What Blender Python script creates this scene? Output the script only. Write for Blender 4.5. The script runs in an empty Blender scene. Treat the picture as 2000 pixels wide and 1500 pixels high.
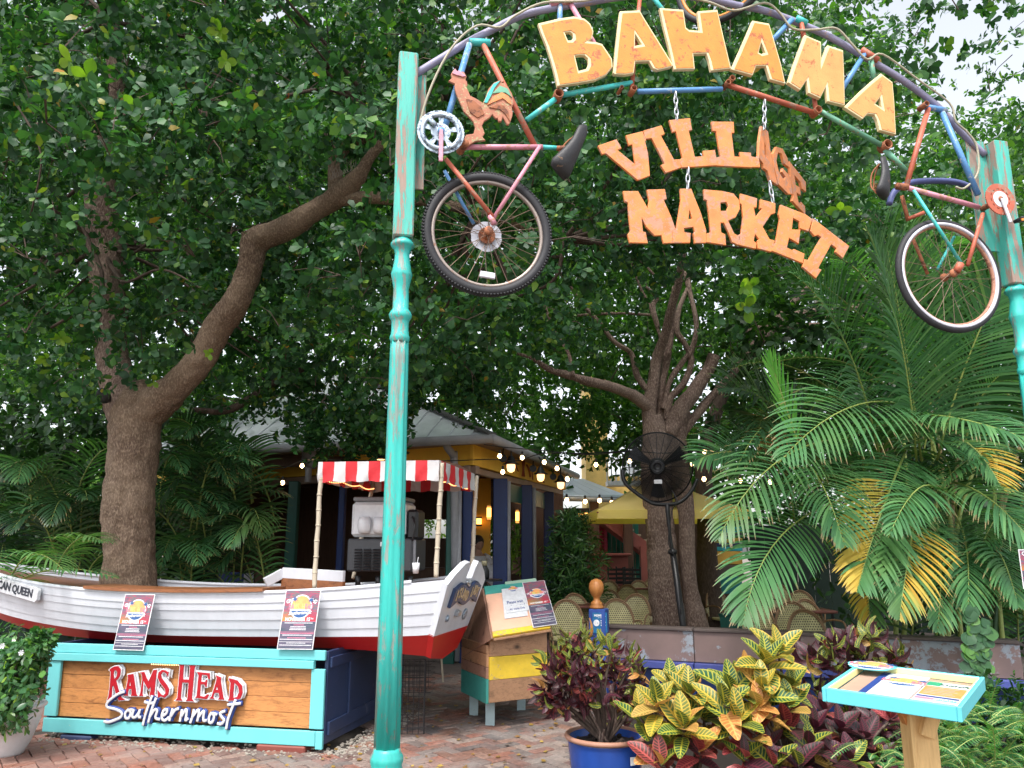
import bpy, math, random
import numpy as np
from mathutils import Matrix, Vector, noise as mnoise
random.seed(7); rng = np.random.default_rng(7)
R = math.radians
sc = bpy.context.scene
col = sc.collection
# ------------------------------------------------------------------ camera, sky, sun, exposure
EYE = 1.6; FPX = 1500.0; TILT = math.atan(.210)
cam_d = bpy.data.cameras.new('camera'); cam = bpy.data.objects.new('camera', cam_d); col.objects.link(cam)
cam.location = (0, 0, EYE); cam.rotation_euler = (math.pi/2 + TILT, 0, 0)
cam_d.sensor_width = 36; cam_d.lens = 36*FPX/2000; cam_d.clip_start = .05; cam_d.clip_end = 500
sc.camera = cam
W = bpy.data.worlds.new('World'); sc.world = W; W.use_nodes = True
nt = W.node_tree; nt.nodes.clear()
sky = nt.nodes.new('ShaderNodeTexSky'); sky.sky_type = 'NISHITA'; sky.sun_disc = False
SUN_EL, SUN_AZ = R(60), R(196)
sky.sun_elevation = SUN_EL; sky.sun_rotation = SUN_AZ; sky.dust_density = 3.0; sky.air_density = 1.0
hs = nt.nodes.new('ShaderNodeHueSaturation'); hs.inputs['Saturation'].default_value = .30
bg = nt.nodes.new('ShaderNodeBackground'); bg.inputs['Strength'].default_value = .15
wo = nt.nodes.new('ShaderNodeOutputWorld')
nt.links.new(sky.outputs[0], hs.inputs['Color']); nt.links.new(hs.outputs[0], bg.inputs[0]); nt.links.new(bg.outputs[0], wo.inputs[0])
sun_d = bpy.data.lights.new('sun', 'SUN'); sun_d.energy = 1.5; sun_d.angle = R(10); sun_d.color = (1, .96, .9)
sun = bpy.data.objects.new('sun', sun_d); col.objects.link(sun)
sdir = Vector((math.sin(SUN_AZ)*math.cos(SUN_EL), math.cos(SUN_AZ)*math.cos(SUN_EL), math.sin(SUN_EL)))
sun.rotation_euler = sdir.to_track_quat('Z', 'Y').to_euler(); sun.location = (0, -5, 12)
sc.view_settings.view_transform = 'Standard'; sc.view_settings.look = 'None'
sc.view_settings.exposure = 1.38; sc.view_settings.gamma = 1; sc.view_settings.use_curve_mapping = False
cy = sc.cycles
cy.max_bounces = 7; cy.diffuse_bounces = 4; cy.glossy_bounces = 2; cy.transmission_bounces = 5; cy.transparent_max_bounces = 8
cy.use_denoising = True; cy.caustics_reflective = False; cy.caustics_refractive = False
cy.sample_clamp_indirect = 6

# ------------------------------------------------------------------ picture measures -> places
CT, ST = math.cos(TILT), math.sin(TILT)
def ray(x, y):
    u = (x-1000)/FPX; v = (750-y)/FPX
    return np.array((u, CT-v*ST, ST+v*CT))
CAM = np.array((0, 0, EYE))
def atY(x, y, Y): r = ray(x, y); return CAM + r*(Y/r[1])
def atZ(x, y, z): r = ray(x, y); return CAM + r*((z-EYE)/r[2])
class Plane:
    """a real plane in the place: origin, two unit axes and a normal that faces the camera"""
    def __init__(s, o, u, v, skew=False):
        s.o = np.array(o, float); s.u = np.array(u, float); s.u /= np.linalg.norm(s.u)
        v = np.array(v, float); v = v if skew else v-s.u*np.dot(s.u, v); s.v = v/np.linalg.norm(v)
        s.n = np.cross(s.u, s.v); s.n /= np.linalg.norm(s.n)
    def px(s, x, y):
        r = ray(x, y); t = np.dot(s.o-CAM, s.n)/np.dot(r, s.n); p = CAM+r*t
        q = p-s.o; k = np.dot(s.u, s.v); a_, b_ = np.dot(q, s.u), np.dot(q, s.v); return (float((a_-k*b_)/(1-k*k)), float((b_-k*a_)/(1-k*k)))
    def pt(s, a, b, d=0): return s.o + s.u*a + s.v*b + s.n*d
    def w(s, x, y, d=0): a, b = s.px(x, y); return s.pt(a, b, d)
    def mat(s, d=0):
        m = Matrix.Identity(4)
        for i in range(3):
            m[i][0] = s.u[i]; m[i][1] = s.v[i]; m[i][2] = s.n[i]; m[i][3] = s.o[i]+s.n[i]*d
        return m

# ------------------------------------------------------------------ mesh gathering
class G:
    def __init__(s): s.v = []; s.f = []; s.n = 0; s.uv = []; s.has_uv = False
    def add(s, v, f, uv=None):
        v = np.asarray(v, float).reshape(-1, 3)
        s.f.extend([tuple(i+s.n for i in q) for q in f]); s.v.append(v)
        if uv is not None: s.has_uv = True
        s.uv.append(np.zeros((len(v), 2)) if uv is None else np.asarray(uv, float)); s.n += len(v)
        return s
    def box(s, c, d, rot=None, bev=0.0):
        """c centre, d sizes, rot 3x3"""
        h = np.array(d, float)/2; b = min(bev, h.min()*.45)
        if b <= 0:
            v = np.array([(x, y, z) for x in (-1, 1) for y in (-1, 1) for z in (-1, 1)])*h
            f = [(0, 1, 3, 2), (4, 6, 7, 5), (0, 4, 5, 1), (2, 3, 7, 6), (0, 2, 6, 4), (1, 5, 7, 3)]
        else:
            v = []; idx = {}
            for sx in (-1, 1):
                for sy in (-1, 1):
                    for sz in (-1, 1):
                        for ax in range(3):
                            q = h-b; q = q.copy(); q[ax] = h[ax]
                            idx[(sx, sy, sz, ax)] = len(v); v.append(q*np.array((sx, sy, sz)))
            v = np.array(v); f = []
            I = lambda a, sg, ax: idx[(sg[0], sg[1], sg[2], ax)]
            for ax in range(3):
                o = [i for i in range(3) if i != ax]
                for s1 in (-1, 1):
                    q = []
                    for a, b2 in ((-1, -1), (1, -1), (1, 1), (-1, 1)):
                        sg = [0, 0, 0]; sg[ax] = s1; sg[o[0]] = a; sg[o[1]] = b2; q.append(idx[(*sg, ax)])
                    if (s1 > 0) == (ax == 1): q = q[::-1]
                    f.append(tuple(q))
            for ax in range(3):           # edge strips along ax
                o = [i for i in range(3) if i != ax]
                for a in (-1, 1):
                    for b2 in (-1, 1):
                        s0 = [0]*3; s1_ = [0]*3; s0[ax] = -1; s1_[ax] = 1
                        s0[o[0]] = s1_[o[0]] = a; s0[o[1]] = s1_[o[1]] = b2
                        f.append((idx[(*s0, o[0])], idx[(*s1_, o[0])], idx[(*s1_, o[1])], idx[(*s0, o[1])]))
            for sx in (-1, 1):
                for sy in (-1, 1):
                    for sz in (-1, 1): f.append(tuple(idx[(sx, sy, sz, a)] for a in range(3)))
        if rot is not None: v = v @ np.asarray(rot).T
        return s.add(v+np.array(c, float), f)
    def beam(s, p, q, w, t, up=(0, 0, 1), bev=0.0, ext=0.0):
        """a board from p to q: w across (side axis), t along up"""
        p = np.array(p, float); q = np.array(q, float); d = q-p; L = np.linalg.norm(d); d /= L
        up = np.array(up, float); up -= d*np.dot(d, up); up /= np.linalg.norm(up); sd = np.cross(up, d)
        rot = np.stack([d, sd, up], 1)
        return s.box((p+q)/2, (L+2*ext, w, t), rot, bev)
    def tube(s, pts, r, seg=8, smooth=0, flat=1.0, up=None, closed=False, cap=True):
        p = np.array(pts, float)
        rr = np.full(len(p), float(r)) if np.isscalar(r) else np.array(r, float)
        if smooth: p, rr = crom(p, rr, smooth, closed)
        n = len(p)
        if closed: tg = np.roll(p, -1, 0)-np.roll(p, 1, 0)
        else: tg = np.gradient(p, axis=0)
        tg /= np.linalg.norm(tg, axis=1)[:, None]+1e-12
        a0 = np.array(up if up is not None else (0, 0, 1.0) if abs(tg[0][2]) < .9 else (1.0, 0, 0))
        A = np.zeros((n, 3)); a = a0
        for i in range(n):
            if up is not None: a = a0
            a = a-tg[i]*np.dot(a, tg[i]); a = a/(np.linalg.norm(a)+1e-12); A[i] = a
        B = np.cross(tg, A)
        th = np.arange(seg)*2*math.pi/seg
        ring = (A[:, None]*np.cos(th)[None, :, None]*flat+B[:, None]*np.sin(th)[None, :, None])*rr[:, None, None]+p[:, None]
        f = []
        m = n if closed else n-1
        for i in range(m):
            i2 = (i+1) % n
            for j in range(seg):
                k = (j+1) % seg; f.append((i*seg+j, i*seg+k, i2*seg+k, i2*seg+j))
        if cap and not closed: f.append(tuple(range(seg))[::-1]); f.append(tuple((n-1)*seg+j for j in range(seg)))
        L = np.concatenate([[0], np.cumsum(np.linalg.norm(np.diff(p, axis=0), axis=1))])
        uv = np.stack([np.repeat(L, seg), np.tile(th, n)], 1)
        return s.add(ring.reshape(-1, 3), f, uv)
    def lathe(s, o, prof, seg=24, axis=(0, 0, 1), flute=None):
        """prof: [(radius, height)]; flute(theta, h)->factor"""
        ax = np.array(axis, float); ax /= np.linalg.norm(ax)
        a = np.array((1, 0, 0.)) if abs(ax[0]) < .9 else np.array((0, 1., 0)); a -= ax*np.dot(a, ax); a /= np.linalg.norm(a); b = np.cross(ax, a)
        th = np.arange(seg)*2*math.pi/seg; V = []
        for r_, h in prof:
            for t in th:
                k = flute(t, h) if flute else 1
                V.append(np.array(o)+ax*h+(a*math.cos(t)+b*math.sin(t))*r_*k)
        f = []
        for i in range(len(prof)-1):
            for j in range(seg):
                k = (j+1) % seg; f.append((i*seg+j, i*seg+k, (i+1)*seg+k, (i+1)*seg+j))
        f.append(tuple(range(seg))[::-1]); f.append(tuple((len(prof)-1)*seg+j for j in range(seg)))
        return s.add(V, f)
    def ball(s, c, r, seg=10, rings=7, sc_=(1, 1, 1)):
        prof = [(max(1e-4, math.sin(math.pi*i/rings)), -math.cos(math.pi*i/rings)) for i in range(rings+1)]
        g = G(); g.lathe((0, 0, 0), prof, seg)
        return s.add(g.v[0]*r*np.array(sc_)+np.array(c, float), g.f)
    def quad(s, a, b, c, d, uv=None): return s.add([a, b, c, d], [(0, 1, 2, 3)], uv)
    def mesh(s, name, smooth=False, off=None):
        m = bpy.data.meshes.new(name)
        V = np.concatenate(s.v) if s.v else np.zeros((0, 3))
        if off is not None: V = V-np.array(off)
        ls = np.array([len(q) for q in s.f], np.int32)
        li = np.fromiter((i for q in s.f for i in q), np.int32, int(ls.sum()))
        m.vertices.add(len(V)); m.vertices.foreach_set('co', V.astype(np.float32).ravel())
        m.loops.add(len(li)); m.loops.foreach_set('vertex_index', li)
        m.polygons.add(len(ls)); m.polygons.foreach_set('loop_start', np.concatenate([[0], np.cumsum(ls)[:-1]]).astype(np.int32)); m.polygons.foreach_set('loop_total', ls)
        m.polygons.foreach_set('use_smooth', np.full(len(ls), bool(smooth)))
        if s.has_uv:
            U = np.concatenate(s.uv); l = m.uv_layers.new(name='UVMap'); l.data.foreach_set('uv', U[li].astype(np.float32).ravel())
        m.update(calc_edges=True); m.validate(verbose=False)
        return m
def crom(p, rr, k, closed=False):
    n = len(p); out = []; ro = []
    for i in range(n if closed else n-1):
        if closed: a, b, c, d = p[i-1], p[i], p[(i+1) % n], p[(i+2) % n]; r0, r1 = rr[i], rr[(i+1) % n]
        else: a, b, c, d = p[max(i-1, 0)], p[i], p[i+1], p[min(i+2, n-1)]; r0, r1 = rr[i], rr[i+1]
        for j in range(k):
            t = j/k
            out.append(.5*((2*b)+(-a+c)*t+(2*a-5*b+4*c-d)*t*t+(-a+3*b-3*c+d)*t**3)); ro.append(r0+(r1-r0)*t)
    if not closed: out.append(p[-1]); ro.append(rr[-1])
    return np.array(out), np.array(ro)
def bulk(name, V, F, smooth=False, uv=None):
    """big numpy mesh: V (n,3), F (m,k) same-size faces"""
    m = bpy.data.meshes.new(name); V = np.asarray(V, np.float32); F = np.asarray(F, np.int32); k = F.shape[1]
    m.vertices.add(len(V)); m.vertices.foreach_set('co', V.ravel())
    m.loops.add(F.size); m.loops.foreach_set('vertex_index', F.ravel())
    m.polygons.add(len(F)); m.polygons.foreach_set('loop_start', np.arange(len(F), dtype=np.int32)*k); m.polygons.foreach_set('loop_total', np.full(len(F), k, np.int32))
    m.polygons.foreach_set('use_smooth', np.full(len(F), bool(smooth)))
    if uv is not None:
        l = m.uv_layers.new(name='UVMap'); l.data.foreach_set('uv', np.asarray(uv, np.float32)[F.ravel()].ravel())
    m.update(calc_edges=True); return m

# ------------------------------------------------------------------ objects
def worldloc(p):
    o = np.zeros(3)
    while p is not None: o = o+np.array(p.location); p = p.parent
    return o
def ob(name, g, m, parent=None, smooth=False, label=None, raw=False):
    me = g.mesh(name, smooth, None if raw or parent is None else worldloc(parent)) if isinstance(g, G) else g
    if m is not None:
        if not me.materials: me.materials.append(m)
    o = bpy.data.objects.new(name, me); col.objects.link(o)
    if parent is not None: o.parent = parent
    if label: o['label'] = label
    return o
def tag(o, label, cat, group=None):
    o['label'] = label; o['category'] = cat
    if group: o['group'] = group
    return o
def thing(name, label, cat, loc=(0, 0, 0), group=None):
    o = bpy.data.objects.new(name, None); col.objects.link(o); o.location = tuple(float(a) for a in loc); o.empty_display_size = .1
    return tag(o, label, cat, group)
def struct(name, g, m, smooth=False):
    o = ob(name, g, m, None, smooth); o['kind'] = 'structure'; return o
def stuff(o): o['kind'] = 'stuff'; return o
def copy_tree(o, parent=None):
    c = o.copy(); col.objects.link(c)
    if parent is not None: c.parent = parent
    for ch in list(o.children): copy_tree(ch, c)
    return c
def shape2d(outer, holes=(), depth=.01, bevel=0.0, offset=0.0, res=1):
    """extruded outline (2-D points) as a G, lying in xy, thickness 2*depth about z=0"""
    cu = bpy.data.curves.new('t', 'CURVE'); cu.dimensions = '2D'; cu.fill_mode = 'BOTH'; cu.extrude = depth; cu.bevel_depth = bevel; cu.bevel_resolution = res; cu.offset = offset
    outs = outer if isinstance(outer[0][0], (tuple, list, np.ndarray)) else [outer]
    for poly in list(outs)+list(holes):
        sp = cu.splines.new('POLY'); sp.points.add(len(poly)-1)
        for i, p in enumerate(poly): sp.points[i].co = (p[0], p[1], 0, 1)
        sp.use_cyclic_u = True
    return curve_G(cu)
def curve_G(cu):
    o = bpy.data.objects.new('t', cu); col.objects.link(o)
    dg = bpy.context.evaluated_depsgraph_get(); me = bpy.data.meshes.new_from_object(o.evaluated_get(dg))
    v = np.zeros(len(me.vertices)*3); me.vertices.foreach_get('co', v)
    g = G(); g.add(v.reshape(-1, 3), [tuple(p.vertices) for p in me.polygons])
    bpy.data.objects.remove(o); bpy.data.curves.remove(cu); bpy.data.meshes.remove(me)
    return g
def text_G(s, size, width=None, depth=.0008, bold=0.0, align='CENTER', shear=0, space=1.0):
    cu = bpy.data.curves.new('t', 'FONT'); cu.body = s; cu.size = size; cu.extrude = depth; cu.offset = bold; cu.align_x = align; cu.align_y = 'CENTER'; cu.resolution_u = 2; cu.shear = shear; cu.space_character = space
    g = curve_G(cu)
    if g.n and width:
        v = g.v[0]; w = v[:, 0].max()-v[:, 0].min(); v[:, 0] *= width/w
    return g
def xf(g, M):
    """apply 4x4 to a G"""
    A = np.array(M); out = G(); V = np.concatenate(g.v) if g.v else np.zeros((0, 3))
    out.add(V @ A[:3, :3].T + A[:3, 3], g.f, np.concatenate(g.uv) if g.has_uv else None); return out
def at2(P, x, y, d=0, rot=0, s=1.0):
    """matrix placing local xy art on plane P at plane coords"""
    return P.mat(d) @ Matrix.Translation((x, y, 0)) @ Matrix.Rotation(rot, 4, 'Z') @ Matrix.Scale(s, 4)

# ------------------------------------------------------------------ materials
def newmat(name):
    m = bpy.data.materials.new(name); m.use_nodes = True; nt = m.node_tree; b = nt.nodes['Principled BSDF']; return m, nt, b
def N(nt, t, **kw):
    n = nt.nodes.new(t)
    for k, v in kw.items():
        if k in n.inputs: n.inputs[k].default_value = v
        else: setattr(n, k, v)
    return n
def ramp(nt, src, stops, interp='LINEAR'):
    r = nt.nodes.new('ShaderNodeValToRGB'); r.color_ramp.interpolation = interp; e = r.color_ramp.elements
    while len(e) > 1: e.remove(e[-1])
    e[0].position = stops[0][0]; e[0].color = (*stops[0][1], 1)
    for p, c in stops[1:]: x = e.new(p); x.color = (*c, 1)
    nt.links.new(src, r.inputs[0]); return r.outputs[0]
def coords(nt, scale=(1, 1, 1), kind='Object'):
    tc = nt.nodes.new('ShaderNodeTexCoord'); mp = nt.nodes.new('ShaderNodeMapping'); mp.inputs['Scale'].default_value = scale
    nt.links.new(tc.outputs[kind], mp.inputs[0]); return mp.outputs[0]
def noise_n(nt, vec, scale, detail=4, rough=.6, dist=0):
    n = N(nt, 'ShaderNodeTexNoise', Scale=scale, Detail=detail, Roughness=rough, Distortion=dist)
    if vec is not None: nt.links.new(vec, n.inputs['Vector'])
    return n.outputs['Fac']
def mixc(nt, fac, a, b, mode='MIX'):
    m = nt.nodes.new('ShaderNodeMix'); m.data_type = 'RGBA'; m.blend_type = mode
    for s_, v in ((m.inputs['Factor'], fac), (m.inputs['A'], a), (m.inputs['B'], b)): pass
    def put(i, v):
        if isinstance(v, (int, float)): m.inputs[i].default_value = v
        elif isinstance(v, tuple): m.inputs[i].default_value = (*v, 1)
        else: nt.links.new(v, m.inputs[i])
    put(0, fac); put(6, a); put(7, b); return m.outputs[2]
def mth(nt, op, a, b=None, clamp=False):
    m = nt.nodes.new('ShaderNodeMath'); m.operation = op; m.use_clamp = clamp
    for i, v in ((0, a), (1, b)):
        if v is None: continue
        if isinstance(v, (int, float)): m.inputs[i].default_value = v
        else: nt.links.new(v, m.inputs[i])
    return m.outputs[0]
def bump(nt, b, h, strength=.3, dist=.01):
    n = N(nt, 'ShaderNodeBump', Strength=strength, Distance=dist); nt.links.new(h, n.inputs['Height']); nt.links.new(n.outputs[0], b.inputs['Normal'])
def hexc(h):
    h = h.lstrip('#'); return tuple(((int(h[i:i+2], 16)/255)**2.2) for i in (0, 2, 4))
def vary(c, k): return tuple(min(1, max(0, a*k)) for a in c)
def paint(name, c, chip=None, amt=.0, rough=.5, scale=6, stretch=(1, 1, 1), dirt=.18, bmp=.15, metal=0, emit=0):
    """painted surface: uneven tone, worn patches down to the chip colour"""
    m, nt, b = newmat(name); v = coords(nt, stretch)
    n1 = noise_n(nt, v, scale*.6, 5, .65); base = ramp(nt, n1, [(.3, vary(c, 1-dirt)), (.7, vary(c, 1+dirt*.6))])
    if chip is not None:
        n2 = noise_n(nt, v, scale, 8, .72, .4); n3 = noise_n(nt, v, scale*5, 4, .7)
        s_ = mth(nt, 'ADD', mth(nt, 'MULTIPLY', n2, .75), mth(nt, 'MULTIPLY', n3, .25))
        th = .655-amt*.21
        k = ramp(nt, s_, [(th, (0, 0, 0)), (th+.03, (1, 1, 1))]); chipc = mixc(nt, n3, vary(chip, .7), vary(chip, 1.25))
        base = mixc(nt, k, base, chipc)
        bump(nt, b, mth(nt, 'SUBTRACT', n3, mth(nt, 'MULTIPLY', k, .6)), bmp, .004)
    elif bmp: bump(nt, b, noise_n(nt, v, scale*8, 3), bmp, .003)
    nt.links.new(base, b.inputs['Base Color']); b.inputs['Roughness'].default_value = rough; b.inputs['Metallic'].default_value = metal
    return m
def wood(name, c1, c2, ax=0, scale=3, rough=.55, knots=True, gloss=0):
    m, nt, b = newmat(name); st = [9, 9, 9]; st[ax] = 1.0
    oi = nt.nodes.new('ShaderNodeObjectInfo'); tc = nt.nodes.new('ShaderNodeTexCoord'); ad = nt.nodes.new('ShaderNodeVectorMath'); ad.operation = 'ADD'
    sc_ = nt.nodes.new('ShaderNodeVectorMath'); sc_.operation = 'SCALE'; sc_.inputs['Scale'].default_value = 30
    cb = nt.nodes.new('ShaderNodeCombineXYZ')
    for i in range(3): nt.links.new(oi.outputs['Random'], cb.inputs[i])
    nt.links.new(cb.outputs[0], sc_.inputs[0]); nt.links.new(tc.outputs['Object'], ad.inputs[0]); nt.links.new(sc_.outputs[0], ad.inputs[1])
    mp = nt.nodes.new('ShaderNodeMapping'); mp.inputs['Scale'].default_value = st; nt.links.new(ad.outputs[0], mp.inputs[0]); v = mp.outputs[0]
    n1 = noise_n(nt, v, scale, 6, .6, 1.2); n2 = noise_n(nt, v, scale*5, 4, .7, .3)
    base = ramp(nt, mth(nt, 'ADD', mth(nt, 'MULTIPLY', n1, .65), mth(nt, 'MULTIPLY', n2, .35)), [(.32, c2), (.5, c1), (.68, vary(c1, 1.2))])
    tone = mth(nt, 'ADD', .8, mth(nt, 'MULTIPLY', oi.outputs['Random'], .4))
    mm = nt.nodes.new('ShaderNodeVectorMath'); mm.operation = 'SCALE'; nt.links.new(base, mm.inputs[0]); nt.links.new(tone, mm.inputs['Scale']); base = mm.outputs[0]
    if knots:
        s2 = [5.5, 5.5, 5.5]; s2[ax] = 3
        mp2 = nt.nodes.new('ShaderNodeMapping'); mp2.inputs['Scale'].default_value = s2; nt.links.new(ad.outputs[0], mp2.inputs[0])
        vo = N(nt, 'ShaderNodeTexVoronoi', Scale=1.0); nt.links.new(mp2.outputs[0], vo.inputs['Vector'])
        k = ramp(nt, vo.outputs['Distance'], [(.05, (1, 1, 1)), (.13, (.35, .35, .35)), (.2, (0, 0, 0))]); base = mixc(nt, k, base, vary(c2, .35))
    nt.links.new(base, b.inputs['Base Color']); b.inputs['Roughness'].default_value = rough; bump(nt, b, n2, .25, .003)
    return m
def leafmat(name, cols, trans=.35, rough=.45, by='island', patch=None, hue=0, spec=.4):
    """cols: list of (pos, colour) picked per leaf"""
    m, nt, b = newmat(name)
    if by == 'island': src = nt.nodes.new('ShaderNodeNewGeometry').outputs['Random Per Island']
    else: src = nt.nodes.new('ShaderNodeObjectInfo').outputs['Random']
    base = ramp(nt, src, cols)
    if patch:
        g = nt.nodes.new('ShaderNodeNewGeometry'); n = noise_n(nt, g.outputs['Position'], patch[0], 3)
        base = mixc(nt, ramp(nt, n, [(.45, (0, 0, 0)), (.65, (1, 1, 1))]), base, mixc(nt, .6, base, patch[1]))
    nt.links.new(base, b.inputs['Base Color']); b.inputs['Roughness'].default_value = rough; b.inputs['Specular IOR Level'].default_value = spec
    tr = nt.nodes.new('ShaderNodeBsdfTranslucent')
    tcol = mixc(nt, 1.0, base, (1.5, 1.75, .55), 'MULTIPLY'); nt.links.new(tcol, tr.inputs['Color'])
    mx = nt.nodes.new('ShaderNodeMixShader'); mx.inputs[0].default_value = trans
    nt.links.new(b.outputs[0], mx.inputs[1]); nt.links.new(tr.outputs[0], mx.inputs[2]); nt.links.new(mx.outputs[0], nt.nodes['Material Output'].inputs[0])
    return m
def flat(name, c, rough=.6, metal=0, emit=0, ecol=None):
    m, nt, b = newmat(name); v = coords(nt)
    n = noise_n(nt, v, 25, 3); nt.links.new(ramp(nt, n, [(.3, vary(c, .85)), (.7, vary(c, 1.1))]), b.inputs['Base Color'])
    b.inputs['Roughness'].default_value = rough; b.inputs['Metallic'].default_value = metal
    if emit: b.inputs['Emission Color'].default_value = (*(ecol or c), 1); b.inputs['Emission Strength'].default_value = emit
    return m
def bark(name, c1, c2, scale=5, ridge=.02, zst=.28):
    m, nt, b = newmat(name); v = coords(nt, (1, 1, zst))
    n1 = noise_n(nt, v, scale, 6, .7, .6); n2 = noise_n(nt, v, scale*5, 5, .75, 1.0); n3 = noise_n(nt, coords(nt), 1.6, 4)
    vo = N(nt, 'ShaderNodeTexVoronoi', Scale=scale*4.2); nt.links.new(v, vo.inputs['Vector'])
    h = mth(nt, 'ADD', mth(nt, 'MULTIPLY', n2, .7), mth(nt, 'MULTIPLY', vo.outputs['Distance'], .35))
    base = ramp(nt, h, [(.3, vary(c2, .55)), (.5, c2), (.75, c1)])
    base = mixc(nt, ramp(nt, n3, [(.42, (0, 0, 0)), (.7, (.45, .45, .45))]), base, mixc(nt, n1, vary(c1, .6), vary(c1, 1.5)))
    nt.links.new(base, b.inputs['Base Color']); b.inputs['Roughness'].default_value = .9; bump(nt, b, mth(nt, 'ADD', h, mth(nt, 'MULTIPLY', n1, .6)), .9, ridge)
    return m
TEAL = hexc('12b5a8'); 
M = {}
M['teal_post'] = paint('teal_paint', (.035, .43, .38), (.20, .26, .23), .62, .38, 13, (1, 1, .16), .3, .5)
M['worn_post'] = paint('worn_paint', (.07, .42, .35), (.30, .21, .17), .76, .6, 16, (1, 1, .12), .3, .5)
M['rust'] = paint('rusty_steel', (.36, .13, .06), (.16, .06, .035), .6, .8, 14, (1, 1, 1), .3, .5)
M['lilac'] = paint('lilac_paint', (.25, .24, .36), (.35, .25, .24), .4, .5, 12, bmp=.3)
M['sky_blue'] = paint('blue_paint', (.10, .27, .55), (.38, .44, .5), .5, .42, 12, bmp=.3)
M['turq'] = paint('turquoise_paint', (.05, .48, .46), (.25, .4, .34), .5, .5, 14, bmp=.3)
M['orange'] = paint('orange_red_paint', (.45, .11, .06), (.34, .2, .14), .5, .55, 12, bmp=.3)
M['pink'] = paint('pink_paint', (.62, .26, .34), (.42, .2, .15), .55, .5, 12, bmp=.3)
M['green_tube'] = paint('green_paint', (.14, .38, .25), (.3, .2, .12), .5, .5, 12, bmp=.3)
M['letter'] = paint('amber_paint', (.70, .25, .038), (.40, .11, .035), .5, .5, 16, dirt=.15, bmp=.35)
M['letter_pale'] = paint('pale_amber_paint', (.70, .31, .095), (.42, .14, .045), .42, .5, 16, dirt=.15, bmp=.35)
M['letter_edge'] = paint('cream_edge', (.75, .62, .36), (.5, .3, .12), .2, .6, 16, bmp=.2)
M['coral'] = paint('weathered_orange_paint', (.70, .24, .07), (.50, .24, .15), .66, .55, 15, dirt=.25, bmp=.45)
M['tyre'] = flat('tyre_rubber', (.018, .018, .022), .65)
M['rim'] = paint('dull_rim', (.30, .25, .22), (.22, .1, .06), .4, .45, 14, metal=.5, bmp=.2)
M['rim_rust'] = paint('rusty_rim', (.42, .2, .13), (.2, .08, .05), .6, .6, 14, bmp=.3)
M['spoke'] = flat('spoke_steel', (.22, .15, .11), .5, .5)
M['chrome'] = paint('pitted_chrome', (.42, .50, .58), (.06, .08, .12), .62, .4, 40, metal=.5, bmp=.4)
M['steel'] = flat('galvanised_steel', (.5, .52, .55), .35, .8)
M['saddle'] = paint('cracked_saddle', (.022, .022, .025), (.22, .12, .06), .25, .55, 14, bmp=.5)
M['cable'] = flat('old_cable', (.36, .33, .24), .6)
M['white_hull'] = paint('white_boat_paint', (.62, .64, .69), (.42, .42, .42), .02, .38, 9, (1, 1, .35), dirt=.10, bmp=.12)
M['red_hull'] = paint('red_boat_paint', (.50, .015, .015), (.35, .05, .03), .12, .36, 3, dirt=.12, bmp=.1)
M['aqua'] = paint('aqua_paint', (.15, .54, .56), (.5, .5, .42), .06, .5, 5, dirt=.07, bmp=.15)
M['navy'] = paint('navy_paint', (.022, .04, .10), (.08, .1, .16), .18, .45, 6, bmp=.25)
M['cedar'] = wood('cedar_boards', (.46, .20, .065), (.22, .085, .028), 0, 2.6)
M['varnish'] = wood('varnished_wood', (.22, .085, .035), (.10, .035, .018), 0, 3, .35, False)
M['pine'] = wood('new_pine', (.62, .40, .17), (.48, .26, .09), 2, 3)
M['finial'] = wood('orange_finial_wood', (.55, .22, .06), (.38, .12, .03), 2, 4, .4, False)
M['black'] = flat('black_plastic', (.012, .012, .014), .4)
M['darkmetal'] = flat('dark_painted_metal', (.02, .022, .026), .45, .3)
M['white'] = flat('white_board', (.62, .63, .66), .5)
M['ink'] = flat('dark_ink', (.03, .035, .05), .6)
M['navy_print'] = flat('navy_print', (.02, .05, .22), .5)
M['white_print'] = flat('white_print', (.85, .85, .88), .5)
M['red_print'] = flat('red_print', (.38, .008, .018), .45)
M['bark1'] = bark('pale_brown_bark', (.42, .31, .215), (.15, .095, .065), 17, .03, .42)
M['bark2'] = bark('grey_brown_bark', (.46, .35, .28), (.16, .10, .08), 15, .03, .4)
M['twig'] = bark('twig_bark', (.12, .085, .065), (.06, .04, .03), 14, .004)
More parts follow.
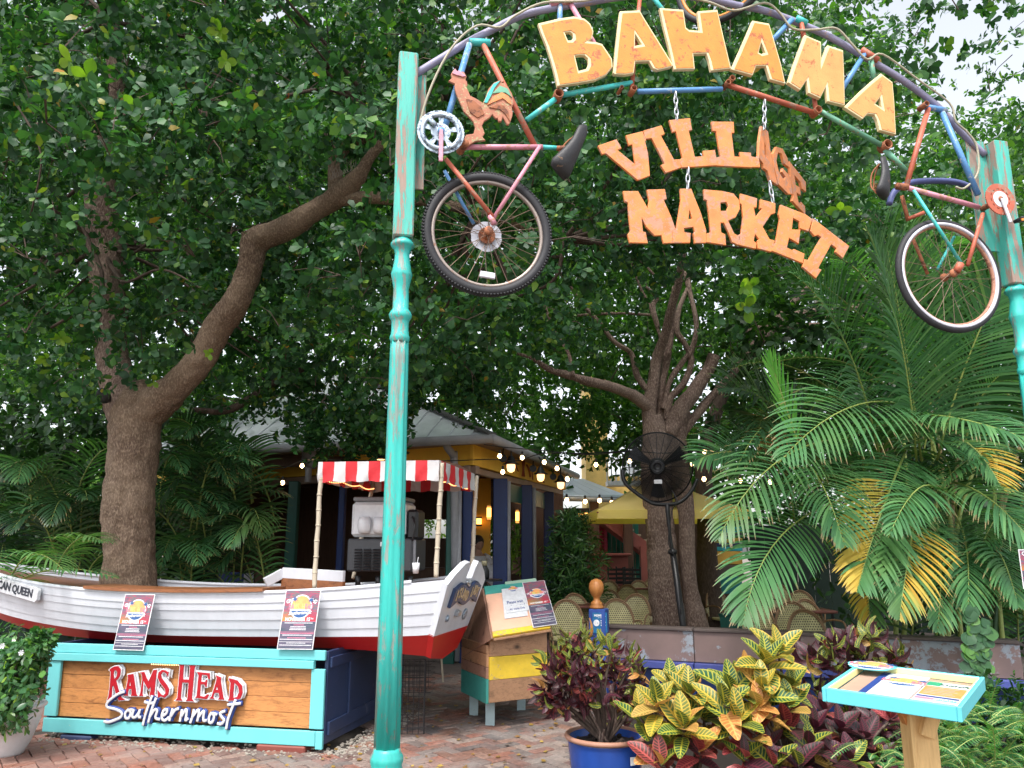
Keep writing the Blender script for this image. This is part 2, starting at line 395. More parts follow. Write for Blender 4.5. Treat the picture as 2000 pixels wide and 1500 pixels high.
# ------------------------------------------------------------------ ground
def mat_ground():
    m, nt, b = newmat('sandy_ground'); v = coords(nt)
    n = noise_n(nt, v, 60, 6, .8); n2 = noise_n(nt, v, 3, 4)
    nt.links.new(mixc(nt, n2, ramp(nt, n, [(.35, (.09, .075, .06)), (.5, (.2, .17, .14)), (.7, (.42, .38, .33))]), (.16, .13, .11), 'MIX'), b.inputs['Base Color']); b.inputs['Roughness'].default_value = .95
    bump(nt, b, n, .7, .012); return m
def mat_brick(src_kind):
    m, nt, b = newmat('worn_brick_'+src_kind); g = nt.nodes.new('ShaderNodeNewGeometry')
    src = nt.nodes.new('ShaderNodeObjectInfo').outputs['Random'] if src_kind == 'single' else g.outputs['Random Per Island']
    base = ramp(nt, src, [(0, (.15, .09, .07)), (.16, (.25, .11, .08)), (.32, (.12, .085, .08)), (.5, (.26, .205, .18)), (.66, (.09, .075, .075)), (.82, (.19, .16, .15)), (1, (.23, .125, .09))])
    n = noise_n(nt, g.outputs['Position'], 28, 6, .75); n2 = noise_n(nt, g.outputs['Position'], 2.2, 5, .6); n3 = noise_n(nt, g.outputs['Position'], 95, 4, .8)
    base = mixc(nt, ramp(nt, n, [(.35, (.55, .55, .55)), (.65, (1.25, 1.2, 1.15))]), base, base); base = mixc(nt, 1.0, base, ramp(nt, n, [(.3, (.45, .43, .42)), (.7, (1.4, 1.34, 1.28))]), 'MULTIPLY')
    base = mixc(nt, ramp(nt, n2, [(.45, (0, 0, 0)), (.7, (.55, .55, .55))]), base, (.25, .235, .225))
    # redder towards the left of the forecourt, as the bricks there are newer
    sx = nt.nodes.new('ShaderNodeSeparateXYZ'); nt.links.new(g.outputs['Position'], sx.inputs[0])
    k = mth(nt, 'MULTIPLY', mth(nt, 'SUBTRACT', -1.0, mth(nt, 'ADD', sx.outputs[0], mth(nt, 'MULTIPLY', n2, 1.5))), .7, True)
    base = mixc(nt, mth(nt, 'MULTIPLY', k, .5), base, mixc(nt, .6, base, (.36, .11, .06)))
    nt.links.new(base, b.inputs['Base Color']); b.inputs['Roughness'].default_value = .8
    bump(nt, b, mth(nt, 'ADD', n, mth(nt, 'MULTIPLY', n3, .5)), .6, .006); return m
g = G(); g.quad((-120, -30, -.06), (120, -30, -.06), (120, 160, -.06), (-120, 160, -.06)); struct('ground', g, mat_ground())
g = G(); g.box((0, 7.4, -.045), (13, 6.2, .06)); paving = struct('brick_paving', g, flat('dark_joint_sand', (.045, .037, .03), .95))
MBs, MBi = mat_brick('single'), mat_brick('island')
def paver_mesh(seed, L=.201, Wd=.0975):
    r = random.Random(seed); g = G(); g.box((0, 0, 0), (L, Wd, .05), bev=.006)
    V = g.v[0]; V += np.array([[r.uniform(-.004, .004), r.uniform(-.004, .004), r.uniform(-.0025, .0025)] for _ in V]); return g
bm_ = [paver_mesh(i) for i in range(6)]; bmesh_ = []
for q in bm_:
    me = q.mesh('brick'); me.materials.append(MBs); bmesh_.append(me)
spots = []; cw = .104; ang = R(38)
ca, sa = math.cos(ang), math.sin(ang)
for ix in range(-75, 76):
    for iy in range(-75, 76):
        k = (ix-iy) % 4
        if k == 0: cx_, cy_, r_ = (ix+1)*cw, (iy+.5)*cw, 0
        elif k == 3: cx_, cy_, r_ = (ix+.5)*cw, (iy+1)*cw, math.pi/2
        else: continue
        X = ca*cx_-sa*cy_; Y = sa*cx_+ca*cy_+7.4
        if not (-5.6 < X < 3.2 and 5.0 < Y < 10.3): continue
        if -4.2 < X < -1.3 and 6.2+(-1.47-X)*.2 < Y-.15 : # ground under and behind the sign box is gravel
            if Y-.2 > 6.35+(-1.47-X)*.216 and Y < 8.4 and X < -1.15-(8-Y)*0.0: continue
        d = np.array((X, Y, 0))-CAM; u = X/(Y*CT+1.6*ST*-1)*1
        vis = (-4.4 < X < -.9 and 6.0 < Y < 6.9) or (-1.5 < X < .75 and 6.0 < Y < 9)
        spots.append((not vis, Y, X, r_+ang))
spots.sort(); rest = G(); rb = random.Random(3)
for i, (nv, Y, X, r_) in enumerate(spots):
    z = -.022+rb.uniform(-.003, .003)
    tx, ty = rb.uniform(-.012, .012), rb.uniform(-.01, .01)
    mt = Matrix.Translation((X, Y, z)) @ Matrix.Rotation(r_+rb.uniform(-.02, .02), 4, 'Z') @ Matrix.Rotation(tx, 4, 'X') @ Matrix.Rotation(ty, 4, 'Y')
    if i < 300 and not nv:
        o = ob('brick', bmesh_[i % 6], None, paving); o.matrix_local = mt
    else:
        q = xf(bm_[i % 6], mt); rest.add(q.v[0], q.f)
stuff(ob('bricks', rest, MBi, paving))
# terrace floor behind the low wall and restaurant floor
m_floor = paint('terrace_concrete', (.13, .105, .095), (.2, .17, .15), .3, .85, 5, bmp=.4)
g = G(); g.box((1.5, 21, -.03), (34, 21.3, .07)); struct('terrace_floor', g, m_floor)
# gravel strip next to the sign box
m_gr = mat_ground(); gg = G(); rg = random.Random(4)
for i in range(900):
    t = rg.random()
    if rg.random() < .5: X = rg.uniform(-4.0, -1.2); Y = 6.43+(-1.47-X)*.216+rg.uniform(-.10, .2)
    else: Y = rg.uniform(6.45, 8.0); X = -1.45+(Y-6.43)*.21+rg.uniform(-.02, .28)
    s_ = rg.uniform(.006, .018); gg.ball((X, Y, .0+s_*.2), s_, 5, 3, (1, rg.uniform(.6, 1), .6))
o = ob('gravel', gg, flat('pale_gravel', (.30, .27, .23), .9)); stuff(o)
# fallen leaf litter
lm = leafmat('dry_leaf', [(0, (.30, .19, .04)), (.5, (.2, .11, .04)), (1, (.38, .27, .06))], .1)
gg = G()
for i in range(330):
    X, Y = rg.uniform(-4.3, 1.2), rg.uniform(6.0, 8.6); a = rg.uniform(0, 6.3); s_ = rg.uniform(.008, .022); dx, dy = math.cos(a)*s_, math.sin(a)*s_
    gg.add([(X-dx*1.5, Y-dy*1.5, .012), (X-dy, Y+dx, .02), (X+dx*1.5, Y+dy*1.5, .013), (X+dy, Y-dx, .009)], [(0, 1, 2, 3)])
stuff(ob('leaf_litter', gg, lm))

# ------------------------------------------------------------------ open sided restaurant
m_yel = paint('ochre_fascia', (.88, .54, .06), (.42, .24, .05), .15, .6, 3, (1, 1, .4), .15, .15)
m_post = paint('dark_blue_post', (.004, .026, .13), (.01, .05, .18), .1, .5, 3, bmp=.05)
m_postg = paint('dark_green_post', (.01, .09, .07), None, 0, .4)
m_pipe = paint('grey_downpipe', (.30, .31, .34), None, 0, .45)
m_roof = paint('galvanised_roof_sky_sheen', (.78, .82, .90), (.5, .5, .54), .25, .38, 2.5, (1, 1, 1), .25, .1, .25)  # base paled so the colour stands in for sky reflected on this slope
m_roofd = paint('dark_roof_slope', (.11, .105, .11), (.2, .19, .19), .4, .7, 5, bmp=.3)  # darker slope of the same roof, without the painted sky reflection
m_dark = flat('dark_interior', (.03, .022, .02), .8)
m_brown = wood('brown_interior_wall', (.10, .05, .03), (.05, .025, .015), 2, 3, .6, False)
m_beige = paint('beige_header', (.33, .24, .19), None, 0, .6)
ZE = 3.05; ZF = 2.72
Ec = atZ(962, 852, ZE); El = atZ(535, 872, ZE); Er = atZ(1122, 925, ZE)
El = Ec+(El-Ec)*1.75; Er = Ec+(Er-Ec)*1.05
cf = atZ(924, 908, ZF); lf = atZ(600, 929, ZF); rf = atZ(1105, 957, ZF); lf = cf+(lf-cf)*2.3
bd = thing('restaurant', 'open sided restaurant with ochre fascia, grey metal roof and dark blue posts', 'restaurant', (float(cf[0]), float(cf[1])+.3, 0))
top = 3.02
def wallstrip(a, b, z0, z1, th, off):  # vertical board between a and b (xy), pushed away by off
    a = np.array(a[:2]); b = np.array(b[:2]); d = (b-a)/np.linalg.norm(b-a); n = np.array((-d[1], d[0])); a = a+n*off; b = b+n*off
    g = G(); g.beam((*a, (z0+z1)/2), (*b, (z0+z1)/2), th, z1-z0, bev=.006); return g
ob('fascia', wallstrip(cf, lf, ZF, top, .06, -.03), m_yel, bd); ob('fascia', wallstrip(cf, rf, ZF, top, .06, .03), m_yel, bd)
ob('header_beam', wallstrip(cf, lf, ZF-.12, ZF-.004, .10, -.12), m_beige, bd); ob('header_beam', wallstrip(cf, rf, ZF-.10, ZF-.004, .08, .10), m_beige, bd)
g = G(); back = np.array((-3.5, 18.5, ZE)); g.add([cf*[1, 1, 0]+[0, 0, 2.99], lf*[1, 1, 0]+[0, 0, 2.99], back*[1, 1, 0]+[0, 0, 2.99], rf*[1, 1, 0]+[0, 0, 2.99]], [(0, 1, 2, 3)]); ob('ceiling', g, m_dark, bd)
apex = (El+Ec+Er)/3*[1, 1, 0]+np.array((-1.5, 1.2, ZE+1.75))
def roofplane(a, b, c, n, mt, rib=.014):
    a, b, c = map(np.array, (a, b, c)); nn = np.cross(b-a, c-a); nn /= np.linalg.norm(nn); nn = nn if nn[2] > 0 else -nn
    for i in range(n):
        t0, t1 = i/n, (i+1)/n; p0, p1 = a+(b-a)*t0, a+(b-a)*(t1-.004)
        # panel runs straight up the slope until it meets the hips
        up = c-(a+b)/2; up = up-(b-a)*np.dot(up, b-a)/np.dot(b-a, b-a)
        tc_ = np.dot(c-a, b-a)/np.dot(b-a, b-a)
        def hgt(t): return t/tc_ if t < tc_ else (1-t)/(1-tc_)
        h0, h1 = max(0, hgt(t0)), max(0, hgt(t1-.004)); H = c-(a+(b-a)*tc_)
        q = [p0, p1, p1+H*h1, p0+H*h0]
        if t0 < tc_ < t1: q = [p0, p1, p1+H*h1, c, p0+H*h0]
        g = G(); k = len(q); V = q+[x-nn*.02 for x in q]
        g.add(V, [tuple(range(k)), tuple(range(k, 2*k))[::-1]]+[(j, (j+1) % k, k+(j+1) % k, k+j)[::-1] for j in range(k)])
        g.beam(p0+nn*.012, p0+H*h0+nn*.012+nn*.001, .022, rib, up=nn)
        ob('roof_panel', g, mt, bd)
roofplane(El, Ec, apex, 18, m_roof); roofplane(Ec, Er, apex, 16, m_roofd, .012)
g = G(); g.beam(Ec+[0, 0, .03], apex+[0, 0, .03], .14, .03); ob('hip_cap', g, m_roofd, bd)
for a, b in ((El, Ec), (Ec, Er)):
    g = G(); g.tube([a+[0, 0, -.03], b+[0, 0, -.03]], .065, 10); d = (b-a)/np.linalg.norm(b-a)
    ob('gutter', g, m_pipe, bd, True)
# downpipe elbow and box
g = G(); p = [atY(872, 856, 10.75), atY(873, 872, 10.75), atY(884, 888, 10.9), atY(887, 905, 10.95), atY(889, 1130, 11.1)]; g.tube(p, .055, 10, 5); ob('downpipe', g, m_pipe, bd, True)
g = G(); q = atY(604, 896, 11.6); g.box(q, (.2, .14, .3), bev=.02); g.tube([q, q+[0, 0, -.35]], .05); ob('downpipe', g, m_pipe, bd, True)
def post(x0, x1, ytop, Y, mt, dep=.16, name='post'):
    a, b = atY(x0, 1000, Y), atY(x1, 1000, Y); w = b[0]-a[0]; g = G(); g.box(((a[0]+b[0])/2, Y+dep/2, ZF/2-.05), (w, dep, ZF-.12), bev=.012)
    g.box(((a[0]+b[0])/2, Y+dep/2, .1), (w+.04, dep+.04, .2), bev=.01); ob(name, g, mt, bd)
post(872, 888, 950, 11.1, m_postg, .2); post(903, 922, 950, 11.2, m_post, .2); post(963, 991, 940, 11.9, m_post); post(1018, 1040, 950, 13.2, m_post); post(1062, 1082, 963, 15.0, m_post)
post(752, 770, 950, 11.6, m_post); post(660, 672, 950, 12.1, m_post); post(560, 580, 950, 12.4, m_postg)
for x, Y in ((897, 11.05), (993, 11.95), (1043, 13.3)):
    g = G(); a = atY(x, 1000, Y); g.tube([(a[0], Y, .05), (a[0], Y, ZF-.15)], .035, 8); ob('downpipe', g, m_pipe, bd, True)
# green roller valances between the posts
for x0, x1, Y0, Y1 in ((992, 1018, 12.2, 13.1), (1041, 1062, 13.6, 14.8)):
    a, b = atY(x0, 1000, Y0), atY(x1, 1000, Y1); g = G(); g.beam((a[0], Y0, 2.42), (b[0], Y1, 2.42), .03, .28); ob('roller_blind', g, m_postg, bd)
# inside: back walls with openings, bar, ceiling beams
for xa, xb, za, zb2 in ((380, 818, 0, 3.0), (818, 872, 0, 1.75), (818, 872, 2.15, 3.0), (872, 943, 0, 3.0), (943, 962, 0, 1.0), (943, 962, 2.2, 3.0), (962, 999, 0, 3.0), (999, 1014, 0, 1.0), (999, 1014, 2.15, 3.0), (1014, 1100, 0, 3.0)):
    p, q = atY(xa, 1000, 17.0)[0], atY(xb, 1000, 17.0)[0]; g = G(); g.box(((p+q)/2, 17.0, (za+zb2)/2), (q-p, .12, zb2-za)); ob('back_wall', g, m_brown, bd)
for a_, b_ in ((cf, lf), (cf, rf)):
    e1_, e2_ = (Ec, El) if b_ is lf else (Ec, Er); g = G(); g.add([[a_[0], a_[1], 3.015], [b_[0], b_[1], 3.015], [e2_[0], e2_[1], 3.02], [e1_[0], e1_[1], 3.02]], [(0, 1, 2, 3)]); ob('soffit', g, m_beige, bd)
g = G(); g.box((-5.2, 14.6, 1.5), (.12, 5.0, 3.0)); ob('added_side_wall', g, m_brown, bd)  # wall added to close off the side and darken the interior
g = G(); w0 = atY(925, 1000, 15.2); w1 = atY(953, 1000, 15.2); g.box(((w0[0]+w1[0])/2, 15.3, 1.45), (w1[0]-w0[0]+.1, .1, 2.9)); ob('inner_wall', g, m_yel, bd)
g = G(); w0 = atY(870, 1000, 15.0); w1 = atY(770, 1000, 15.0); g.box(((w0[0]+w1[0])/2, 15.3, .6), (w0[0]-w1[0], .5, 1.15), bev=.02); ob('bar_counter', g, m_brown, bd)
for i in range(5):
    g = G(); g.box((-3.6+i*.1, 12.2+i*1.1, 2.9), (6.0, .1, .16)); ob('ceiling_beam', g, m_brown, bd)
# white and black wall panels seen under the left eave
for x0, x1, y0, y1 in ((478, 494, 1108, 1150), (500, 522, 1110, 1150), (430, 476, 1104, 1150)):
    a, b = atY(x0, y0, 10.5), atY(x1, y1, 10.5); g = G(); g.box(((a[0]+b[0])/2, 10.5, .7), (b[0]-a[0], .05, 1.1), bev=.01); ob('screen_board', g, m_navyw if False else (m_brown if x0 == 500 else m_post if x0 == 430 else m_pipe), bd)
# raised letters on the fascia, partly hidden by the lanterns
fn = (rf-cf)*[1, 1, 0]; PF = Plane(cf*[1, 1, 0]+[0, 0, ZF], fn, (0, 0, 1))
m_let = flat('red_brown_letters', (.28, .05, .02), .5)
fl = [(984, 893, 986, 918), (990, 893, 992, 922), (1000, 895, 1007, 920), (1015, 900, 1015, 930), (1019, 901, 1019, 931), (1024, 908, 1031, 932), (1036, 906, 1036, 937), (1048, 927, 1050, 940), (1054, 930, 1058, 942)]
for i, (xa, ya, xb, yb) in enumerate(fl):
    a = PF.px(xa, ya); b = PF.px(xb, yb); g = G()
    pa, pb = PF.pt(*a, .045 if PF.n[1] < 0 else -.045), PF.pt(*b, .045 if PF.n[1] < 0 else -.045)
    mid = (pa+pb)/2+PF.u*.05*(1 if i % 2 else -1); g.tube([pa, mid, pb], .02, 6, 4, flat=.6); ob('letter', g, m_let, bd)

# ------------------------------------------------------------------ lights that the picture shows lit
m_bulb = flat('warm_bulb', (1, .75, .4), .4, 0, 7, (1, .62, .28)); m_glow = flat('amber_shade', (1, .6, .2), .5, 0, 2.2, (1, .40, .08)); m_glass = flat('frosted_globe', (1, .8, .5), .4, 0, 1.3, (1, .52, .22))
def wall_lantern(x, y, Y, s=1.0, lab=''):
    p = atY(x, y, Y); t = thing('wall_lantern', lab, 'lantern', p, 'lit wall lanterns under the gutter')
    g = G(); g.lathe(p+[0, 0, -.10*s], [(.02, -.07*s), (.05*s, -.05*s), (.062*s, .0), (.062*s, .045*s)], 12); ob('globe', g, m_glass, t, True)
    g = G(); g.lathe(p+[0, 0, -.05*s], [(.13*s, 0), (.07*s, .03*s), (.045*s, .10*s), (.02*s, .13*s)], 14); ob('shade', g, M['darkmetal'], t, True)
    a = p+[0, 0, .06*s]; g = G(); g.tube([a, a+[0, .02, .12*s], a+[-.05*s, .08, .2*s], a+[-.11*s, .14, .14*s], a+[-.12*s, .2, 0]], .012*s, 6, 5); ob('bracket', g, M['darkmetal'], t, True)
    g = G(); g.lathe(a+[-.12*s, .2, 0], [(.06*s, -.02), (.06*s, .02)], 10, (0, 1, 0)); ob('wall_plate', g, M['darkmetal'], t); return t
wall_lantern(998, 900, 11.3, 1.0, 'lit wall lantern nearest the roof corner, beside the red letters')
wall_lantern(1056, 920, 12.6, 1.0, 'middle lit wall lantern on the ochre fascia')
wall_lantern(1095, 936, 14.0, 1.05, 'lit wall lantern farthest along the ochre fascia')
wall_lantern(745, 890, 11.2, 1.0, 'wall lantern on the front fascia partly behind the turquoise post')
def hang_lamp(x, y0, y1, x1, Y, lab, dep=.12):
    a, b = atY(x, y0, Y), atY(x1, y1, Y); c = (a+b)/2; t = thing('paper_lamp', lab, 'lamp', c); w = b[0]-a[0]
    g = G(); g.box(c, (w, dep, a[2]-b[2]), bev=.01); ob('lamp_shade', g, m_glow, t)
    for k in (0, .06, .12, .86, .93, 1):
        g = G(); g.box((c[0], c[1], a[2]+(b[2]-a[2])*k), (w+.02, dep+.02, .012)); ob('trim_bar', g, M['darkmetal'], t)
    return t
hang_lamp(931, 1010, 1027, 940, 15.1, 'square amber wall lamp glowing on the ochre inner wall'); hang_lamp(951, 988, 1015, 959, 14.2, 'tall amber paper lamp between the first blue posts')
hang_lamp(1007, 996, 1022, 1014, 14.0, 'tall amber paper lamp between the second and third blue posts'); hang_lamp(1130, 1000, 1012, 1152, 16.5, 'wide amber lamp under the eave behind the bushy plant'); hang_lamp(1163, 1003, 1024, 1170, 16.0, 'small amber lamp at the dark brown post')
def light_string(name, lab, pts, bulbs, Y, r=.007):
    """pts px path of the wire; bulbs px"""
    P = [atY(x, y, Yy) for x, y, Yy in pts]; t = thing(name, lab, 'string lights', P[0]); g = G(); g.tube(P, r, 5, 6); ob('wire', g, M['black'], t)
    for x, y, Yy in bulbs:
        p = atY(x, y, Yy); k = Yy/10; g = G(); g.lathe(p, [(.006, -.035*k), (.022*k, -.022*k), (.027*k, -.004), (.014*k, .025*k)], 8); b = ob('bulb', g, m_bulb, t, True)
        g = G(); g.lathe(p+[0, 0, .022*k], [(.016*k, 0), (.016*k, .045*k), (.006, .055*k)], 8); ob('socket', g, M['black'], b)
light_string('string_lights', 'string of warm bulbs across the front of the restaurant', [(450, 905, 10.2), (545, 915, 10.3), (600, 898, 10.3), (700, 900, 9.5), (870, 900, 10), (960, 897, 10), (1010, 900, 10.3), (1060, 886, 10.3), (1150, 885, 10), (1240, 880, 9.4)],
    [(552, 942, 10.3), (590, 909, 10.3), (982, 921, 10.2)], 10)
light_string('string_lights', 'upper string of warm bulbs from roof corner to tree', [(945, 868, 10), (980, 873, 10), (1060, 880, 10.4), (1150, 888, 10.4), (1230, 882, 10), (1300, 885, 10), (1380, 880, 9.6), (1410, 885, 9), (1480, 890, 9), (1560, 940, 9)],
    [(976, 890, 10), (1020, 893, 10.2), (1063, 902, 10.3), (1088, 914, 10.5), (1130, 902, 10.4), (1164, 907, 10.4), (1230, 900, 10), (1108, 935, 10.8), (1376, 881, 9.6), (1401, 890, 9.3), (1352, 906, 9.5), (1446, 938, 9), (1504, 941, 9), (1375, 935, 9.5)], 10)
light_string('string_lights', 'string of warm bulbs under the eave of the pale blue roof', [(1075, 968, 17), (1130, 970, 17), (1200, 972, 16.5), (1240, 975, 16)],
    [(1094, 977, 17), (1107, 976, 17), (1143, 979, 17), (1171, 977, 16.8), (1195, 981, 16.5)], 17)

# ------------------------------------------------------------------ rear pavilion, coloured building with stair
m_blue_roof = paint('pale_blue_metal_roof', (.40, .48, .56), None, 0, .4, 3, dirt=.08, metal=.15)
rp = thing('rear_pavilion', 'low pavilion with a pale blue metal hip roof and white gutter', 'pavilion', (1.8, 19, 0))
a, b, c, d = atY(1060, 966, 17.5), atY(1232, 970, 17.5), atY(1140, 935, 21), atY(1040, 933, 21)
n_ = 7
for i in range(n_):
    t0, t1 = i/n_, (i+1)/n_-.006; A0, A1 = a+(b-a)*t0, a+(b-a)*t1; B0, B1 = d+(c-d)*t0, d+(c-d)*t1
    g = G(); g.add([A0, A1, B1, B0, A0-[0, 0, .03], A1-[0, 0, .03], B1-[0, 0, .03], B0-[0, 0, .03]], [(0, 1, 2, 3), (7, 6, 5, 4), (0, 4, 5, 1), (1, 5, 6, 2), (2, 6, 7, 3), (3, 7, 4, 0)]); ob('roof_panel', g, m_blue_roof, rp)
g = G(); g.tube([a+[0, -.05, -.06], b+[0, -.05, -.06]], .08, 8); ob('gutter', g, m_blue_roof, rp, True)
for x in (1083, 1160, 1225):
    p = atY(x, 1000, 17.7); g = G(); g.box((p[0], 17.7, 1.35), (.2, .2, 2.7), bev=.01); ob('post', g, m_brown, rp)
g = G(); g.box((3, 22.5, 1.3), (7, .2, 2.7)); ob('back_wall', g, m_brown, rp)
cb_ = thing('painted_house', 'small house with pink wall, green boarding, pink shutter and red outdoor stair', 'house', (2.2, 16.8, 0))
m_pinkw = paint('pink_wall', (.50, .12, .12), None, 0, .6); m_grn = paint('green_boarding', (.01, .16, .11), None, 0, .6); m_hot = paint('hot_pink_shutter', (.75, .10, .22), None, 0, .5); m_rail = paint('dusty_red_stair', (.34, .10, .08), (.2, .1, .08), .2, .6)
p0, p1 = atY(1160, 985, 19), atY(1180, 985, 19); g = G(); g.box(((p0[0]+p1[0])/2, 19.02, 1.15), (p1[0]-p0[0]+.3, .1, 2.3)); ob('pink_wall', g, m_pinkw, cb_)
x_ = atY(1180, 1000, 18.9)[0]
for i in range(8):
    g = G(); g.box((x_+i*.11, 18.9, 1.15), (.094, .03, 2.3), bev=.004); ob('wall_board', g, m_grn, cb_)
p0, p1 = atY(1162, 1024, 18.8), atY(1184, 1105, 18.8); g = G(); w = p1[0]-p0[0]; h = p0[2]-p1[2]
for dx, dz, ww, hh in ((-w/2, 0, .05, h), (w/2, 0, .07, h), (0, h/2, w, .06)):
    g.box(((p0[0]+p1[0])/2+dx, 18.8, (p0[2]+p1[2])/2+dz), (ww, .06, hh))
ob('shutter_frame', g, m_hot, cb_)
for i in range(12):
    g = G(); g.box(((p0[0]+p1[0])/2, 18.82, p0[2]-.06-i*.075), (w-.05, .03, .06), np.array(Matrix.Rotation(.5, 3, 'X'))); ob('shutter_slat', g, m_pinkw if i > 6 else m_hot, cb_)
s0, s1 = atY(1165, 1000, 17.8), atY(1290, 1092, 17.8)
for dy in (0, .9):
    g = G(); g.beam(s0+[0, dy, 0], s1+[0, dy, 0], .06, .26); ob('stringer', g, m_rail, cb_)
for i in range(9):
    t = (i+.5)/9; q = s0+(s1-s0)*t+[0, .45, .12]; g = G(); g.box(q, (.26, .95, .05), bev=.008); ob('stair_tread', g, paint('worn_tread%d' % i, (.42, .34, .24), (.2, .15, .1), .3, .6) if i == 0 else bpy.data.materials['worn_tread0'], cb_)
g = G(); q = atY(1257, 1090, 17.75); g.box((q[0], 17.75, q[2]/2+.1), (.14, .12, q[2]+.3)); ob('stair_post', g, m_rail, cb_)
# bar front, dark red, below the stair
g = G(); q0, q1 = atY(1160, 1083, 17.2), atY(1215, 1083, 17.2); g.box(((q0[0]+q1[0])/2, 17.4, q0[2]), (q1[0]-q0[0]+.4, .5, .05), bev=.01); g.box(((q0[0]+q1[0])/2, 17.5, q0[2]/2), (q1[0]-q0[0]+.3, .3, q0[2]-.06)); o = ob('bar_table', g, m_rail); tag(o, 'dark red bar table under the stair', 'table')
# yellow house with white balcony seen far through the leaves
fh = thing('yellow_house', 'tall yellow house with white balcony rail seen through the leaves', 'house', (4.3, 30, 0)); m_fy = paint('warm_yellow_wall', (.72, .50, .16), None, 0, .7)
g = G(); q0, q1 = atY(1150, 820, 30), atY(1182, 960, 30); g.box(((q0[0]+q1[0])/2, 31, 4.2), (q1[0]-q0[0]+.3, 2, 8.4)); ob('wall', g, m_fy, fh)
g = G(); g.box((5.8, 32, 2.2), (4.5, .2, 4.4)); ob('wall', g, m_fy, fh)
g = G(); q0, q1 = atY(1186, 944, 28.6), atY(1300, 944, 28.6); g.box(((q0[0]+q1[0])/2, 28.8, q0[2]), (q1[0]-q0[0], .6, .18)); ob('balcony_floor', g, M['white'], fh)
for i in range(14):
    x = q0[0]+(q1[0]-q0[0])*i/13; g = G(); g.box((x, 28.6, q0[2]+.45), (.05, .05, .8)); ob('baluster', g, M['white'], fh)
g = G(); g.box(((q0[0]+q1[0])/2, 28.6, q0[2]+.88), (q1[0]-q0[0], .08, .07)); ob('handrail', g, M['white'], fh)
# striped boarding seen beside the second tree
sw = thing('striped_bar', 'bar front painted in yellow, navy and turquoise stripes behind the second tree', 'bar', (3.6, 14, 0))
for i, (y0, y1, c) in enumerate(((1028, 1040, (.03, .35, .40)), (1041, 1050, (.05, .04, .06)), (1051, 1060, (.45, .36, .06)), (1061, 1067, (.03, .04, .12)), (1068, 1076, (.03, .40, .48)), (1077, 1102, (.70, .42, .08)), (1104, 1125, (.10, .08, .07)), (1126, 1160, (.02, .22, .24)))):
    a, b = atY(1380, y0, 14), atY(1450, y1, 14); g = G(); g.box(((a[0]+b[0])/2, 14, (a[2]+b[2])/2), (b[0]-a[0], .04, a[2]-b[2]), bev=.005); ob('board', g, paint('stripe%d' % i, c, None, 0, .5), sw)
# dark fences closing the view at the sides and the back
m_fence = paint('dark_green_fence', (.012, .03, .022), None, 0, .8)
def fence(x0, y0, x1, y1, h, lab, step=.25):
    t = thing('board_fence', lab, 'fence', (x0, y0, 0)); L = math.hypot(x1-x0, y1-y0); n = int(L/step); d = np.array(((x1-x0)/L, (y1-y0)/L))
    for i in range(n):
        c = np.array((x0, y0))+d*(i+.5)*L/n; g = G(); rot = np.array([[d[0], -d[1], 0], [d[1], d[0], 0], [0, 0, 1]]); g.box((c[0], c[1], h/2), (L/n-.01, .03, h+random.uniform(-.01, .01)), rot); ob('board', g, m_fence, t)
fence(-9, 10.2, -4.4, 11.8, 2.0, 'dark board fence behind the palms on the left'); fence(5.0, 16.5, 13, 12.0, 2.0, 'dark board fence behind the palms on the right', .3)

# ------------------------------------------------------------------ low terrace wall
wa, wb = atZ(1178, 1220, .75), atZ(1990, 1251, .75); wa = wa*[1, 1, 0]; wb = wb*[1, 1, 0]; wdir = (wb-wa)/np.linalg.norm(wb-wa)
m_wall = paint('brown_metal_planter_wall', (.22, .15, .14), (.30, .33, .38), .62, .55, 2.2, (1, 1, 1), .25, .15)
m_cap = paint('dark_wall_cap', (.10, .075, .07), (.2, .18, .17), .3, .6, 6)
m_ledge = paint('blue_wall_ledge', (.06, .08, .30), (.12, .1, .2), .25, .5, 5)
lw = thing('low_wall', 'low brown terrace wall with dark cap and blue ledge behind the croton plants', 'wall', wa)
back_n = np.array((-wdir[1], wdir[0], 0)); back_n = back_n if back_n[1] > 0 else -back_n
L_ = np.linalg.norm(wb-wa); npan = 4
for i in range(npan):
    a, b = wa+wdir*(L_*i/npan+.004), wa+wdir*(L_*(i+1)/npan-.004); g = G(); g.beam(a+[0, 0, .57], b+[0, 0, .57], .05, .31, bev=.004); ob('panel', g, m_wall, lw)
    g = G(); g.beam(a+back_n*.05+[0, 0, .735], b+back_n*.05+[0, 0, .735], .2, .03, bev=.005); ob('cap', g, m_cap, lw)
    g = G(); g.beam(a-back_n*.03+[0, 0, .375], b-back_n*.03+[0, 0, .375], .14, .07, bev=.006); ob('ledge', g, m_ledge, lw)
    g = G(); g.beam(a+back_n*.03+[0, 0, .17], b+back_n*.03+[0, 0, .17], .05, .34); ob('base_panel', g, m_post, lw)
e0, e1 = wb+wdir*.1, wb+wdir*3
g = G(); g.beam(e0+back_n*.3+[0, 0, .5], e1+back_n*.3+[0, 0, .5], .06, .5); ob('side_panel', g, m_ledge, lw)
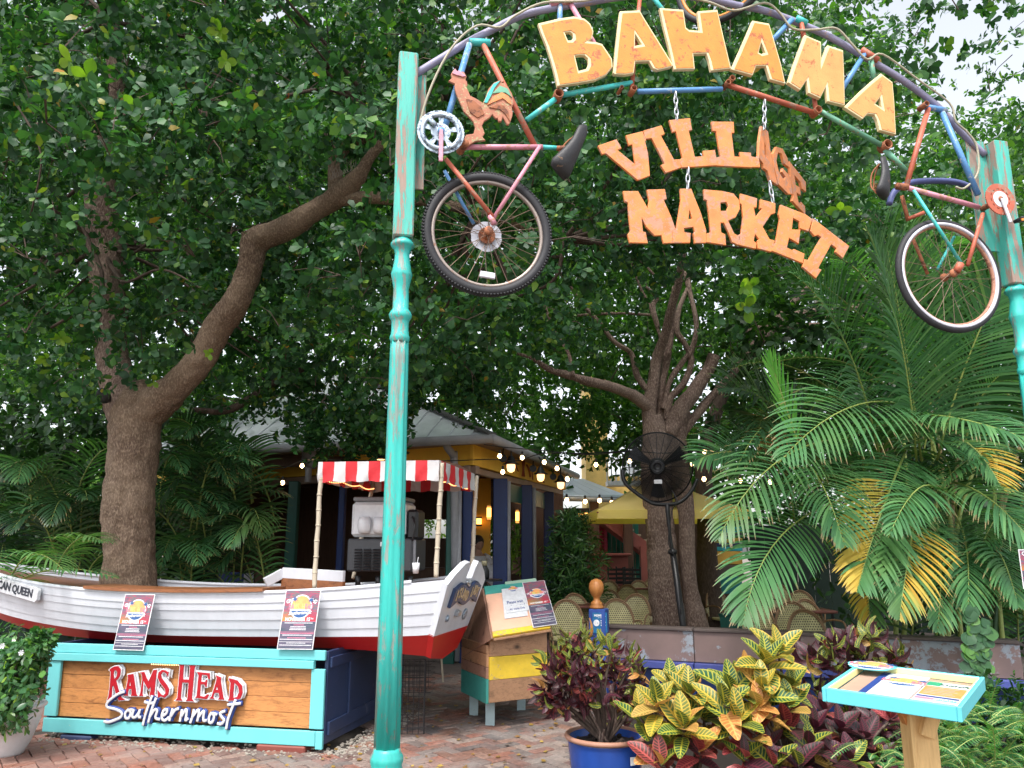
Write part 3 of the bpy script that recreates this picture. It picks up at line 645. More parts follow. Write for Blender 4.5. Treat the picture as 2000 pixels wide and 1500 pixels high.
# ------------------------------------------------------------------ entrance arch
YL = 3.75
PL = atY(786, 485, YL); ZC = PL[2]; PRc = atZ(1984, 574, ZC)
AP = Plane(PL*[1, 1, 0], (PRc-PL)*[1, 1, 0], (0, 0, 1))       # plane of the arch, normal towards the viewer
if AP.n[1] > 0: AP.n = -AP.n
def ap(x, y, d=0.0): return AP.w(x, y, d)
arch = thing('entrance_arch', 'turquoise two post entrance arch of welded bicycle tubes carrying big amber letters', 'arch', PL*[1, 1, 0])
def moulding(t, h):
    return 1+.045*abs(math.cos(4*t))
def thin(pr): return [(r_*.78, h_) for r_, h_ in pr]
def arch_post(base, top_z, lean):
    b = np.array(base)
    prof = [(.155, 0), (.155, .10), (.13, .12), (.125, .34), (.105, .40), (.10, .50), (.118, .52), (.122, .55), (.10, .58), (.097, .60), (.088, .625), (.096, .645), (.096, .665), (.080, .685), (.077, .70)]
    g = G(); g.lathe(b, thin(prof), 32); o1 = ob('post_base', g, M['teal_post'], arch, True)
    g = G(); g.lathe(b, thin([(.075, .70), (.072, 1.2), (.065, 1.9), (.059, 2.52), (.056, 2.66)]), 32, flute=lambda t, h: 1-.17*abs(math.sin(4*t))**.6+.03); ob('post_shaft', g, M['teal_post'], arch, True)
    g = G(); zc = ZC
    pr = [(.058, 2.64), (.064, 2.655), (.064, 2.67), (.056, 2.685), (.053, 2.72), (.056, zc-.33), (.076, zc-.31), (.082, zc-.295), (.06, zc-.27), (.055, zc-.20), (.056, zc-.15)]
    pr = [(.058, zc-.50), (.064, zc-.49), (.064, zc-.475), (.056, zc-.46), (.056, zc-.40), (.060, zc-.39), (.072, zc-.375), (.075, zc-.36), (.066, zc-.345), (.052, zc-.33), (.05, zc-.22), (.058, zc-.19), (.068, zc-.155), (.07, zc-.145), (.062, zc-.12), (.05, zc-.06), (.048, zc-.03), (.052, zc-.02), (.055, zc-.008), (.072, zc+.005), (.078, zc+.012), (.078, zc+.022), (.066, zc+.035), (.056, zc+.045), (.053, zc+.05)]
    g.lathe(b, thin([(.056, 2.6)]+[p for p in pr if p[1] > 2.6]), 28); ob('post_moulding', g, M['teal_post'], arch, True)
    g = G(); w = .052; g.box((b[0], b[1], (zc+.05+top_z)/2), (w*2, w*2, top_z-zc-.05), np.array(Matrix.Rotation(math.atan2(AP.u[1], AP.u[0]), 3, 'Z')), bev=.008); ob('square_post', g, M['worn_post'], arch)
zl = AP.px(788, 110)[1]; zr = AP.px(1948, 282)[1]
arch_post(AP.pt(0, 0)*[1, 1, 0]+[0, 0, 0], zl, 0); arch_post(PRc*[1, 1, 0], zr, 0)
g = G(); a, b = AP.px(822, 140), AP.px(822, 366); g.box(AP.pt(a[0]-.004, (a[1]+b[1])/2, -.03), (.075, .012, a[1]-b[1]), np.array(Matrix.Rotation(math.atan2(AP.u[1], AP.u[0]), 3, 'Z')), bev=.003); ob('backing_plate', g, M['worn_post'], arch)
g = G(); a, b = AP.px(1912, 285), AP.px(1912, 470); g.box(AP.pt(a[0], (a[1]+b[1])/2, -.03), (.14, .012, a[1]-b[1]+.1), np.array(Matrix.Rotation(math.atan2(AP.u[1], AP.u[0]), 3, 'Z')), bev=.003); ob('backing_plate', g, M['worn_post'], arch)
# curved main pipe (continues above the frame)
path = [(808, 143), (862, 110), (915, 78), (960, 55), (1020, 26), (1080, 12), (1150, 0), (1230, -12), (1310, -14), (1390, -6), (1440, 6), (1490, 15), (1540, 32), (1570, 44), (1620, 66), (1680, 100), (1720, 124), (1760, 148), (1810, 184), (1845, 214), (1885, 258), (1928, 300)]
g = G(); g.tube([ap(x, y, -.02) for x, y in path], .021, 10, 4); ob('arch_pipe', g, M['lilac'], arch, True)
g = G(); w = [(806, 300), (835, 190), (880, 100), (930, 55), (975, 58), (1005, 35), (1060, 10), (1140, 6), (1210, -10), (1300, -8), (1380, 8), (1430, 25), (1490, 10), (1520, 30), (1545, 60), (1590, 62), (1630, 60), (1660, 90), (1690, 120), (1720, 110), (1790, 160), (1850, 205), (1862, 240), (1885, 262), (1903, 290), (1905, 340), (1880, 370), (1862, 368)]
g.tube([ap(x, y, .02) for x, y in w], .007, 6, 5); ob('old_cable', g, M['cable'], arch, True)
def tubeo(name, a, b, r, m, d0=0.0, d1=0.0, par=None, seg=10):
    g = G(); g.tube([ap(*a, d0), ap(*b, d1)], r, seg); return ob(name, g, m, par or arch, True)
TB = [((917, 82), (957, 84), .021, 'turq'), ((917, 86), (858, 285), .0175, 'sky_blue'), ((944, 88), (1047, 290), .0165, 'orange'),
      ((1028, 235), (1084, 194), .0155, 'turq'), ((1096, 186), (1234, 162), .0155, 'turq'), ((1246, 179), (1410, 174), .0155, 'sky_blue'),
      ((1422, 166), (1592, 221), .0165, 'orange'), ((1600, 216), (1722, 284), .0155, 'green_tube'), ((1728, 292), (1770, 334), .0165, 'green_tube'),
      ((1094, 6), (1093, 60), .0155, 'sky_blue'), ((1114, 8), (1192, 138), .015, 'pink'), ((1250, -8), (1234, 172), .0125, 'orange'), ((1270, -12), (1304, 32), .014, 'turq'),
      ((1396, 142), (1410, 166), .013, 'green_tube'), ((1547, 38), (1500, 88), .016, 'sky_blue'), ((1565, 44), (1572, 84), .015, 'orange'), ((1590, 190), (1594, 218), .014, 'orange'),
      ((1688, 106), (1636, 188), .016, 'sky_blue'), ((1700, 112), (1707, 158), .0165, 'green_tube'), ((1555, 36), (1575, 46), .022, 'turq'), ((1682, 98), (1714, 118), .023, 'orange'), ((1075, 6), (1118, 3), .02, 'pink')]
for a, b, r, m in TB: tubeo('frame_tube', a, b, r, M[m])
def ring(c, r, L, m, nm='tube_socket', par=None, nrm=None):
    g = G(); a = ap(*c); n = AP.n if nrm is None else nrm
    prof = [(r, -L), (r, L), (r*.8, L), (r*.8, -L)]
    th = np.arange(17)[:16]*2*math.pi/16; V = []; f = []
    for rr, h in prof:
        for t in th: V.append(a+n*h+(AP.u*math.cos(t)+AP.v*math.sin(t))*rr)
    for i in range(4):
        i2 = (i+1) % 4
        for j in range(16): k = (j+1) % 16; f.append((i*16+j, i*16+k, i2*16+k, i2*16+j))
    g.add(V, f); return ob(nm, g, m, par or arch, True)
for c, r in (((1089, 188), .027), ((1235, 178), .018), ((1211, 176), .011), ((1426, 158), .018), ((1418, 166), .016), ((1593, 219), .024), ((1728, 286), .030), ((1803, 208), .019)): ring(c, r, .035, M['rust'])
# ---- amber letters
def P5(pts, ox, k=5, oy=0): return [(ox+x/k, oy+y/k) for x, y in pts]
LET = [
 ('letter', P5([(240,290),(440,242),(580,222),(680,243),(735,290),(765,360),(752,428),(700,462),(790,470),(850,487),(900,560),(945,630),(950,700),(890,780),(780,830),(600,862),(425,885),(405,790),(370,660),(320,500),(270,380)], 1000), [P5([(485,370),(540,362),(575,385),(580,430),(555,455),(520,455),(505,420)], 1000), P5([(585,595),(640,586),(685,588),(720,620),(727,680),(702,730),(622,750),(605,680)], 1000)]),
 ('letter', P5([(1030,172),(1215,162),(1250,225),(1390,450),(1535,685),(1520,700),(1390,730),(1350,715),(1310,645),(1170,650),(1155,762),(1075,777),(975,772),(965,760),(985,560),(1010,330)], 1000), [P5([(1170,375),(1210,435),(1247,492),(1165,507)], 1000)]),
 ('letter', [(1283,28),(1327,31),(1332,65),(1338,70),(1361,72),(1356,34),(1393,31),(1404,80),(1419,143),(1382,147),(1378,128),(1373,114),(1346,115),(1349,144),(1310,145),(1300,100),(1290,60)], []),
 ('letter', P5([(560,260),(715,288),(770,470),(830,680),(870,860),(730,820),(690,690),(590,690),(555,780),(355,725),(430,560),(500,400)], 1350), [P5([(642,450),(690,570),(640,582),(612,565)], 1350)]),
 ('letter_pale', P5([(1065,398),(1215,462),(1220,665),(1285,498),(1430,545),(1440,800),(1445,1070),(1285,1030),(1270,880),(1210,1000),(1100,950),(1085,820),(1015,920),(905,850),(960,680),(1020,520)], 1350), []),
 ('letter_pale', P5([(1800,770),(1908,850),(1925,1050),(1940,1350),(1790,1310),(1765,1210),(1740,1160),(1670,1150),(1620,1200),(1450,1090),(1600,940),(1700,850)], 1350), [P5([(1795,985),(1815,1110),(1738,1058)], 1350)])]
for m, o_, hs_ in LET:
    op = [AP.px(*p) for p in o_]; hp = [[AP.px(*p) for p in h] for h in hs_]
    g = xf(shape2d(op, hp, .010, .003), AP.mat(.04)); o = ob('letter', g, M['letter_edge'], arch)
    g = xf(shape2d(op, hp, .0015, .0, -.009), AP.mat(.0545)); 
    V = g.v[0]; V += AP.u*.004-AP.v*.004
    ob('letter_face', g, M[m], o)
# ---- wheels
def wheel(t, cpx, rad, d, tyre_w, spokes, rim_m, knob=True, disc=False, reflector=False, yaw=0, half=None, nm='wheel'):
    c = ap(*cpx, d); u = AP.u*math.cos(yaw)+AP.n*math.sin(yaw); v = AP.v; n = np.cross(u, v); n = n if n[1] < 0 else -n
    w = bpy.data.objects.new(nm, None); col.objects.link(w); w.parent = t; w.location = tuple(c-worldloc(t)); w.empty_display_size = .1
    def circ(r, k, h=0): return [c+(u*math.cos(a)+v*math.sin(a))*r+n*h for a in np.arange(k)*2*math.pi/k]
    g = G(); g.tube(circ(rad-tyre_w, 64), tyre_w, 10, closed=True)
    if knob:
        for i in range(120):
            a = i*2*math.pi/120
            for h in (-.6, .05, .65):
                aa = a+(.026 if h == .05 else 0); er = (u*math.cos(aa)+v*math.sin(aa)); et = (-u*math.sin(aa)+v*math.cos(aa))
                hh = tyre_w*h; rr = rad-tyre_w+math.sqrt(max(0, tyre_w**2-hh**2))
                p = c+er*rr+n*hh; g.box(p, (.008, .010, .010), np.stack([er, et, n], 1))
    ob('tyre', g, M['tyre'], w, True)
    rr = rad-tyre_w*2-.006; g = G(); V = []; f = []; K = 64
    for (r_, h) in ((rr+.012, -.012), (rr+.012, .012), (rr-.004, .012), (rr-.008, .0), (rr-.004, -.012)): V += circ(r_, K, h)
    for i in range(5):
        for j in range(K): k = (j+1) % K; f.append((i*K+j, i*K+k, ((i+1) % 5)*K+k, ((i+1) % 5)*K+j))
    g.add(V, f); ob('rim', g, rim_m, w, True)
    g = G(); g.lathe(c, [(.012, -.055), (.025, -.045), (.025, -.03), (.014, -.022), (.014, .022), (.025, .03), (.025, .045), (.012, .055)], 14, n); ob('hub', g, M['rust'], w, True)
    for i in range(spokes):
        a0 = i*2*math.pi/spokes; side = 1 if i % 2 else -1; a1 = a0+.5*(1 if (i//2) % 2 else -1)
        p = c+(u*math.cos(a0)+v*math.sin(a0))*(rr-.003); q = c+(u*math.cos(a1)+v*math.sin(a1))*.025+n*.035*side
        g = G(); g.tube([q, p], .0016, 4, cap=False); ob('spoke', g, M['spoke'], w)
    if disc:
        prof2 = [(.075+.004*math.cos(0)) for _ in range(1)]; pts = []
        for i in range(48):
            a = i*2*math.pi/48; r_ = .082+(.0 if i % 8 in (0, 1) else .004); pts.append((math.cos(a)*r_, math.sin(a)*r_))
        hole = [(math.cos(a)*.03, math.sin(a)*.03) for a in np.arange(20)*2*math.pi/20]
        g = shape2d(pts, [hole], .0012); mm = Matrix.Identity(4)
        for i in range(3): mm[i][0] = u[i]; mm[i][1] = v[i]; mm[i][2] = n[i]; mm[i][3] = (c-n*.042)[i]
        ob('spoke_guard', xf(g, mm), paint('cloudy_plastic', (.45, .46, .52), (.3, .28, .3), .3, .4, 20), w)
        for k_ in range(5):
            g = G(); g.tube([c+(u*math.cos(a)+v*math.sin(a))*(.024+.005*k_)+n*(-.034+.002*k_) for a in np.arange(24)*2*math.pi/24], .003, 5, closed=True); ob('sprocket', g, M['rust'], w)
    if reflector:
        q = c+(u*.0-v*(rr*.80)); g = G(); g.box(q, (.085, .018, .034), np.stack([u*.995-v*.1, n, v*.995+u*.1], 1), bev=.005); ob('reflector', g, flat('white_reflector', (.62, .6, .66), .3), w)
    return w
lb = thing('bicycle', 'upside down bicycle frame hung at the left post with knobbly front wheel', 'bicycle', ap(950, 440))
wheel(lb, (953, 455), .350, -.01, .026, 32, M['rim'], True, True, True)
for a, b, r, m, d0, d1 in (((900, 291), (1058, 291), .015, 'pink', .02, .02), ((868, 320), (960, 432), .0125, 'orange', .055, .05), ((1050, 295), (962, 432), .011, 'pink', .05, .05), ((870, 325), (928, 430), .010, 'sky_blue', -.05, -.05), ((1058, 291), (1090, 293), .013, 'turq', .02, .02)):
    g = G(); g.tube([ap(*a, d0), ap(*b, d1)], r, 10); ob('frame_tube', g, M[m], lb, True)
g = G(); g.tube([ap(900, 291, -.03), ap(905, 291, .07)], .022, 12); ob('bottom_bracket', g, M['rust'], lb, True)
g = G(); g.tube([ap(955, 428, .045), ap(962, 445, .05)], .016, 8); ob('dropout', g, M['pink'], lb, True)
def chainring(t, cpx, r, d, m, arms=5, plate=False, tilt=0.0, inner=None):
    c = AP.px(*cpx); out = []; K = 84
    for i in range(K): a = i*2*math.pi/K; rr = r*(1+(.022 if i % 2 else 0)); out.append((c[0]+math.cos(a)*rr, c[1]+math.sin(a)*rr))
    holes = []
    if not plate:
        for i in range(arms):
            a0 = (i+.14)*2*math.pi/arms+.3; a1 = (i+.86)*2*math.pi/arms+.3; n = 8
            holes.append([(c[0]+math.cos(a0+(a1-a0)*j/n)*r*.72, c[1]+math.sin(a0+(a1-a0)*j/n)*r*.72) for j in range(n+1)]+[(c[0]+math.cos(a1-(a1-a0)*j/n)*r*.42, c[1]+math.sin(a1-(a1-a0)*j/n)*r*.42) for j in range(n+1)])
    else:
        for i in range(12):
            a = i*2*math.pi/12; a2 = a+.28; holes.append([(c[0]+math.cos(q)*rr, c[1]+math.sin(q)*rr) for q, rr in ((a, r*.70), (a2, r*.70), (a2, r*.63), (a, r*.63))])
        for i in range(5):
            a = i*2*math.pi/5+.4; holes.append([(c[0]+math.cos(a)*r*.3+math.cos(q)*r*.09, c[1]+math.sin(a)*r*.3+math.sin(q)*r*.09) for q in np.arange(10)*2*math.pi/10])
    ob('chainring', xf(shape2d(out, holes, .003, .0008), AP.mat(d)), m, t)
chainring(lb, (857, 277), .122, .10, M['chrome'])
g = G(); g.tube([AP.pt(AP.px(857, 277)[0]+math.cos(a)*.098, AP.px(857, 277)[1]+math.sin(a)*.098, .105) for a in np.arange(48)*2*math.pi/48], .013, 8, closed=True, flat=1); ob('chain_guard', g, M['chrome'], lb, True)
g = G(); g.beam(ap(857, 270, .118), ap(856, 338, .13), .022, .012, up=AP.n, bev=.004); ob('crank_arm', g, M['pink'], lb)
g = G(); g.tube([ap(857, 277, .07), ap(857, 277, .125)], .018, 10); ob('crank_axle', g, M['sky_blue'], lb, True)
g = G(); g.tube([ap(835, 252, .11), ap(845, 268, .125)], .014, 8); ob('pedal_stub', g, M['chrome'], lb, True)
def saddle(t, nose, tail, side, w0=.03, w1=.075, dd=.0, flip=1):
    """tapered padded saddle from nose px to tail px"""
    a, b = ap(*nose, dd), ap(*tail, dd); ax = b-a; L = np.linalg.norm(ax); ax /= L; sd = ap(*side, dd)-ap(*nose, dd); sd -= ax*np.dot(sd, ax); sd /= np.linalg.norm(sd); wd = np.cross(ax, sd); wd = wd if np.dot(wd, AP.n) < 0 else -wd; wd, sd = wd*.55+sd*.83, sd*.55-wd*.83
    V = []; K = 14; n = 12
    for i in range(n):
        t_ = i/(n-1); w = (w0+(w1-w0)*max(0, (t_-.35)/.65)**1.2)*(math.sin(min(1, t_*6+.25)*math.pi/2))*(1 if t_ < .93 else .75); h = (.022+.02*t_)*(1 if t_ < .95 else .7)
        c = a+ax*L*t_+sd*(.02*math.sin(t_*3.0))
        for j in range(K):
            q = j*2*math.pi/K; cs, sn = math.cos(q), math.sin(q); V.append(c+wd*w*cs+sd*h*(sn if sn > 0 else sn*.35-.0))
    f = [(i*K+j, i*K+(j+1) % K, (i+1)*K+(j+1) % K, (i+1)*K+j) for i in range(n-1) for j in range(K)]+[tuple(range(K))[::-1], tuple((n-1)*K+j for j in range(K))]
    g = G(); g.add(V, f); s_ = ob('saddle', g, M['saddle'], t, True)
    g = G()
    for q in (-1, 1): g.tube([a+ax*L*.15-sd*.01, a+ax*L*.4+wd*.02*q-sd*.045, a+ax*L*.75+wd*.022*q-sd*.045, a+ax*L*.92+wd*.02*q-sd*.01], .0045, 6, 4)
    ob('saddle_rail', g, M['rust'], s_, True)
    g = G()
    for k in range(6): q = b-sd*.012+wd*(-.04+.016*k)-ax*.03; g.tube([q+sd*.0+(sd*math.cos(a_)*.008+wd*math.sin(a_)*.008)*1-ax*.003*a_ for a_ in np.arange(0, 14, .8)], .0016, 4)
    ob('saddle_spring', g, M['rust'], s_)
saddle(lb, (1138, 252), (1085, 342), (1150, 320), .04, .085, .03)
g = G(); g.tube([ap(1085, 293, .02), ap(1112, 296, .03), ap(1105, 310, .03)], .014, 8, 3); ob('seat_clamp', g, M['rust'], lb, True)
# right bicycle
rbk = thing('bicycle', 'orange and green bicycle frame hung at the right post with white rimmed wheel', 'bicycle', ap(1855, 520))
wheel(rbk, (1853, 538), .360, .0, .022, 28, M['rim_rust'], False)
w2 = [o for o in rbk.children if o.name.startswith('wheel')][0]
g = G(); c_ = ap(1853, 538); g.tube([c_+(AP.u*math.cos(a)+AP.v*math.sin(a))*.325+AP.n*.012 for a in np.arange(64)*2*math.pi/64], .012, 8, closed=True); ob('white_rim_band', g, paint('white_rubber', (.6, .6, .68), (.2, .18, .2), .2, .6, 14), w2, True)
for a, b, r, m, d0, d1 in (((1803, 208), (1848, 216), .018, 'sky_blue', .0, .0), ((1813, 212), (1765, 368), .0165, 'orange', .0, .02), ((1840, 220), (1903, 385), .018, 'sky_blue', .0, .03), ((1762, 370), (1902, 410), .0155, 'pink', .03, .04), ((1773, 378), (1862, 520), .010, 'turq', .05, .06),
        ((1905, 425), (1875, 525), .0125, 'orange', .06, .06), ((1768, 378), (1785, 425), .012, 'rust', -.03, -.05), ((1795, 455), (1828, 528), .010, 'rust', -.06, -.07), ((1878, 455), (1845, 520), .009, 'turq', -.06, -.06), ((1783, 422), (1805, 415), .012, 'orange', -.04, .0)):
    g = G(); g.tube([ap(*a, d0), ap(*b, d1)], r, 10); ob('frame_tube', g, M[m], rbk, True)
chainring(rbk, (1924, 405), .10, .115, M['orange'], plate=True); c0 = AP.px(1924, 405)
g = xf(shape2d([(c0[0]+math.cos(a)*.052, c0[1]+math.sin(a)*.052) for a in np.arange(30)*2*math.pi/30], [], .004), AP.mat(.117)); ob('crank_spider', g, M['white_hull'], rbk)
g = G(); g.beam(ap(1924, 405, .13), ap(1938, 452, .14), .02, .012, up=AP.n, bev=.004); ob('crank_arm', g, M['white_hull'], rbk)
g = G(); g.box(ap(1958, 448, .16), (.10, .07, .022), np.stack([AP.u*.97+AP.v*.24, AP.n, AP.v*.97-AP.u*.24], 1), bev=.006); ob('pedal', g, M['black'], rbk)
g = G(); g.box(ap(1950, 453, .196), (.05, .006, .014), np.stack([AP.u*.97+AP.v*.24, AP.n, AP.v*.97-AP.u*.24], 1)); ob('pedal_reflector', g, M['letter'], rbk)
g = G(); g.tube([ap(1924, 405, -.04), ap(1924, 405, .125)], .018, 10); ob('crank_axle', g, M['rust'], rbk, True)
g = G(); g.tube([ap(1745, 368, .03), ap(1765, 370, .03)], .022, 8); ob('seat_clamp', g, M['rust'], rbk, True)
g = G(); g.tube([ap(1862, 522, .06), ap(1856, 536, .05)], .022, 8); ob('dropout', g, M['orange'], rbk, True)
saddle(rbk, (1716, 312), (1712, 388), (1745, 360), .036, .078, .03)
# thick blue hoop behind the right post
g = G(); hp = AP.px(1930, 425); q = [(1790, 365), (1800, 340), (1830, 322), (1880, 318), (1930, 322), (1965, 340), (1988, 375), (1998, 420), (1990, 455)]
bh = thing('rubber_hoop', 'blue rubber hoop standing behind the right post', 'hoop', ap(1890, 420, -.25)); g.tube([ap(x, y, -.25) for x, y in q], .02, 8, 5); ob('tube', g, paint('blue_rubber', (.09, .11, .28), (.05, .05, .08), .2, .5), bh, True)
# wheel on top of the arch
wheel(arch, (1428, -72), .33, -.10, .020, 24, M['letter'], False, yaw=.85)
# rooster cut out
RO = [(415,160),(450,130),(440,90),(455,60),(480,30),(500,60),(520,50),(540,70),(560,58),(580,75),(600,110),(590,150),(605,170),(610,200),(600,225),(640,320),(700,350),(780,400),(810,340),(840,250),(900,180),(960,155),(1000,165),(975,180),(1050,230),(1090,300),(1105,400),(1085,445),(1095,500),(1090,540),(1060,620),(1040,625),(1010,570),(990,540),(975,590),(950,590),(940,555),(920,560),(880,515),(850,550),(790,590),(765,640),(780,680),(795,720),(770,760),(800,795),(700,802),(620,850),(575,800),(600,740),(680,730),(700,660),(680,600),(640,550),(580,490),(540,400),(500,310),(480,240),(480,190)]
ro = thing('rooster_cutout', 'rusty metal rooster cut out standing on the pink tube', 'rooster figure', ap(920, 285, .03))
def rp_(l): return [AP.px(800+x/5.5556, 140+y/5.5556) for x, y in l]
m_ro = paint('rooster_rust', (.46, .19, .12), (.45, .36, .2), .6, .8, 30, bmp=.6)
ob('body', xf(shape2d(rp_(RO), [], .005, .004, -.002), AP.mat(.045)), m_ro, ro)
for fe, mm in (([(790,395),(830,300),(890,200),(960,165),(900,240),(860,330),(820,400)], 'turq'), ([(830,420),(900,330),(980,290),(1050,330),(1080,420),(1050,400),(990,350),(920,380)], 'coral'), ([(850,450),(930,420),(1000,430),(1050,500),(1060,590),(1020,520),(960,470)], 'rust'), ([(880,300),(960,220),(1040,250),(1085,340),(1020,290),(950,290)], 'green_tube'), ([(600,360),(680,380),(760,450),(790,520),(720,560),(640,500)], 'rust')):
    ob('feather', xf(shape2d(rp_(fe), [], .002, .001), AP.mat(.057)), M[mm], ro)
ob('comb', xf(shape2d(rp_([(450,85),(480,40),(500,68),(520,58),(545,80),(575,80),(590,115),(560,120),(500,105)]), [], .003, .001), AP.mat(.057)), M['pink'], ro)
# ---- hanging words VILLAGE and MARKET
def H6(pts): return [(1140+x/3.7037, 220+y/3.7037) for x, y in pts]
sg = Plane(ap(1300, 350, .03), AP.u, AP.v); sg.n = AP.n
vs = thing('hanging_sign', 'upper hanging orange metal sign spelling VILLAGE with its right end bent back', 'sign', sg.w(1318, 235))
ms = thing('hanging_sign', 'lower hanging orange metal sign spelling MARKET', 'sign', sg.w(1343, 368))
VIL = [[(100,245),(235,198),(270,262),(240,275),(370,380),(350,235),(325,240),(303,170),(422,140),(447,205),(440,212),(462,300),(475,460),(400,490),(385,490),(160,300),(130,305)],
 [(430,135),(560,98),(582,160),(555,172),(650,345),(690,343),(700,402),(590,440),(555,385),(582,373),(490,190),(443,195)],
 [(615,60),(765,45),(780,130),(755,135),(800,325),(865,320),(860,282),(945,275),(965,385),(705,402),(690,345),(712,330),(665,140),(640,145)],
 [(920,70),(1080,72),(1085,150),(1065,152),(1085,322),(1130,325),(1125,290),(1205,295),(1212,400),(960,388),(950,332),(985,322),(955,140),(930,135)]]
AGE = [([(1278,100),(1325,140),(1345,300),(1370,420),(1395,528),(1340,490),(1322,425),(1295,405),(1290,372),(1258,330),(1262,210)], [[(1298,215),(1310,250),(1320,335),(1298,310)]]),
 ([(1385,250),(1430,265),(1465,330),(1478,400),(1442,370),(1425,300),(1397,290),(1385,350),(1402,430),(1440,490),(1452,468),(1425,430),(1432,405),(1490,470),(1502,592),(1470,590),(1400,520),(1370,400),(1360,300)], []),
 ([(1480,355),(1598,505),(1600,575),(1570,552),(1560,505),(1515,455),(1525,525),(1555,545),(1562,600),(1530,580),(1545,650),(1572,682),(1567,650),(1592,680),(1595,740),(1500,640),(1510,600),(1490,480)], [])]
for p in VIL: ob('letter', xf(shape2d([sg.px(*q) for q in H6(p)], [], .006, .003, -.002), sg.mat(0)), M['coral'], vs)
ob('joining_bar', xf(shape2d([sg.px(*q) for q in H6([(1205,320),(1262,335),(1272,398),(1210,397)])], [], .006, .003, -.002), sg.mat(0)), M['coral'], vs)
hg = sg.w(*H6([(1262, 330)])[0]); bu = AP.u*math.cos(.62)-AP.n*math.sin(.62); bent = Plane(hg, bu, AP.v); 
for p, h in AGE: ob('letter', xf(shape2d([bent.px(*q) for q in H6(p)], [[bent.px(*q) for q in H6(k)] for k in h], .006, .003, -.002), bent.mat(0)), M['coral'], vs)
MAR = [([(283,572),(390,572),(462,700),(470,640),(455,562),(583,558),(597,628),(575,635),(630,760),(662,850),(636,862),(640,946),(575,948),(560,890),(510,893),(450,830),(415,760),(425,865),(445,868),(460,948),(330,943),(315,885),(335,860),(325,760),(318,655),(295,645)], []),
 ([(695,555),(775,555),(795,610),(840,720),(882,855),(882,945),(800,947),(790,875),(800,865),(790,830),(720,840),(725,870),(770,875),(765,945),(643,945),(638,862),(665,850),(690,700),(700,640)], [[(762,700),(782,772),(753,775)]]),
 ([(865,560),(1000,572),(1080,590),(1120,640),(1125,700),(1095,760),(1040,785),(1085,880),(1130,900),(1112,960),(1070,940),(1040,860),(1010,800),(985,800),(990,870),(1020,885),(1025,962),(885,940),(885,880),(915,870),(905,760),(890,640),(870,630)], [[(985,655),(1030,650),(1042,682),(1030,715),(985,715)]]),
 ([(1130,590),(1250,625),(1245,690),(1225,690),(1240,760),(1285,700),(1270,695),(1275,632),(1382,660),(1380,730),(1350,740),(1290,830),(1340,920),(1378,930),(1350,1010),(1255,985),(1250,930),(1265,920),(1235,880),(1225,930),(1245,950),(1240,988),(1116,960),(1114,890),(1135,880),(1150,760),(1140,670),(1128,660)], []),
 ([(1420,670),(1600,740),(1648,775),(1620,862),(1560,840),(1555,790),(1510,765),(1500,850),(1562,850),(1550,950),(1500,920),(1480,908),(1465,980),(1510,1002),(1515,990),(1592,1025),(1580,1092),(1350,1000),(1357,965),(1385,945),(1415,770),(1405,740)], []),
 ([(1655,770),(1915,970),(1870,1055),(1815,1010),(1825,985),(1785,955),(1690,1130),(1715,1140),(1675,1200),(1578,1120),(1592,1065),(1620,1070),(1715,905),(1690,888),(1665,895),(1635,860)], [])]
for p, h in MAR: ob('letter', xf(shape2d([sg.px(*q) for q in H6(p)], [[sg.px(*q) for q in H6(k)] for k in h], .006, .003, -.002), sg.mat(0)), M['coral'], ms)
def chain(t, a, b, n=None):
    a, b = sg.w(*a), sg.w(*b); L = np.linalg.norm(b-a); n = max(2, int(L/.034)); d = (b-a)/L
    for i in range(n):
        c = a+d*(i+.5)*L/n; s1 = AP.u if i % 2 else AP.n; h = L/n*.68; w = .011
        g = G(); g.tube([c+d*h*math.cos(q)*(1 if abs(math.cos(q)) > .5 else 1)+s1*w*math.sin(q) for q in np.arange(12)*2*math.pi/12], .0042, 6, closed=True); ob('chain_link', g, M['steel'], t, True)
chain(vs, (1319, 180), (1322, 236)); chain(vs, (1493, 196), (1493, 252)); chain(ms, (1344, 328), (1343, 370)); chain(ms, (1503, 355), (1510, 396))
# pipe clamp and lantern behind the right post: dark blue curved street light seen low
# ------------------------------------------------------------------ sign box under the boat
BR, BL = atZ(630, 1458, .05), atZ(85, 1428, .05)
BP = Plane(BL, BR-BL, (0, -.02, 1))            # front face of the box
bx = thing('sign_box', 'aqua framed cedar sign box with raised lettering carrying the boat', 'sign box', BL)
rotB = np.stack([BP.u, -BP.n, BP.v], 1)
def bboard(name, x0, y0, x1, y1, m, d=0.0, th=.03, par=None, bev=.004):
    """board given by plane coords"""
    g = G(); g.box(BP.pt((x0+x1)/2, (y0+y1)/2, d-th/2), (x1-x0, th, y1-y0), rotB, bev); return ob(name, g, m, par or bx)
c00, c11 = BP.px(112, 1256), BP.px(636, 1270); cb0, cb1 = BP.px(85, 1428), BP.px(630, 1460)
WB = cb1[0]; HB = (c00[1]+c11[1])/2; fwid = .095
bboard('frame_board', .0, HB-.075, WB, HB, M['aqua'], .02); bboard('frame_board', .0, HB-.14, WB-.09, HB-.078, M['aqua'], .035, .045)
bboard('frame_board', .0, 0, WB-.06, .112, M['aqua'], .02); bboard('frame_board', .0, .128, .12, HB-.143, M['aqua'], .02); bboard('frame_board', WB-.115, .128, WB, HB-.143, M['aqua'], .018)
bboard('frame_board', WB-.056, -.02, WB+.005, .113, M['aqua'], .024)
ys = [.12, .235, .35, .465, HB-.135]
for i in range(4): bboard('cedar_plank', .10+.002*i, ys[i]+.0012, WB-.10, ys[i+1]-.0012, M['cedar'], -.022+.003*(i % 2), .02, None, .002)
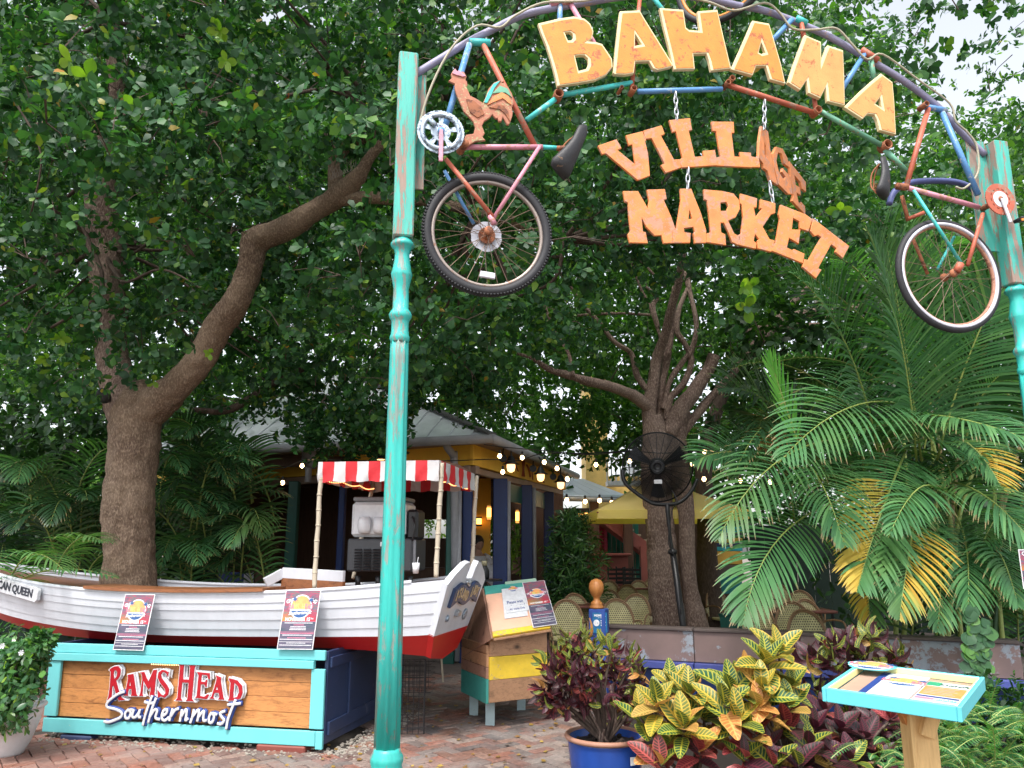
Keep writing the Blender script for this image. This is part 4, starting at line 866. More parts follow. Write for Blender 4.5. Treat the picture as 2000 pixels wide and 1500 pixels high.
# navy side and back, cleats
sb = atZ(748, 1393, .05); sd_ = (sb-BR)*[1, 1, 0]; Ls = np.linalg.norm(sd_); sd_ /= Ls
g = G(); g.beam(BR+sd_*.02+[-.01, 0, HB/2], BR+sd_*(Ls+.5)+[-.01, 0, HB/2-.02], .03, HB-.02, bev=.003); ob('side_panel', g, M['navy'], bx)
for z, h in ((.12, .10), (HB-.1, .08)):
    g = G(); g.beam(BR+sd_*.05+[.015, 0, z], BR+sd_*(Ls+.3)+[.015, 0, z], .02, h, bev=.003); ob('side_rail', g, M['navy'], bx)
g = G(); q = BR+sd_*.45+[.015, 0, 0]; g.beam(q+[0, 0, .17], q+[0, 0, HB-.14], .02, .07, up=sd_, bev=.003); ob('side_rail', g, M['navy'], bx)
g = G(); g.beam(BL+sd_*.02+[.01, 0, HB/2], BL+sd_*(Ls)+[.01, 0, HB/2], .03, HB-.02); ob('side_panel', g, M['navy'], bx)
g = G(); g.beam(BL+sd_*Ls+[0, 0, HB/2], BR+sd_*Ls+[0, 0, HB/2], .03, HB-.06); ob('back_panel', g, M['navy'], bx)
g = G(); q = BP.w(550, 1472, -.05); g.box((q[0], q[1], .012), (.42, .16, .07), rotB, bev=.01); ob('foot_block', g, paint('brick_red_block', (.22, .055, .04), None, 0, .6), bx)
g = G(); q = BP.w(150, 1440, -.08); g.box((q[0], q[1], .005), (.3, .2, .06), rotB, bev=.01); ob('foot_block', g, M['navy'], bx)
# small warm lamp strip hidden behind the upper frame board
st = G(); a, b = BP.px(300, 1286), BP.px(352, 1288)
for i in range(16): st.ball(BP.pt(a[0]+(b[0]-a[0])*i/15, HB-.147, .02), .0045, 6, 4)
stp = ob('led_strip', st, flat('warm_led', (1, .7, .4), .4, 0, 2, (1, .5, .2)), bx, True)
# ---- RAMS HEAD
def R7(pts): return [(200+x/6.6667, 1280+y/6.6667) for x, y in pts]
RH = [([(115,185),(140,158),(180,138),(235,133),(265,175),(262,245),(232,300),(205,322),(235,430),(275,540),(325,572),(240,580),(205,500),(172,385),(155,400),(150,540),(172,577),(88,577),(105,530),(125,380),(135,205)], [[(182,190),(205,188),(220,215),(212,265),(182,300),(174,240)]]),
 ([(355,245),(428,232),(440,290),(470,500),(488,522),(395,520),(405,500),(402,432),(372,428),(355,495),(362,517),(300,517),(325,480),(360,290)], [[(385,325),(396,385),(378,388)]]),
 ([(512,215),(572,208),(600,285),(625,330),(640,300),(688,185),(737,180),(722,300),(702,500),(712,522),(640,522),(658,400),(625,442),(592,385),(560,320),(548,500),(560,522),(503,522),(520,480),(545,300),(538,235)], []),
 ([(890,205),(878,275),(852,225),(815,207),(790,240),(800,290),(860,370),(895,430),(885,500),(835,545),(780,525),(748,548),(742,440),(790,500),(820,512),(845,482),(840,432),(770,340),(745,280),(755,215),(800,180),(850,190),(868,205)], []),
 ([(1000,95),(1105,98),(1085,130),(1075,303),(1150,308),(1165,150),(1148,122),(1238,124),(1225,160),(1190,560),(1218,592),(1108,585),(1130,560),(1145,350),(1065,345),(1045,550),(1068,582),(972,578),(1000,550),(1035,130)], []),
 ([(1253,208),(1422,225),(1424,305),(1400,300),(1385,252),(1320,245),(1310,333),(1360,338),(1372,308),(1392,310),(1380,405),(1362,402),(1355,372),(1305,370),(1295,520),(1345,530),(1390,498),(1412,503),(1385,562),(1228,545),(1250,520),(1275,250)], []),
 ([(1498,250),(1572,280),(1565,330),(1598,540),(1612,570),(1525,567),(1545,540),(1538,482),(1488,478),(1465,530),(1482,560),(1415,555),(1445,520),(1500,340),(1510,285)], [[(1513,398),(1526,440),(1498,440)]]),
 ([(1672,288),(1780,318),(1842,390),(1848,480),(1820,552),(1750,582),(1652,580),(1672,550),(1690,350),(1670,312)], [[(1742,348),(1790,400),(1800,470),(1775,530),(1728,545),(1728,480)]])]
for p, h in RH:
    op = [BP.px(*q) for q in R7(p)]; hp = [[BP.px(*q) for q in R7(k)] for k in h]
    o = ob('letter', xf(shape2d(op, hp, .009, .001, .0065), BP.mat(.012)), M['white'], bx)
    for e in (o,): pass
    q2 = xf(shape2d([(x+.014, y+.004) for x, y in op], [[(x+.014, y+.004) for x, y in k] for k in hp], .004, 0, .0065), BP.mat(-.004)); ob('letter_back', q2, M['white'], o)
    ob('letter_face', xf(shape2d(op, hp, .002, .0005, -.001), BP.mat(.0245)), M['red_print'], o)
SO = [[(330,460),(250,490),(150,560),(100,620),(112,665),(200,685),(290,730),(280,790),(200,830),(120,855),(60,845)], [(385,690),(340,740),(345,800),(385,800),(410,740),(392,700),(445,700)], [(450,690),(430,780),(470,790),(520,720),(530,690),(510,780),(545,790)],
 [(690,510),(640,640),(595,780),(565,900)], [(585,592),(660,612),(725,600)], [(740,540),(680,700),(635,870)], [(650,800),(715,700),(752,705),(732,800),(790,820)], [(810,780),(868,745),(880,695),(842,700),(815,760),(820,820),(860,830),(905,790)],
 [(955,680),(925,780),(910,840)], [(925,790),(985,700),(1035,680)], [(1075,690),(1060,780),(1045,850)], [(1060,790),(1128,690),(1132,760),(1120,830),(1155,805)], [(1230,690),(1210,780),(1180,870)], [(1200,800),(1285,695),(1290,760),(1270,850)], [(1280,800),(1355,710),(1352,790),(1355,835),(1395,830)],
 [(1460,730),(1425,790),(1430,860),(1470,850),(1490,780),(1470,740),(1530,760)], [(1635,710),(1570,740),(1590,790),(1620,830),(1580,880),(1530,870)], [(1770,560),(1720,680),(1670,820),(1645,950)], [(1660,632),(1740,622),(1835,612)]]
for s_ in SO:
    w2d = [BP.px(*q) for q in R7(s_)]
    g = G(); g.tube([BP.pt(a, b, .040) for a, b in w2d], .0115, 8, 5, flat=.35, up=BP.n); o = ob('script_stroke', g, M['white'], bx, True)
    g = G(); g.tube([BP.pt(a+.006, b-.002, .020) for a, b in w2d], .021, 8, 5, flat=.7, up=BP.n); ob('stroke_backing', g, M['navy_print'], o, True)

# ------------------------------------------------------------------ the boat
S0 = atY(870, 1133, 6.45); ang_b = math.atan2(.27, -.963)
bax = np.array((-.968, .25, 0)); bax /= np.linalg.norm(bax); bside = np.array((bax[1], -bax[0], 0)); bside = bside if bside[1] < 0 else -bside   # towards the viewer
LB = 5.6; hb0 = .52; SC = S0*[1, 1, 0]-bside*hb0
bt = thing('rowing_boat', 'white clinker rowing boat with red bottom serving as a bar on the sign box', 'boat', SC+[0, 0, .6])
def hb(s): t = s/LB; return max(.012, (hb0+.22*math.sin(min(1, t*1.9)*math.pi/2))*(1-max(0, (t-.42)/.58)**2.3))
def interp(s, xs, ys_): return float(np.interp(s, xs, ys_))
def smooth_i(s, xs, ys_):
    p = np.array([(x, y, 0) for x, y in zip(xs, ys_)]); q, _ = crom(p, np.ones(len(p)), 8); return float(np.interp(s, q[:, 0], q[:, 1]))
GX = [0, .25, .8, 1.6, 2.5, 3.3, 4.2, 5.0, 5.6]
zg = lambda s: smooth_i(s, GX, [1.325, 1.30, 1.245, 1.20, 1.185, 1.20, 1.26, 1.36, 1.46])
zw = lambda s: smooth_i(s, GX, [.885, .872, .86, .845, .835, .85, .91, 1.0, 1.12])
zc = lambda s: smooth_i(s, GX, [.70, .71, .74, .75, .75, .755, .80, .92, 1.08])
kw = lambda s: .80; 
def hullp(s, t, side=1, off=0.0):
    """t 0 gunwale .. 1 waterline .. 2 chine"""
    z0, z1, z2 = zg(s), zw(s), zc(s); b = hb(s)
    if t <= 1: z = z0+(z1-z0)*t; w = b*(1-.16*t**1.3)
    else: z = z1+(z2-z1)*(t-1); w = b*(.84-.20*(t-1))
    rake = .34*(z0-z)*max(0, 1-s/.9)
    bow = -.25*(z0-z)*max(0, (s-4.2)/1.4)
    return SC+bax*(s+rake+bow)+bside*side*(w+off)+np.array((0, 0, z))
fr = [0, .2, .37, .6, .82, 1.0]; SS = np.concatenate([np.linspace(0, 1, 8)[:-1], np.linspace(1, LB, 34)])
for side in (1, -1):
    for i in range(5):
        V = []; f = []
        for s in SS:
            V += [hullp(s, fr[i], side, .002), hullp(s, fr[i+1]+.008, side, .0085), hullp(s, fr[i+1]+.008, side, -.006), hullp(s, fr[i], side, -.012)]
        n = len(SS)
        for k in range(n-1):
            for j in range(4): q = (k*4+j, k*4+(j+1) % 4, (k+1)*4+(j+1) % 4, (k+1)*4+j); f.append(q if side > 0 else q[::-1])
        f.append((0, 1, 2, 3)); g = G(); g.add(V, f); o = ob('hull_plank', g, M['white_hull'], bt, False)
    V = []; f = []; m_ = 5
    for s in SS:
        for j in range(m_): V.append(hullp(s, 1+j/(m_-1), side, .006-.004*j))
        V.append(hullp(s, 2, 0, 0)-np.array((0, 0, .05*(hb(s)/.7))))
    for k in range(len(SS)-1):
        for j in range(m_): q = (k*6+j, k*6+j+1, (k+1)*6+j+1, (k+1)*6+j); f.append(q if side > 0 else q[::-1])
    g = G(); g.add(V, f); ob('hull_bottom', g, M['red_hull'], bt, False)
    g = G(); g.tube([hullp(s, 0, side, -.01)+[0, 0, .008] for s in SS[2:]], .022, 6, flat=.8); ob('gunwale', g, M['white_hull'], bt, True)
# inside deck
V = []; f = []
for s in SS: V += [hullp(s, .12, 1, -.03), hullp(s, .12, -1, -.03)]
for k in range(len(SS)-1): f.append((2*k, 2*k+2, 2*k+3, 2*k+1))
g = G(); g.add(V, f); ob('deck', g, M['varnish'], bt)
# transom with notch
tl, tr, blw, brw, bl2, br2 = hullp(0, 0, 1), hullp(0, 0, -1), hullp(0, 1, 1), hullp(0, 1, -1), hullp(0, 2, 1), hullp(0, 2, -1)
TP = Plane((bl2+br2)/2, br2-bl2, (tl+tr)/2-(bl2+br2)/2)
if np.dot(TP.n, bax) > 0: TP.n = -TP.n
def tq(p): d = p-TP.o; return (float(np.dot(d, TP.u)), float(np.dot(d, TP.v)))
h_ = tq(tl)[1]; wdt = abs(tq(tl)[0]); hw = tq(blw)[1]; ww = abs(tq(blw)[0]); wb2 = abs(tq(bl2)[0])
out = [(-ww-.012, hw), (-wdt-.015, h_-.03), (-wdt*.8, h_+.05), (-.24, h_+.135), (-.13, h_+.15), (-.10, h_+.12), (-.085, h_-.0), (.085, h_-.0), (.10, h_+.10), (.13, h_+.15), (.24, h_+.13), (wdt*.8, h_+.05), (wdt+.015, h_-.03), (ww+.012, hw)]
def tmat(d): m = TP.mat(d); return m
sgn = 1
g = xf(shape2d(out, [], .022, .004), tmat(.012)); ob('transom', g, M['white_hull'], bt)
g = xf(shape2d([(-ww-.012, hw), (ww+.012, hw), (wb2+.008, 0), (0, -.05), (-wb2-.008, 0)], [], .022, .004), tmat(.012)); ob('transom_bottom', g, M['red_hull'], bt)
# name board on the transom
nb = []; K = 20; cy_ = h_-.13
for i in range(K+1): x = -.36+.72*i/K; nb.append((x, cy_+.08+.022*math.cos((x+.19)*2*math.pi/.38)))
for i in range(K, -1, -1): x = -.36+.72*i/K; nb.append((x, cy_-.07+.022*math.cos((x+.19)*2*math.pi/.38)))
nbo = ob('name_board', xf(shape2d(nb, [], .010, .006), tmat(.052)), M['navy'], bt)
m_gold = flat('faded_gold_letters', (.55, .40, .22), .5)
for i, ch in enumerate('ISLAND LADY'):
    if ch == ' ': continue
    x = -.29+.58*i/10; g = text_G(ch, .125, None, .003, .0015)
    if not g.n: continue
    dy = .022*math.cos((x+.19)*2*math.pi/.38)
    M_ = tmat(.071) @ Matrix.Translation((x, cy_+dy+.004, 0)) @ Matrix.Diagonal((.62, 1, 1, 1))
    ob('letter', xf(g, M_), m_gold, nbo)
for x, y, r_ in ((-.27, cy_-.20, .022), (.20, cy_-.20, .040)):
    g = G(); g.lathe(TP.pt(x, y, .045), [(r_*.5, -.01), (r_*1.25, -.005), (r_*1.25, .006), (r_*.9, .012)], 14, TP.n); ob('drain_fitting', g, M['chrome'], bt, True)
g = G(); g.box(TP.pt(-.05, cy_-.17, .05), (.09, .05, .05), np.stack([TP.u, TP.v, TP.n], 1), bev=.01); ob('vent_fitting', g, M['steel'], bt)
g = G(); g.tube([TP.pt(-.06, h_-.02, .04), TP.pt(0, h_-.05, .05), TP.pt(.05, h_-.02, .04)], .018, 8, 4); ob('sculling_cleat', g, M['steel'], bt, True)
# name board at the bow side
a0, a1 = hullp(4.98, .22, 1, .03), hullp(3.95, .24, 1, .03)
NP = Plane((a0+a1)/2, a1-a0, (0, 0, 1)); 
if NP.n[1] > 0: NP.n = -NP.n
g = xf(shape2d([(-.62, -.062), (.56, -.062), (.585, -.04), (.585, .04), (.56, .062), (-.62, .062)], [], .012, .004), NP.mat(.012)); nbb = ob('name_board', g, M['white'], bt)
g = text_G('AFRICAN QUEEN', .1, .86, .002, .0025); ob('lettering', xf(g, NP.mat(.031) @ Matrix.Translation((.08, .0, 0))), M['ink'], nbb)
# counter, thwart box
g = G(); g.add([hullp(s, 0, 1, o_)+[0, 0, z_] for s in np.linspace(1.55, 3.35, 14) for o_, z_ in ((.03, .045), (.03, .018), (-.34, .018), (-.34, .045))], [(k*4+j, (k+1)*4+j, (k+1)*4+(j+1) % 4, k*4+(j+1) % 4) for k in range(13) for j in range(4)]+[(0, 1, 2, 3), (55, 54, 53, 52)]); ob('counter_top', g, M['varnish'], bt)
q0, q1, q2 = atY(518, 1138, 7.4), atY(553, 1119, 7.5), atY(672, 1126, 7.15)
g = G(); g.beam(q0, q1, .04, .09, bev=.005); ob('seat_back', g, M['white_hull'], bt); g = G(); g.beam(q1, q2, .04, .10, bev=.005); ob('seat_back', g, M['white_hull'], bt)
g = G(); g.beam(q1+[0, 0, -.12], q2+[0, 0, -.12], .04, .15); ob('seat_panel', g, M['varnish'], bt)
# ------------------------------------------------------------------ canopy over the boat
cv = thing('striped_canopy', 'red and white striped canopy on four thin poles above the boat', 'canopy', atY(740, 1130, 7))
m_cr = paint('red_canvas', (.62, .02, .03), None, 0, .6, 4, dirt=.1, bmp=.3); m_cw = paint('white_canvas', (.60, .58, .58), None, 0, .6, 4, dirt=.08, bmp=.3)
CF0, CF1 = atY(622, 903, 6.75), atY(858, 898, 6.6); zt = (CF0[2]+CF1[2])/2; CF0[2] = CF1[2] = zt
cr = atY(927, 910, 7.9); cr[2] = zt; cl = CF0+(cr-CF1); cdrop = .175
def valance(a, b, n, first, last_w=1.0):
    w = [(.4 if (i == 0 and first == 'w') else 1) for i in range(n)]; tot = sum(w); p = 0; d = b-a; nn = np.cross(d, (0, 0, 1)); nn /= np.linalg.norm(nn); rv = random.Random(int(abs(a[0])*100))
    for i in range(n):
        t0, t1 = p/tot, (p+w[i])/tot; p += w[i]; V = []; f = []; k = 5; r_ = 6
        for y in range(r_):
            for x in range(k):
                t = t0+(t1-t0)*x/(k-1); wob = .010*math.sin(t*31+y*.7)+.006*math.sin(t*77+y*2)
                V.append(a+d*t+nn*wob*(y/(r_-1)*1.2+.1)+np.array((0, 0, -cdrop*y/(r_-1)-(.006*math.sin(t*40) if y == r_-1 else 0))))
        f = [(y*k+x, y*k+x+1, (y+1)*k+x+1, (y+1)*k+x) for y in range(r_-1) for x in range(k-1)]
        g = G(); g.add(V, f); ob('canopy_stripe', g, m_cr if i % 2 else m_cw, cv, True)
valance(CF0, CF1, 11, 'w'); valance(CF1, cr, 9, 'w'); valance(cr, cl, 11, 'w'); valance(cl, CF0, 9, 'w')
n = 11
for i in range(n):
    t0, t1 = i/n, (i+1)/n; g = G(); up_ = np.array((0, 0, .03)); A, B_, C_, D_ = CF0+(CF1-CF0)*t0, CF0+(CF1-CF0)*t1, cl+(cr-cl)*t1, cl+(cr-cl)*t0
    m0, m1 = (A+D_)/2+up_, (B_+C_)/2+up_; g.add([A, B_, m1, C_, D_, m0], [(0, 1, 2, 5), (5, 2, 3, 4)]); ob('canopy_stripe', g, m_cr if i % 2 else m_cw, cv)
m_bam = paint('weathered_bamboo', (.50, .43, .33), (.3, .2, .12), .3, .6, 8, (1, 1, .3), bmp=.3)
for tp, bx_, by_, Y in ((CF0, 614, 1150, 6.7), (CF1, 851, 1128, 6.62), (cr, 921, 1112, 7.6), (cl, 690, 1130, 7.6)):
    b_ = atY(bx_, by_, Y); top_ = tp+np.array((.02, .03, -.02)); P_ = [top_+(b_-top_)*t for t in np.linspace(0, 1, 9)]
    P_ = [p+np.array((random.uniform(-.004, .004), 0, 0)) for p in P_]; g = G(); g.tube(P_, [.019+(.003 if k % 2 else 0) for k in range(9)], 8, 3)
    for k in range(1, 8): g.tube([P_[k]-[0, 0, .006], P_[k]+[0, 0, .006]], .024, 8)
    ob('pole', g, m_bam, cv, True)
for a, b in ((CF0, CF1), (CF1, cr), (cl, CF0)):
    n = 34; g = G()
    for i in range(n):
        t = i/n; p = a+(b-a)*t; inn = ((CF0+cr)/2-p); inn /= np.linalg.norm(inn); g.ball(p+inn*.06+[0, 0, -cdrop*.82-.02*abs(math.sin(t*9))], .006, 6, 4)
    o = ob('fairy_lights', g, m_bulb if False else flat('fairy_light', (1, .5, .25), .4, 0, 1.6, (1, .35, .12)), cv)
# ------------------------------------------------------------------ drink machine
mY = 7.25; a_, b_ = atY(680, 1130, mY), atY(812, 1130, mY); mw = b_[0]-a_[0]; mx = (a_[0]+b_[0])/2; zb = a_[2]; z1 = atY(690, 1052, mY)[2]; z2 = atY(690, 976, mY)[2]
dm = thing('drink_machine', 'frozen drink machine with clear tank and black louvred front on the boat bar', 'drink machine', (mx, mY, zb))
m_case = flat('charcoal_case', (.045, .048, .055), .4); m_side = flat('grey_case_side', (.22, .23, .25), .4); 
m_tank, nt_, b__ = newmat('cloudy_tank'); b__.inputs['Base Color'].default_value = (.8, .82, .86, 1); b__.inputs['Roughness'].default_value = .22; b__.inputs['Transmission Weight'].default_value = .08
nt_.links.new(ramp(nt_, noise_n(nt_, coords(nt_), 5, 4), [(.3, (.6, .62, .66)), (.7, (.88, .9, .92))]), b__.inputs['Base Color'])
rm = np.array(Matrix.Rotation(-.12, 3, 'Z'))
g = G(); g.box((mx, mY+.28, (zb+z1)/2+.03), (mw, .55, z1-zb-.06), rm, bev=.015); ob('case', g, m_case, dm)
g = G(); g.box((mx+mw*.36, mY+.02, (zb+z1)/2+.03), (mw*.26, .03, z1-zb-.08), rm, bev=.006); ob('side_panel', g, m_side, dm)
for i in range(8):
    for k in range(4):
        g = G(); g.box((mx-mw*.36+k*mw*.135, mY-.012-(k-1.5)*-.008, zb+.075+i*.026), (mw*.105, .02, .010), rm @ np.array(Matrix.Rotation(.5, 3, 'X'))); ob('louvre', g, M['darkmetal'], dm)
g = G(); g.box((mx-mw*.06, mY+.25, (z1+z2)/2), (mw*.84, .42, z2-z1-.03), rm, bev=.03); ob('tank', g, m_tank, dm)
g = G(); g.box((mx-mw*.06, mY+.25, z2+.01), (mw*.8, .42, .04), rm, bev=.012); ob('lid', g, m_side, dm)
for k in range(3): g = G(); g.lathe((mx-mw*.30+k*mw*.23, mY+.03, z1+.05), [(.05, 0), (.062, .04), (.062, .11), (.05, .15)], 14); ob('dispenser', g, M['white'] if k < 0 else m_tank, dm, True)
for k, (dx, dz, w, h) in enumerate(((-.0, -.03, .05, .04), (.07, -.05, .08, .06), (.09, -.11, .07, .045), (.10, -.15, .06, .03))): g = G(); g.box((mx+dx, mY-.012, z1+dz-.02), (w, .006, h), rm); ob('notice', g, M['white'], dm)
for dx in (-.38, -.08, .4):
    g = G(); g.lathe((mx+dx*mw, mY+.08, zb-.03), [(.03, -.05), (.022, 0), (.03, .05)], 10); ob('foot', g, M['black'], dm, True)
g = G(); g.tube([(mx+mw*.44, mY-.02, z1-.02), (mx+mw*.47, mY-.03, z1+.12), (mx+mw*.42, mY+.02, z1+.2)], .010, 6, 4); ob('hose', g, M['black'], dm, True)
g = G(); t0 = atY(811, 1046, mY); g.box((mx+mw*.44, mY+.2, z1+.13), (mw*.18, .3, .28), rm, bev=.03); ob('side_motor', g, M['black'], dm)
cup = thing('drinking_cup', 'small clear cup with a straw beside the drink machine', 'cup', atY(812, 1118, 6.9)); p = atY(812, 1120, 6.9); g = G(); g.lathe(p, [(.025, 0), (.035, .09), (.033, .09), (.023, .005)], 12); ob('cup_body', g, m_tank, cup, True)
g = G(); g.tube([p+[0, 0, .02], p+[.02, 0, .14]], .004, 6); ob('straw', g, M['white'], cup)

# ------------------------------------------------------------------ posters
def mat_poster():
    m, nt, b = newmat('sunset_poster'); tc = nt.nodes.new('ShaderNodeTexCoord'); sx = nt.nodes.new('ShaderNodeSeparateXYZ'); nt.links.new(tc.outputs['UV'], sx.inputs[0])
    mp = nt.nodes.new('ShaderNodeMapping'); mp.inputs['Scale'].default_value = (1.2, 11, 1); nt.links.new(tc.outputs['UV'], mp.inputs[0]); n = noise_n(nt, mp.outputs[0], 1.6, 4, .6, .5)
    up = ramp(nt, n, [(.30, (.04, .12, .10)), (.40, (.16, .08, .14)), (.48, (.38, .05, .10)), (.54, (.10, .14, .14)), (.60, (.18, .08, .18)), (.72, (.45, .15, .05))]); lo = ramp(nt, n, [(.35, (.05, .07, .10)), (.55, (.10, .08, .13)), (.7, (.07, .11, .15))])
    k = ramp(nt, sx.outputs[1], [(.455, (0, 0, 0)), (.465, (1, 1, 1))]); c = mixc(nt, k, lo, up)
    k2 = ramp(nt, sx.outputs[1], [(.46, (0, 0, 0)), (.47, (1, 1, 1)), (.55, (.6, .6, .6)), (.66, (0, 0, 0))]); warm = ramp(nt, sx.outputs[0], [(0, (.5, .2, .02)), (.5, (.25, .22, .10)), (.7, (.5, .015, .02)), (1, (.4, .015, .04))]); c = mixc(nt, k2, c, warm)
    nt.links.new(c, b.inputs['Base Color']); b.inputs['Roughness'].default_value = .3; return m
m_poster = mat_poster(); m_sun = flat('poster_sun', (.78, .36, .12), .4); m_lgreen = flat('poster_yellow_green', (.6, .62, .2), .4); m_lpink = flat('poster_pink', (.75, .2, .3), .4); m_lblue = flat('poster_blue', (.03, .10, .28), .4); m_pb = flat('poster_edge_white', (.8, .78, .8), .4)
PW, PH = .27, .49
def logo(P, cx, cy, r, d, par, board=False):
    """round sunset badge: sun, water, two leaf sprays, lettering across"""
    c = [(cx+math.cos(a)*r, cy+math.sin(a)*r) for a in np.arange(28)*2*math.pi/28]; ob('badge_disc', xf(shape2d(c, [], .0004), P.mat(d)), M['white_print'], par)
    c = [(cx+math.cos(a)*r*.9, cy+math.sin(a)*r*.9) for a in np.linspace(-.2, math.pi+.2, 18)]; ob('badge_sun', xf(shape2d(c, [], .0004), P.mat(d+.001)), m_sun, par)
    c = [(cx+math.cos(a)*r*.9, cy+math.sin(a)*r*.9) for a in np.linspace(math.pi+.35, 2*math.pi-.35, 16)]; ob('badge_water', xf(shape2d(c, [], .0004), P.mat(d+.001)), m_lblue, par)
    sp = []
    for sx_, px_, py_ in ((-1, -.62, .62), (1, .85, .55)):
        pts = []
        for k in range(14):
            a = k*2*math.pi/14; rr = r*(.36 if k % 2 else .12); pts.append((cx+px_*r+math.cos(a)*rr, cy+py_*r+math.sin(a)*rr*.8))
        sp.append(pts)
    for q in sp: ob('badge_spray', xf(shape2d(q, [], .0004), P.mat(d+.002)), m_lblue, par)
    for i, chh in enumerate('RAMS HEAD'):
        if chh == ' ': continue
        g = text_G(chh, r*.62, None, .0004, r*.014); x = cx-r*.98+r*1.96*i/8; ob('lettering', xf(g, P.mat(d+.003) @ Matrix.Translation((x, cy-.02*r, 0)) @ Matrix.Diagonal((.62, 1.05, 1, 1))), (m_lpink, m_lpink, m_lgreen, m_lgreen, None, m_lgreen, m_lpink, m_lpink, m_lpink)[i], par)
    g = text_G('Southernmost', r*.42, r*2.1, .0004, r*.006, shear=.3); ob('lettering', xf(g, P.mat(d+.0035) @ Matrix.Translation((cx, cy-.5*r, 0)) @ Matrix.Rotation(.06, 4, 'Z')), M['white_print'], par)
def poster(P, label, loc, w=PW, h=PH):
    """P origin at the bottom left corner of the sheet"""
    t = thing('poster', label, 'poster', loc, 'grand opening posters')
    g = G(); g.box((w/2, h/2, -.003), (w, h, .005)); ob('backing_sheet', xf(g, P.mat()), m_pb, t)
    b = .006; g = G(); g.add([(b, b, .001), (w-b, b, .001), (w-b, h-b, .001), (b, h-b, .001)], [(0, 1, 2, 3)], [(0, 0), (1, 0), (1, 1), (0, 1)]); ob('printed_face', xf(g, P.mat()), m_poster, t)
    s = 'GRAND OPENING'; k = len(s)
    for i, chh in enumerate(s):
        if chh == ' ': continue
        th = (i-(k-1)/2)*.112; rr = w*.62; g = text_G(chh, w*.135, None, .0003, .0008)
        ob('lettering', xf(g, P.mat(.0018) @ Matrix.Translation((w/2+math.sin(th)*rr, h*.635+math.cos(th)*rr*.50, 0)) @ Matrix.Rotation(-th*.8, 4, 'Z')), M['white_print'], t)
    logo(P, w*.5, h*.71, w*.31, .0022, t)
    g = text_G('NOVEMBER 15', w*.125, w*.70, .0003, .001); ob('lettering', xf(g, P.mat(.0018) @ Matrix.Translation((w*.46, h*.497, 0))), M['white_print'], t)
    g = text_G('TH', w*.06, None, .0003, .0004); ob('lettering', xf(g, P.mat(.0018) @ Matrix.Translation((w*.86, h*.507, 0))), M['white_print'], t)
    for y, wd_ in ((.466, .98), (.285, .98), (.125, .98)):
        g = G(); g.box((w/2, h*y, .0015), (w*wd_, .0022, .0006)); ob('rule_line', xf(g, P.mat()), m_lpink if y > .2 else m_pb, t)
    rt = random.Random(5)
    for y, wd_, c in ((.437, .78, 0), (.405, .26, 1), (.375, .42, 0), (.35, .44, 2), (.325, .46, 2), (.262, .92, 1), (.235, .80, 0), (.19, .5, 1), (.165, .92, 0), (.105, .52, 2), (.07, .88, 0)):   # lines too small to read: rows of tiny dashes
        g = G(); x = w*(1-wd_)/2
        while x < w*(1+wd_)/2: l = rt.uniform(.004, .009); g.box((x+l/2, h*y, .0014), (l, .0052, .0005)); x += l+.0022
        ob('small_print', xf(g, P.mat()), (M['white_print'], m_lpink, m_lgreen if False else m_pb)[c], t)
    return t
def sheetplane(bl, br, tl_): return Plane(bl, br-bl, tl_-bl)
# on the boat side
for bl_, br_, tl_, tr_, lab in (((229, 1267), (291, 1269), (245, 1160), (299, 1159), 'grand opening poster hanging on the boat side, left of the pair'), ((547, 1266), (620, 1267), (559, 1152), (624, 1152), 'grand opening poster hanging on the boat side above the box corner')):
    s_top = None
    base = BP.w(*bl_, .055); base2 = BP.w(*br_, .055); mid_top = None
    # top edge rests on the gunwale
    best = min(np.linspace(0, 5, 400), key=lambda s: abs(((lambda p: (p[0]/(p[1]*CT+(p[2]-EYE)*ST))*FPX+1000)(hullp(s, 0, 1, .03)))-(tl_[0]+tr_[0])/2)); topc = hullp(best, .06, 1, .035)
    u_ = base2-base; wpost = np.linalg.norm(u_); v_ = atY(*tl_, topc[1])-base; P_ = Plane(base, u_, v_, True)
    poster(P_, lab, base, wpost*.95, np.linalg.norm(v_))

# ------------------------------------------------------------------ host stand of reclaimed boards
hs_f, hs_b = atZ(960, 1418, 0), atZ(1015, 1388, 0)
hsd = thing('host_stand', 'reclaimed board host stand with slanted pink top and pale blue legs', 'host stand', hs_f)
m_tan = wood('reclaimed_tan', (.36, .20, .11), (.20, .11, .06), 0, 3); m_hy = paint('worn_yellow_board', (.72, .50, .04), (.45, .32, .15), .45, .6, 8, bmp=.3); m_ht = paint('worn_teal_board', (.05, .30, .26), (.12, .22, .2), .3, .6, 8, bmp=.3); m_hp = paint('flesh_pink_board', (.76, .44, .31), (.6, .33, .22), .15, .55, 6, dirt=.1, bmp=.2); m_hl = paint('pale_blue_leg', (.38, .50, .52), (.3, .28, .26), .35, .6, 9, bmp=.3); m_hbr = wood('reclaimed_side', (.30, .17, .12), (.2, .10, .07), 0, 3)
Z0 = .23; 
cF = atY(955, 1376, 7.25); cR = atY(1068, 1350, 7.55); cB = atY(904, 1358, 7.85)   # front corner low, right corner low, back-left corner low
cF[2] = cR[2] = cB[2] = Z0
uf = cR-cF; Wf = np.linalg.norm(uf); uf /= Wf; us = cB-cF; Ws = np.linalg.norm(us); us /= Ws
zt1 = .80
bands = [(Z0, .42, m_tan), (.42, .62, m_hy), (.62, zt1, m_tan)]
for z0_, z1_, mm in bands: g = G(); g.beam(cF*[1, 1, 0]+[0, 0, (z0_+z1_)/2], cR*[1, 1, 0]+[0, 0, (z0_+z1_)/2], .025, z1_-z0_-.003, bev=.003); ob('front_board', g, mm, hsd)
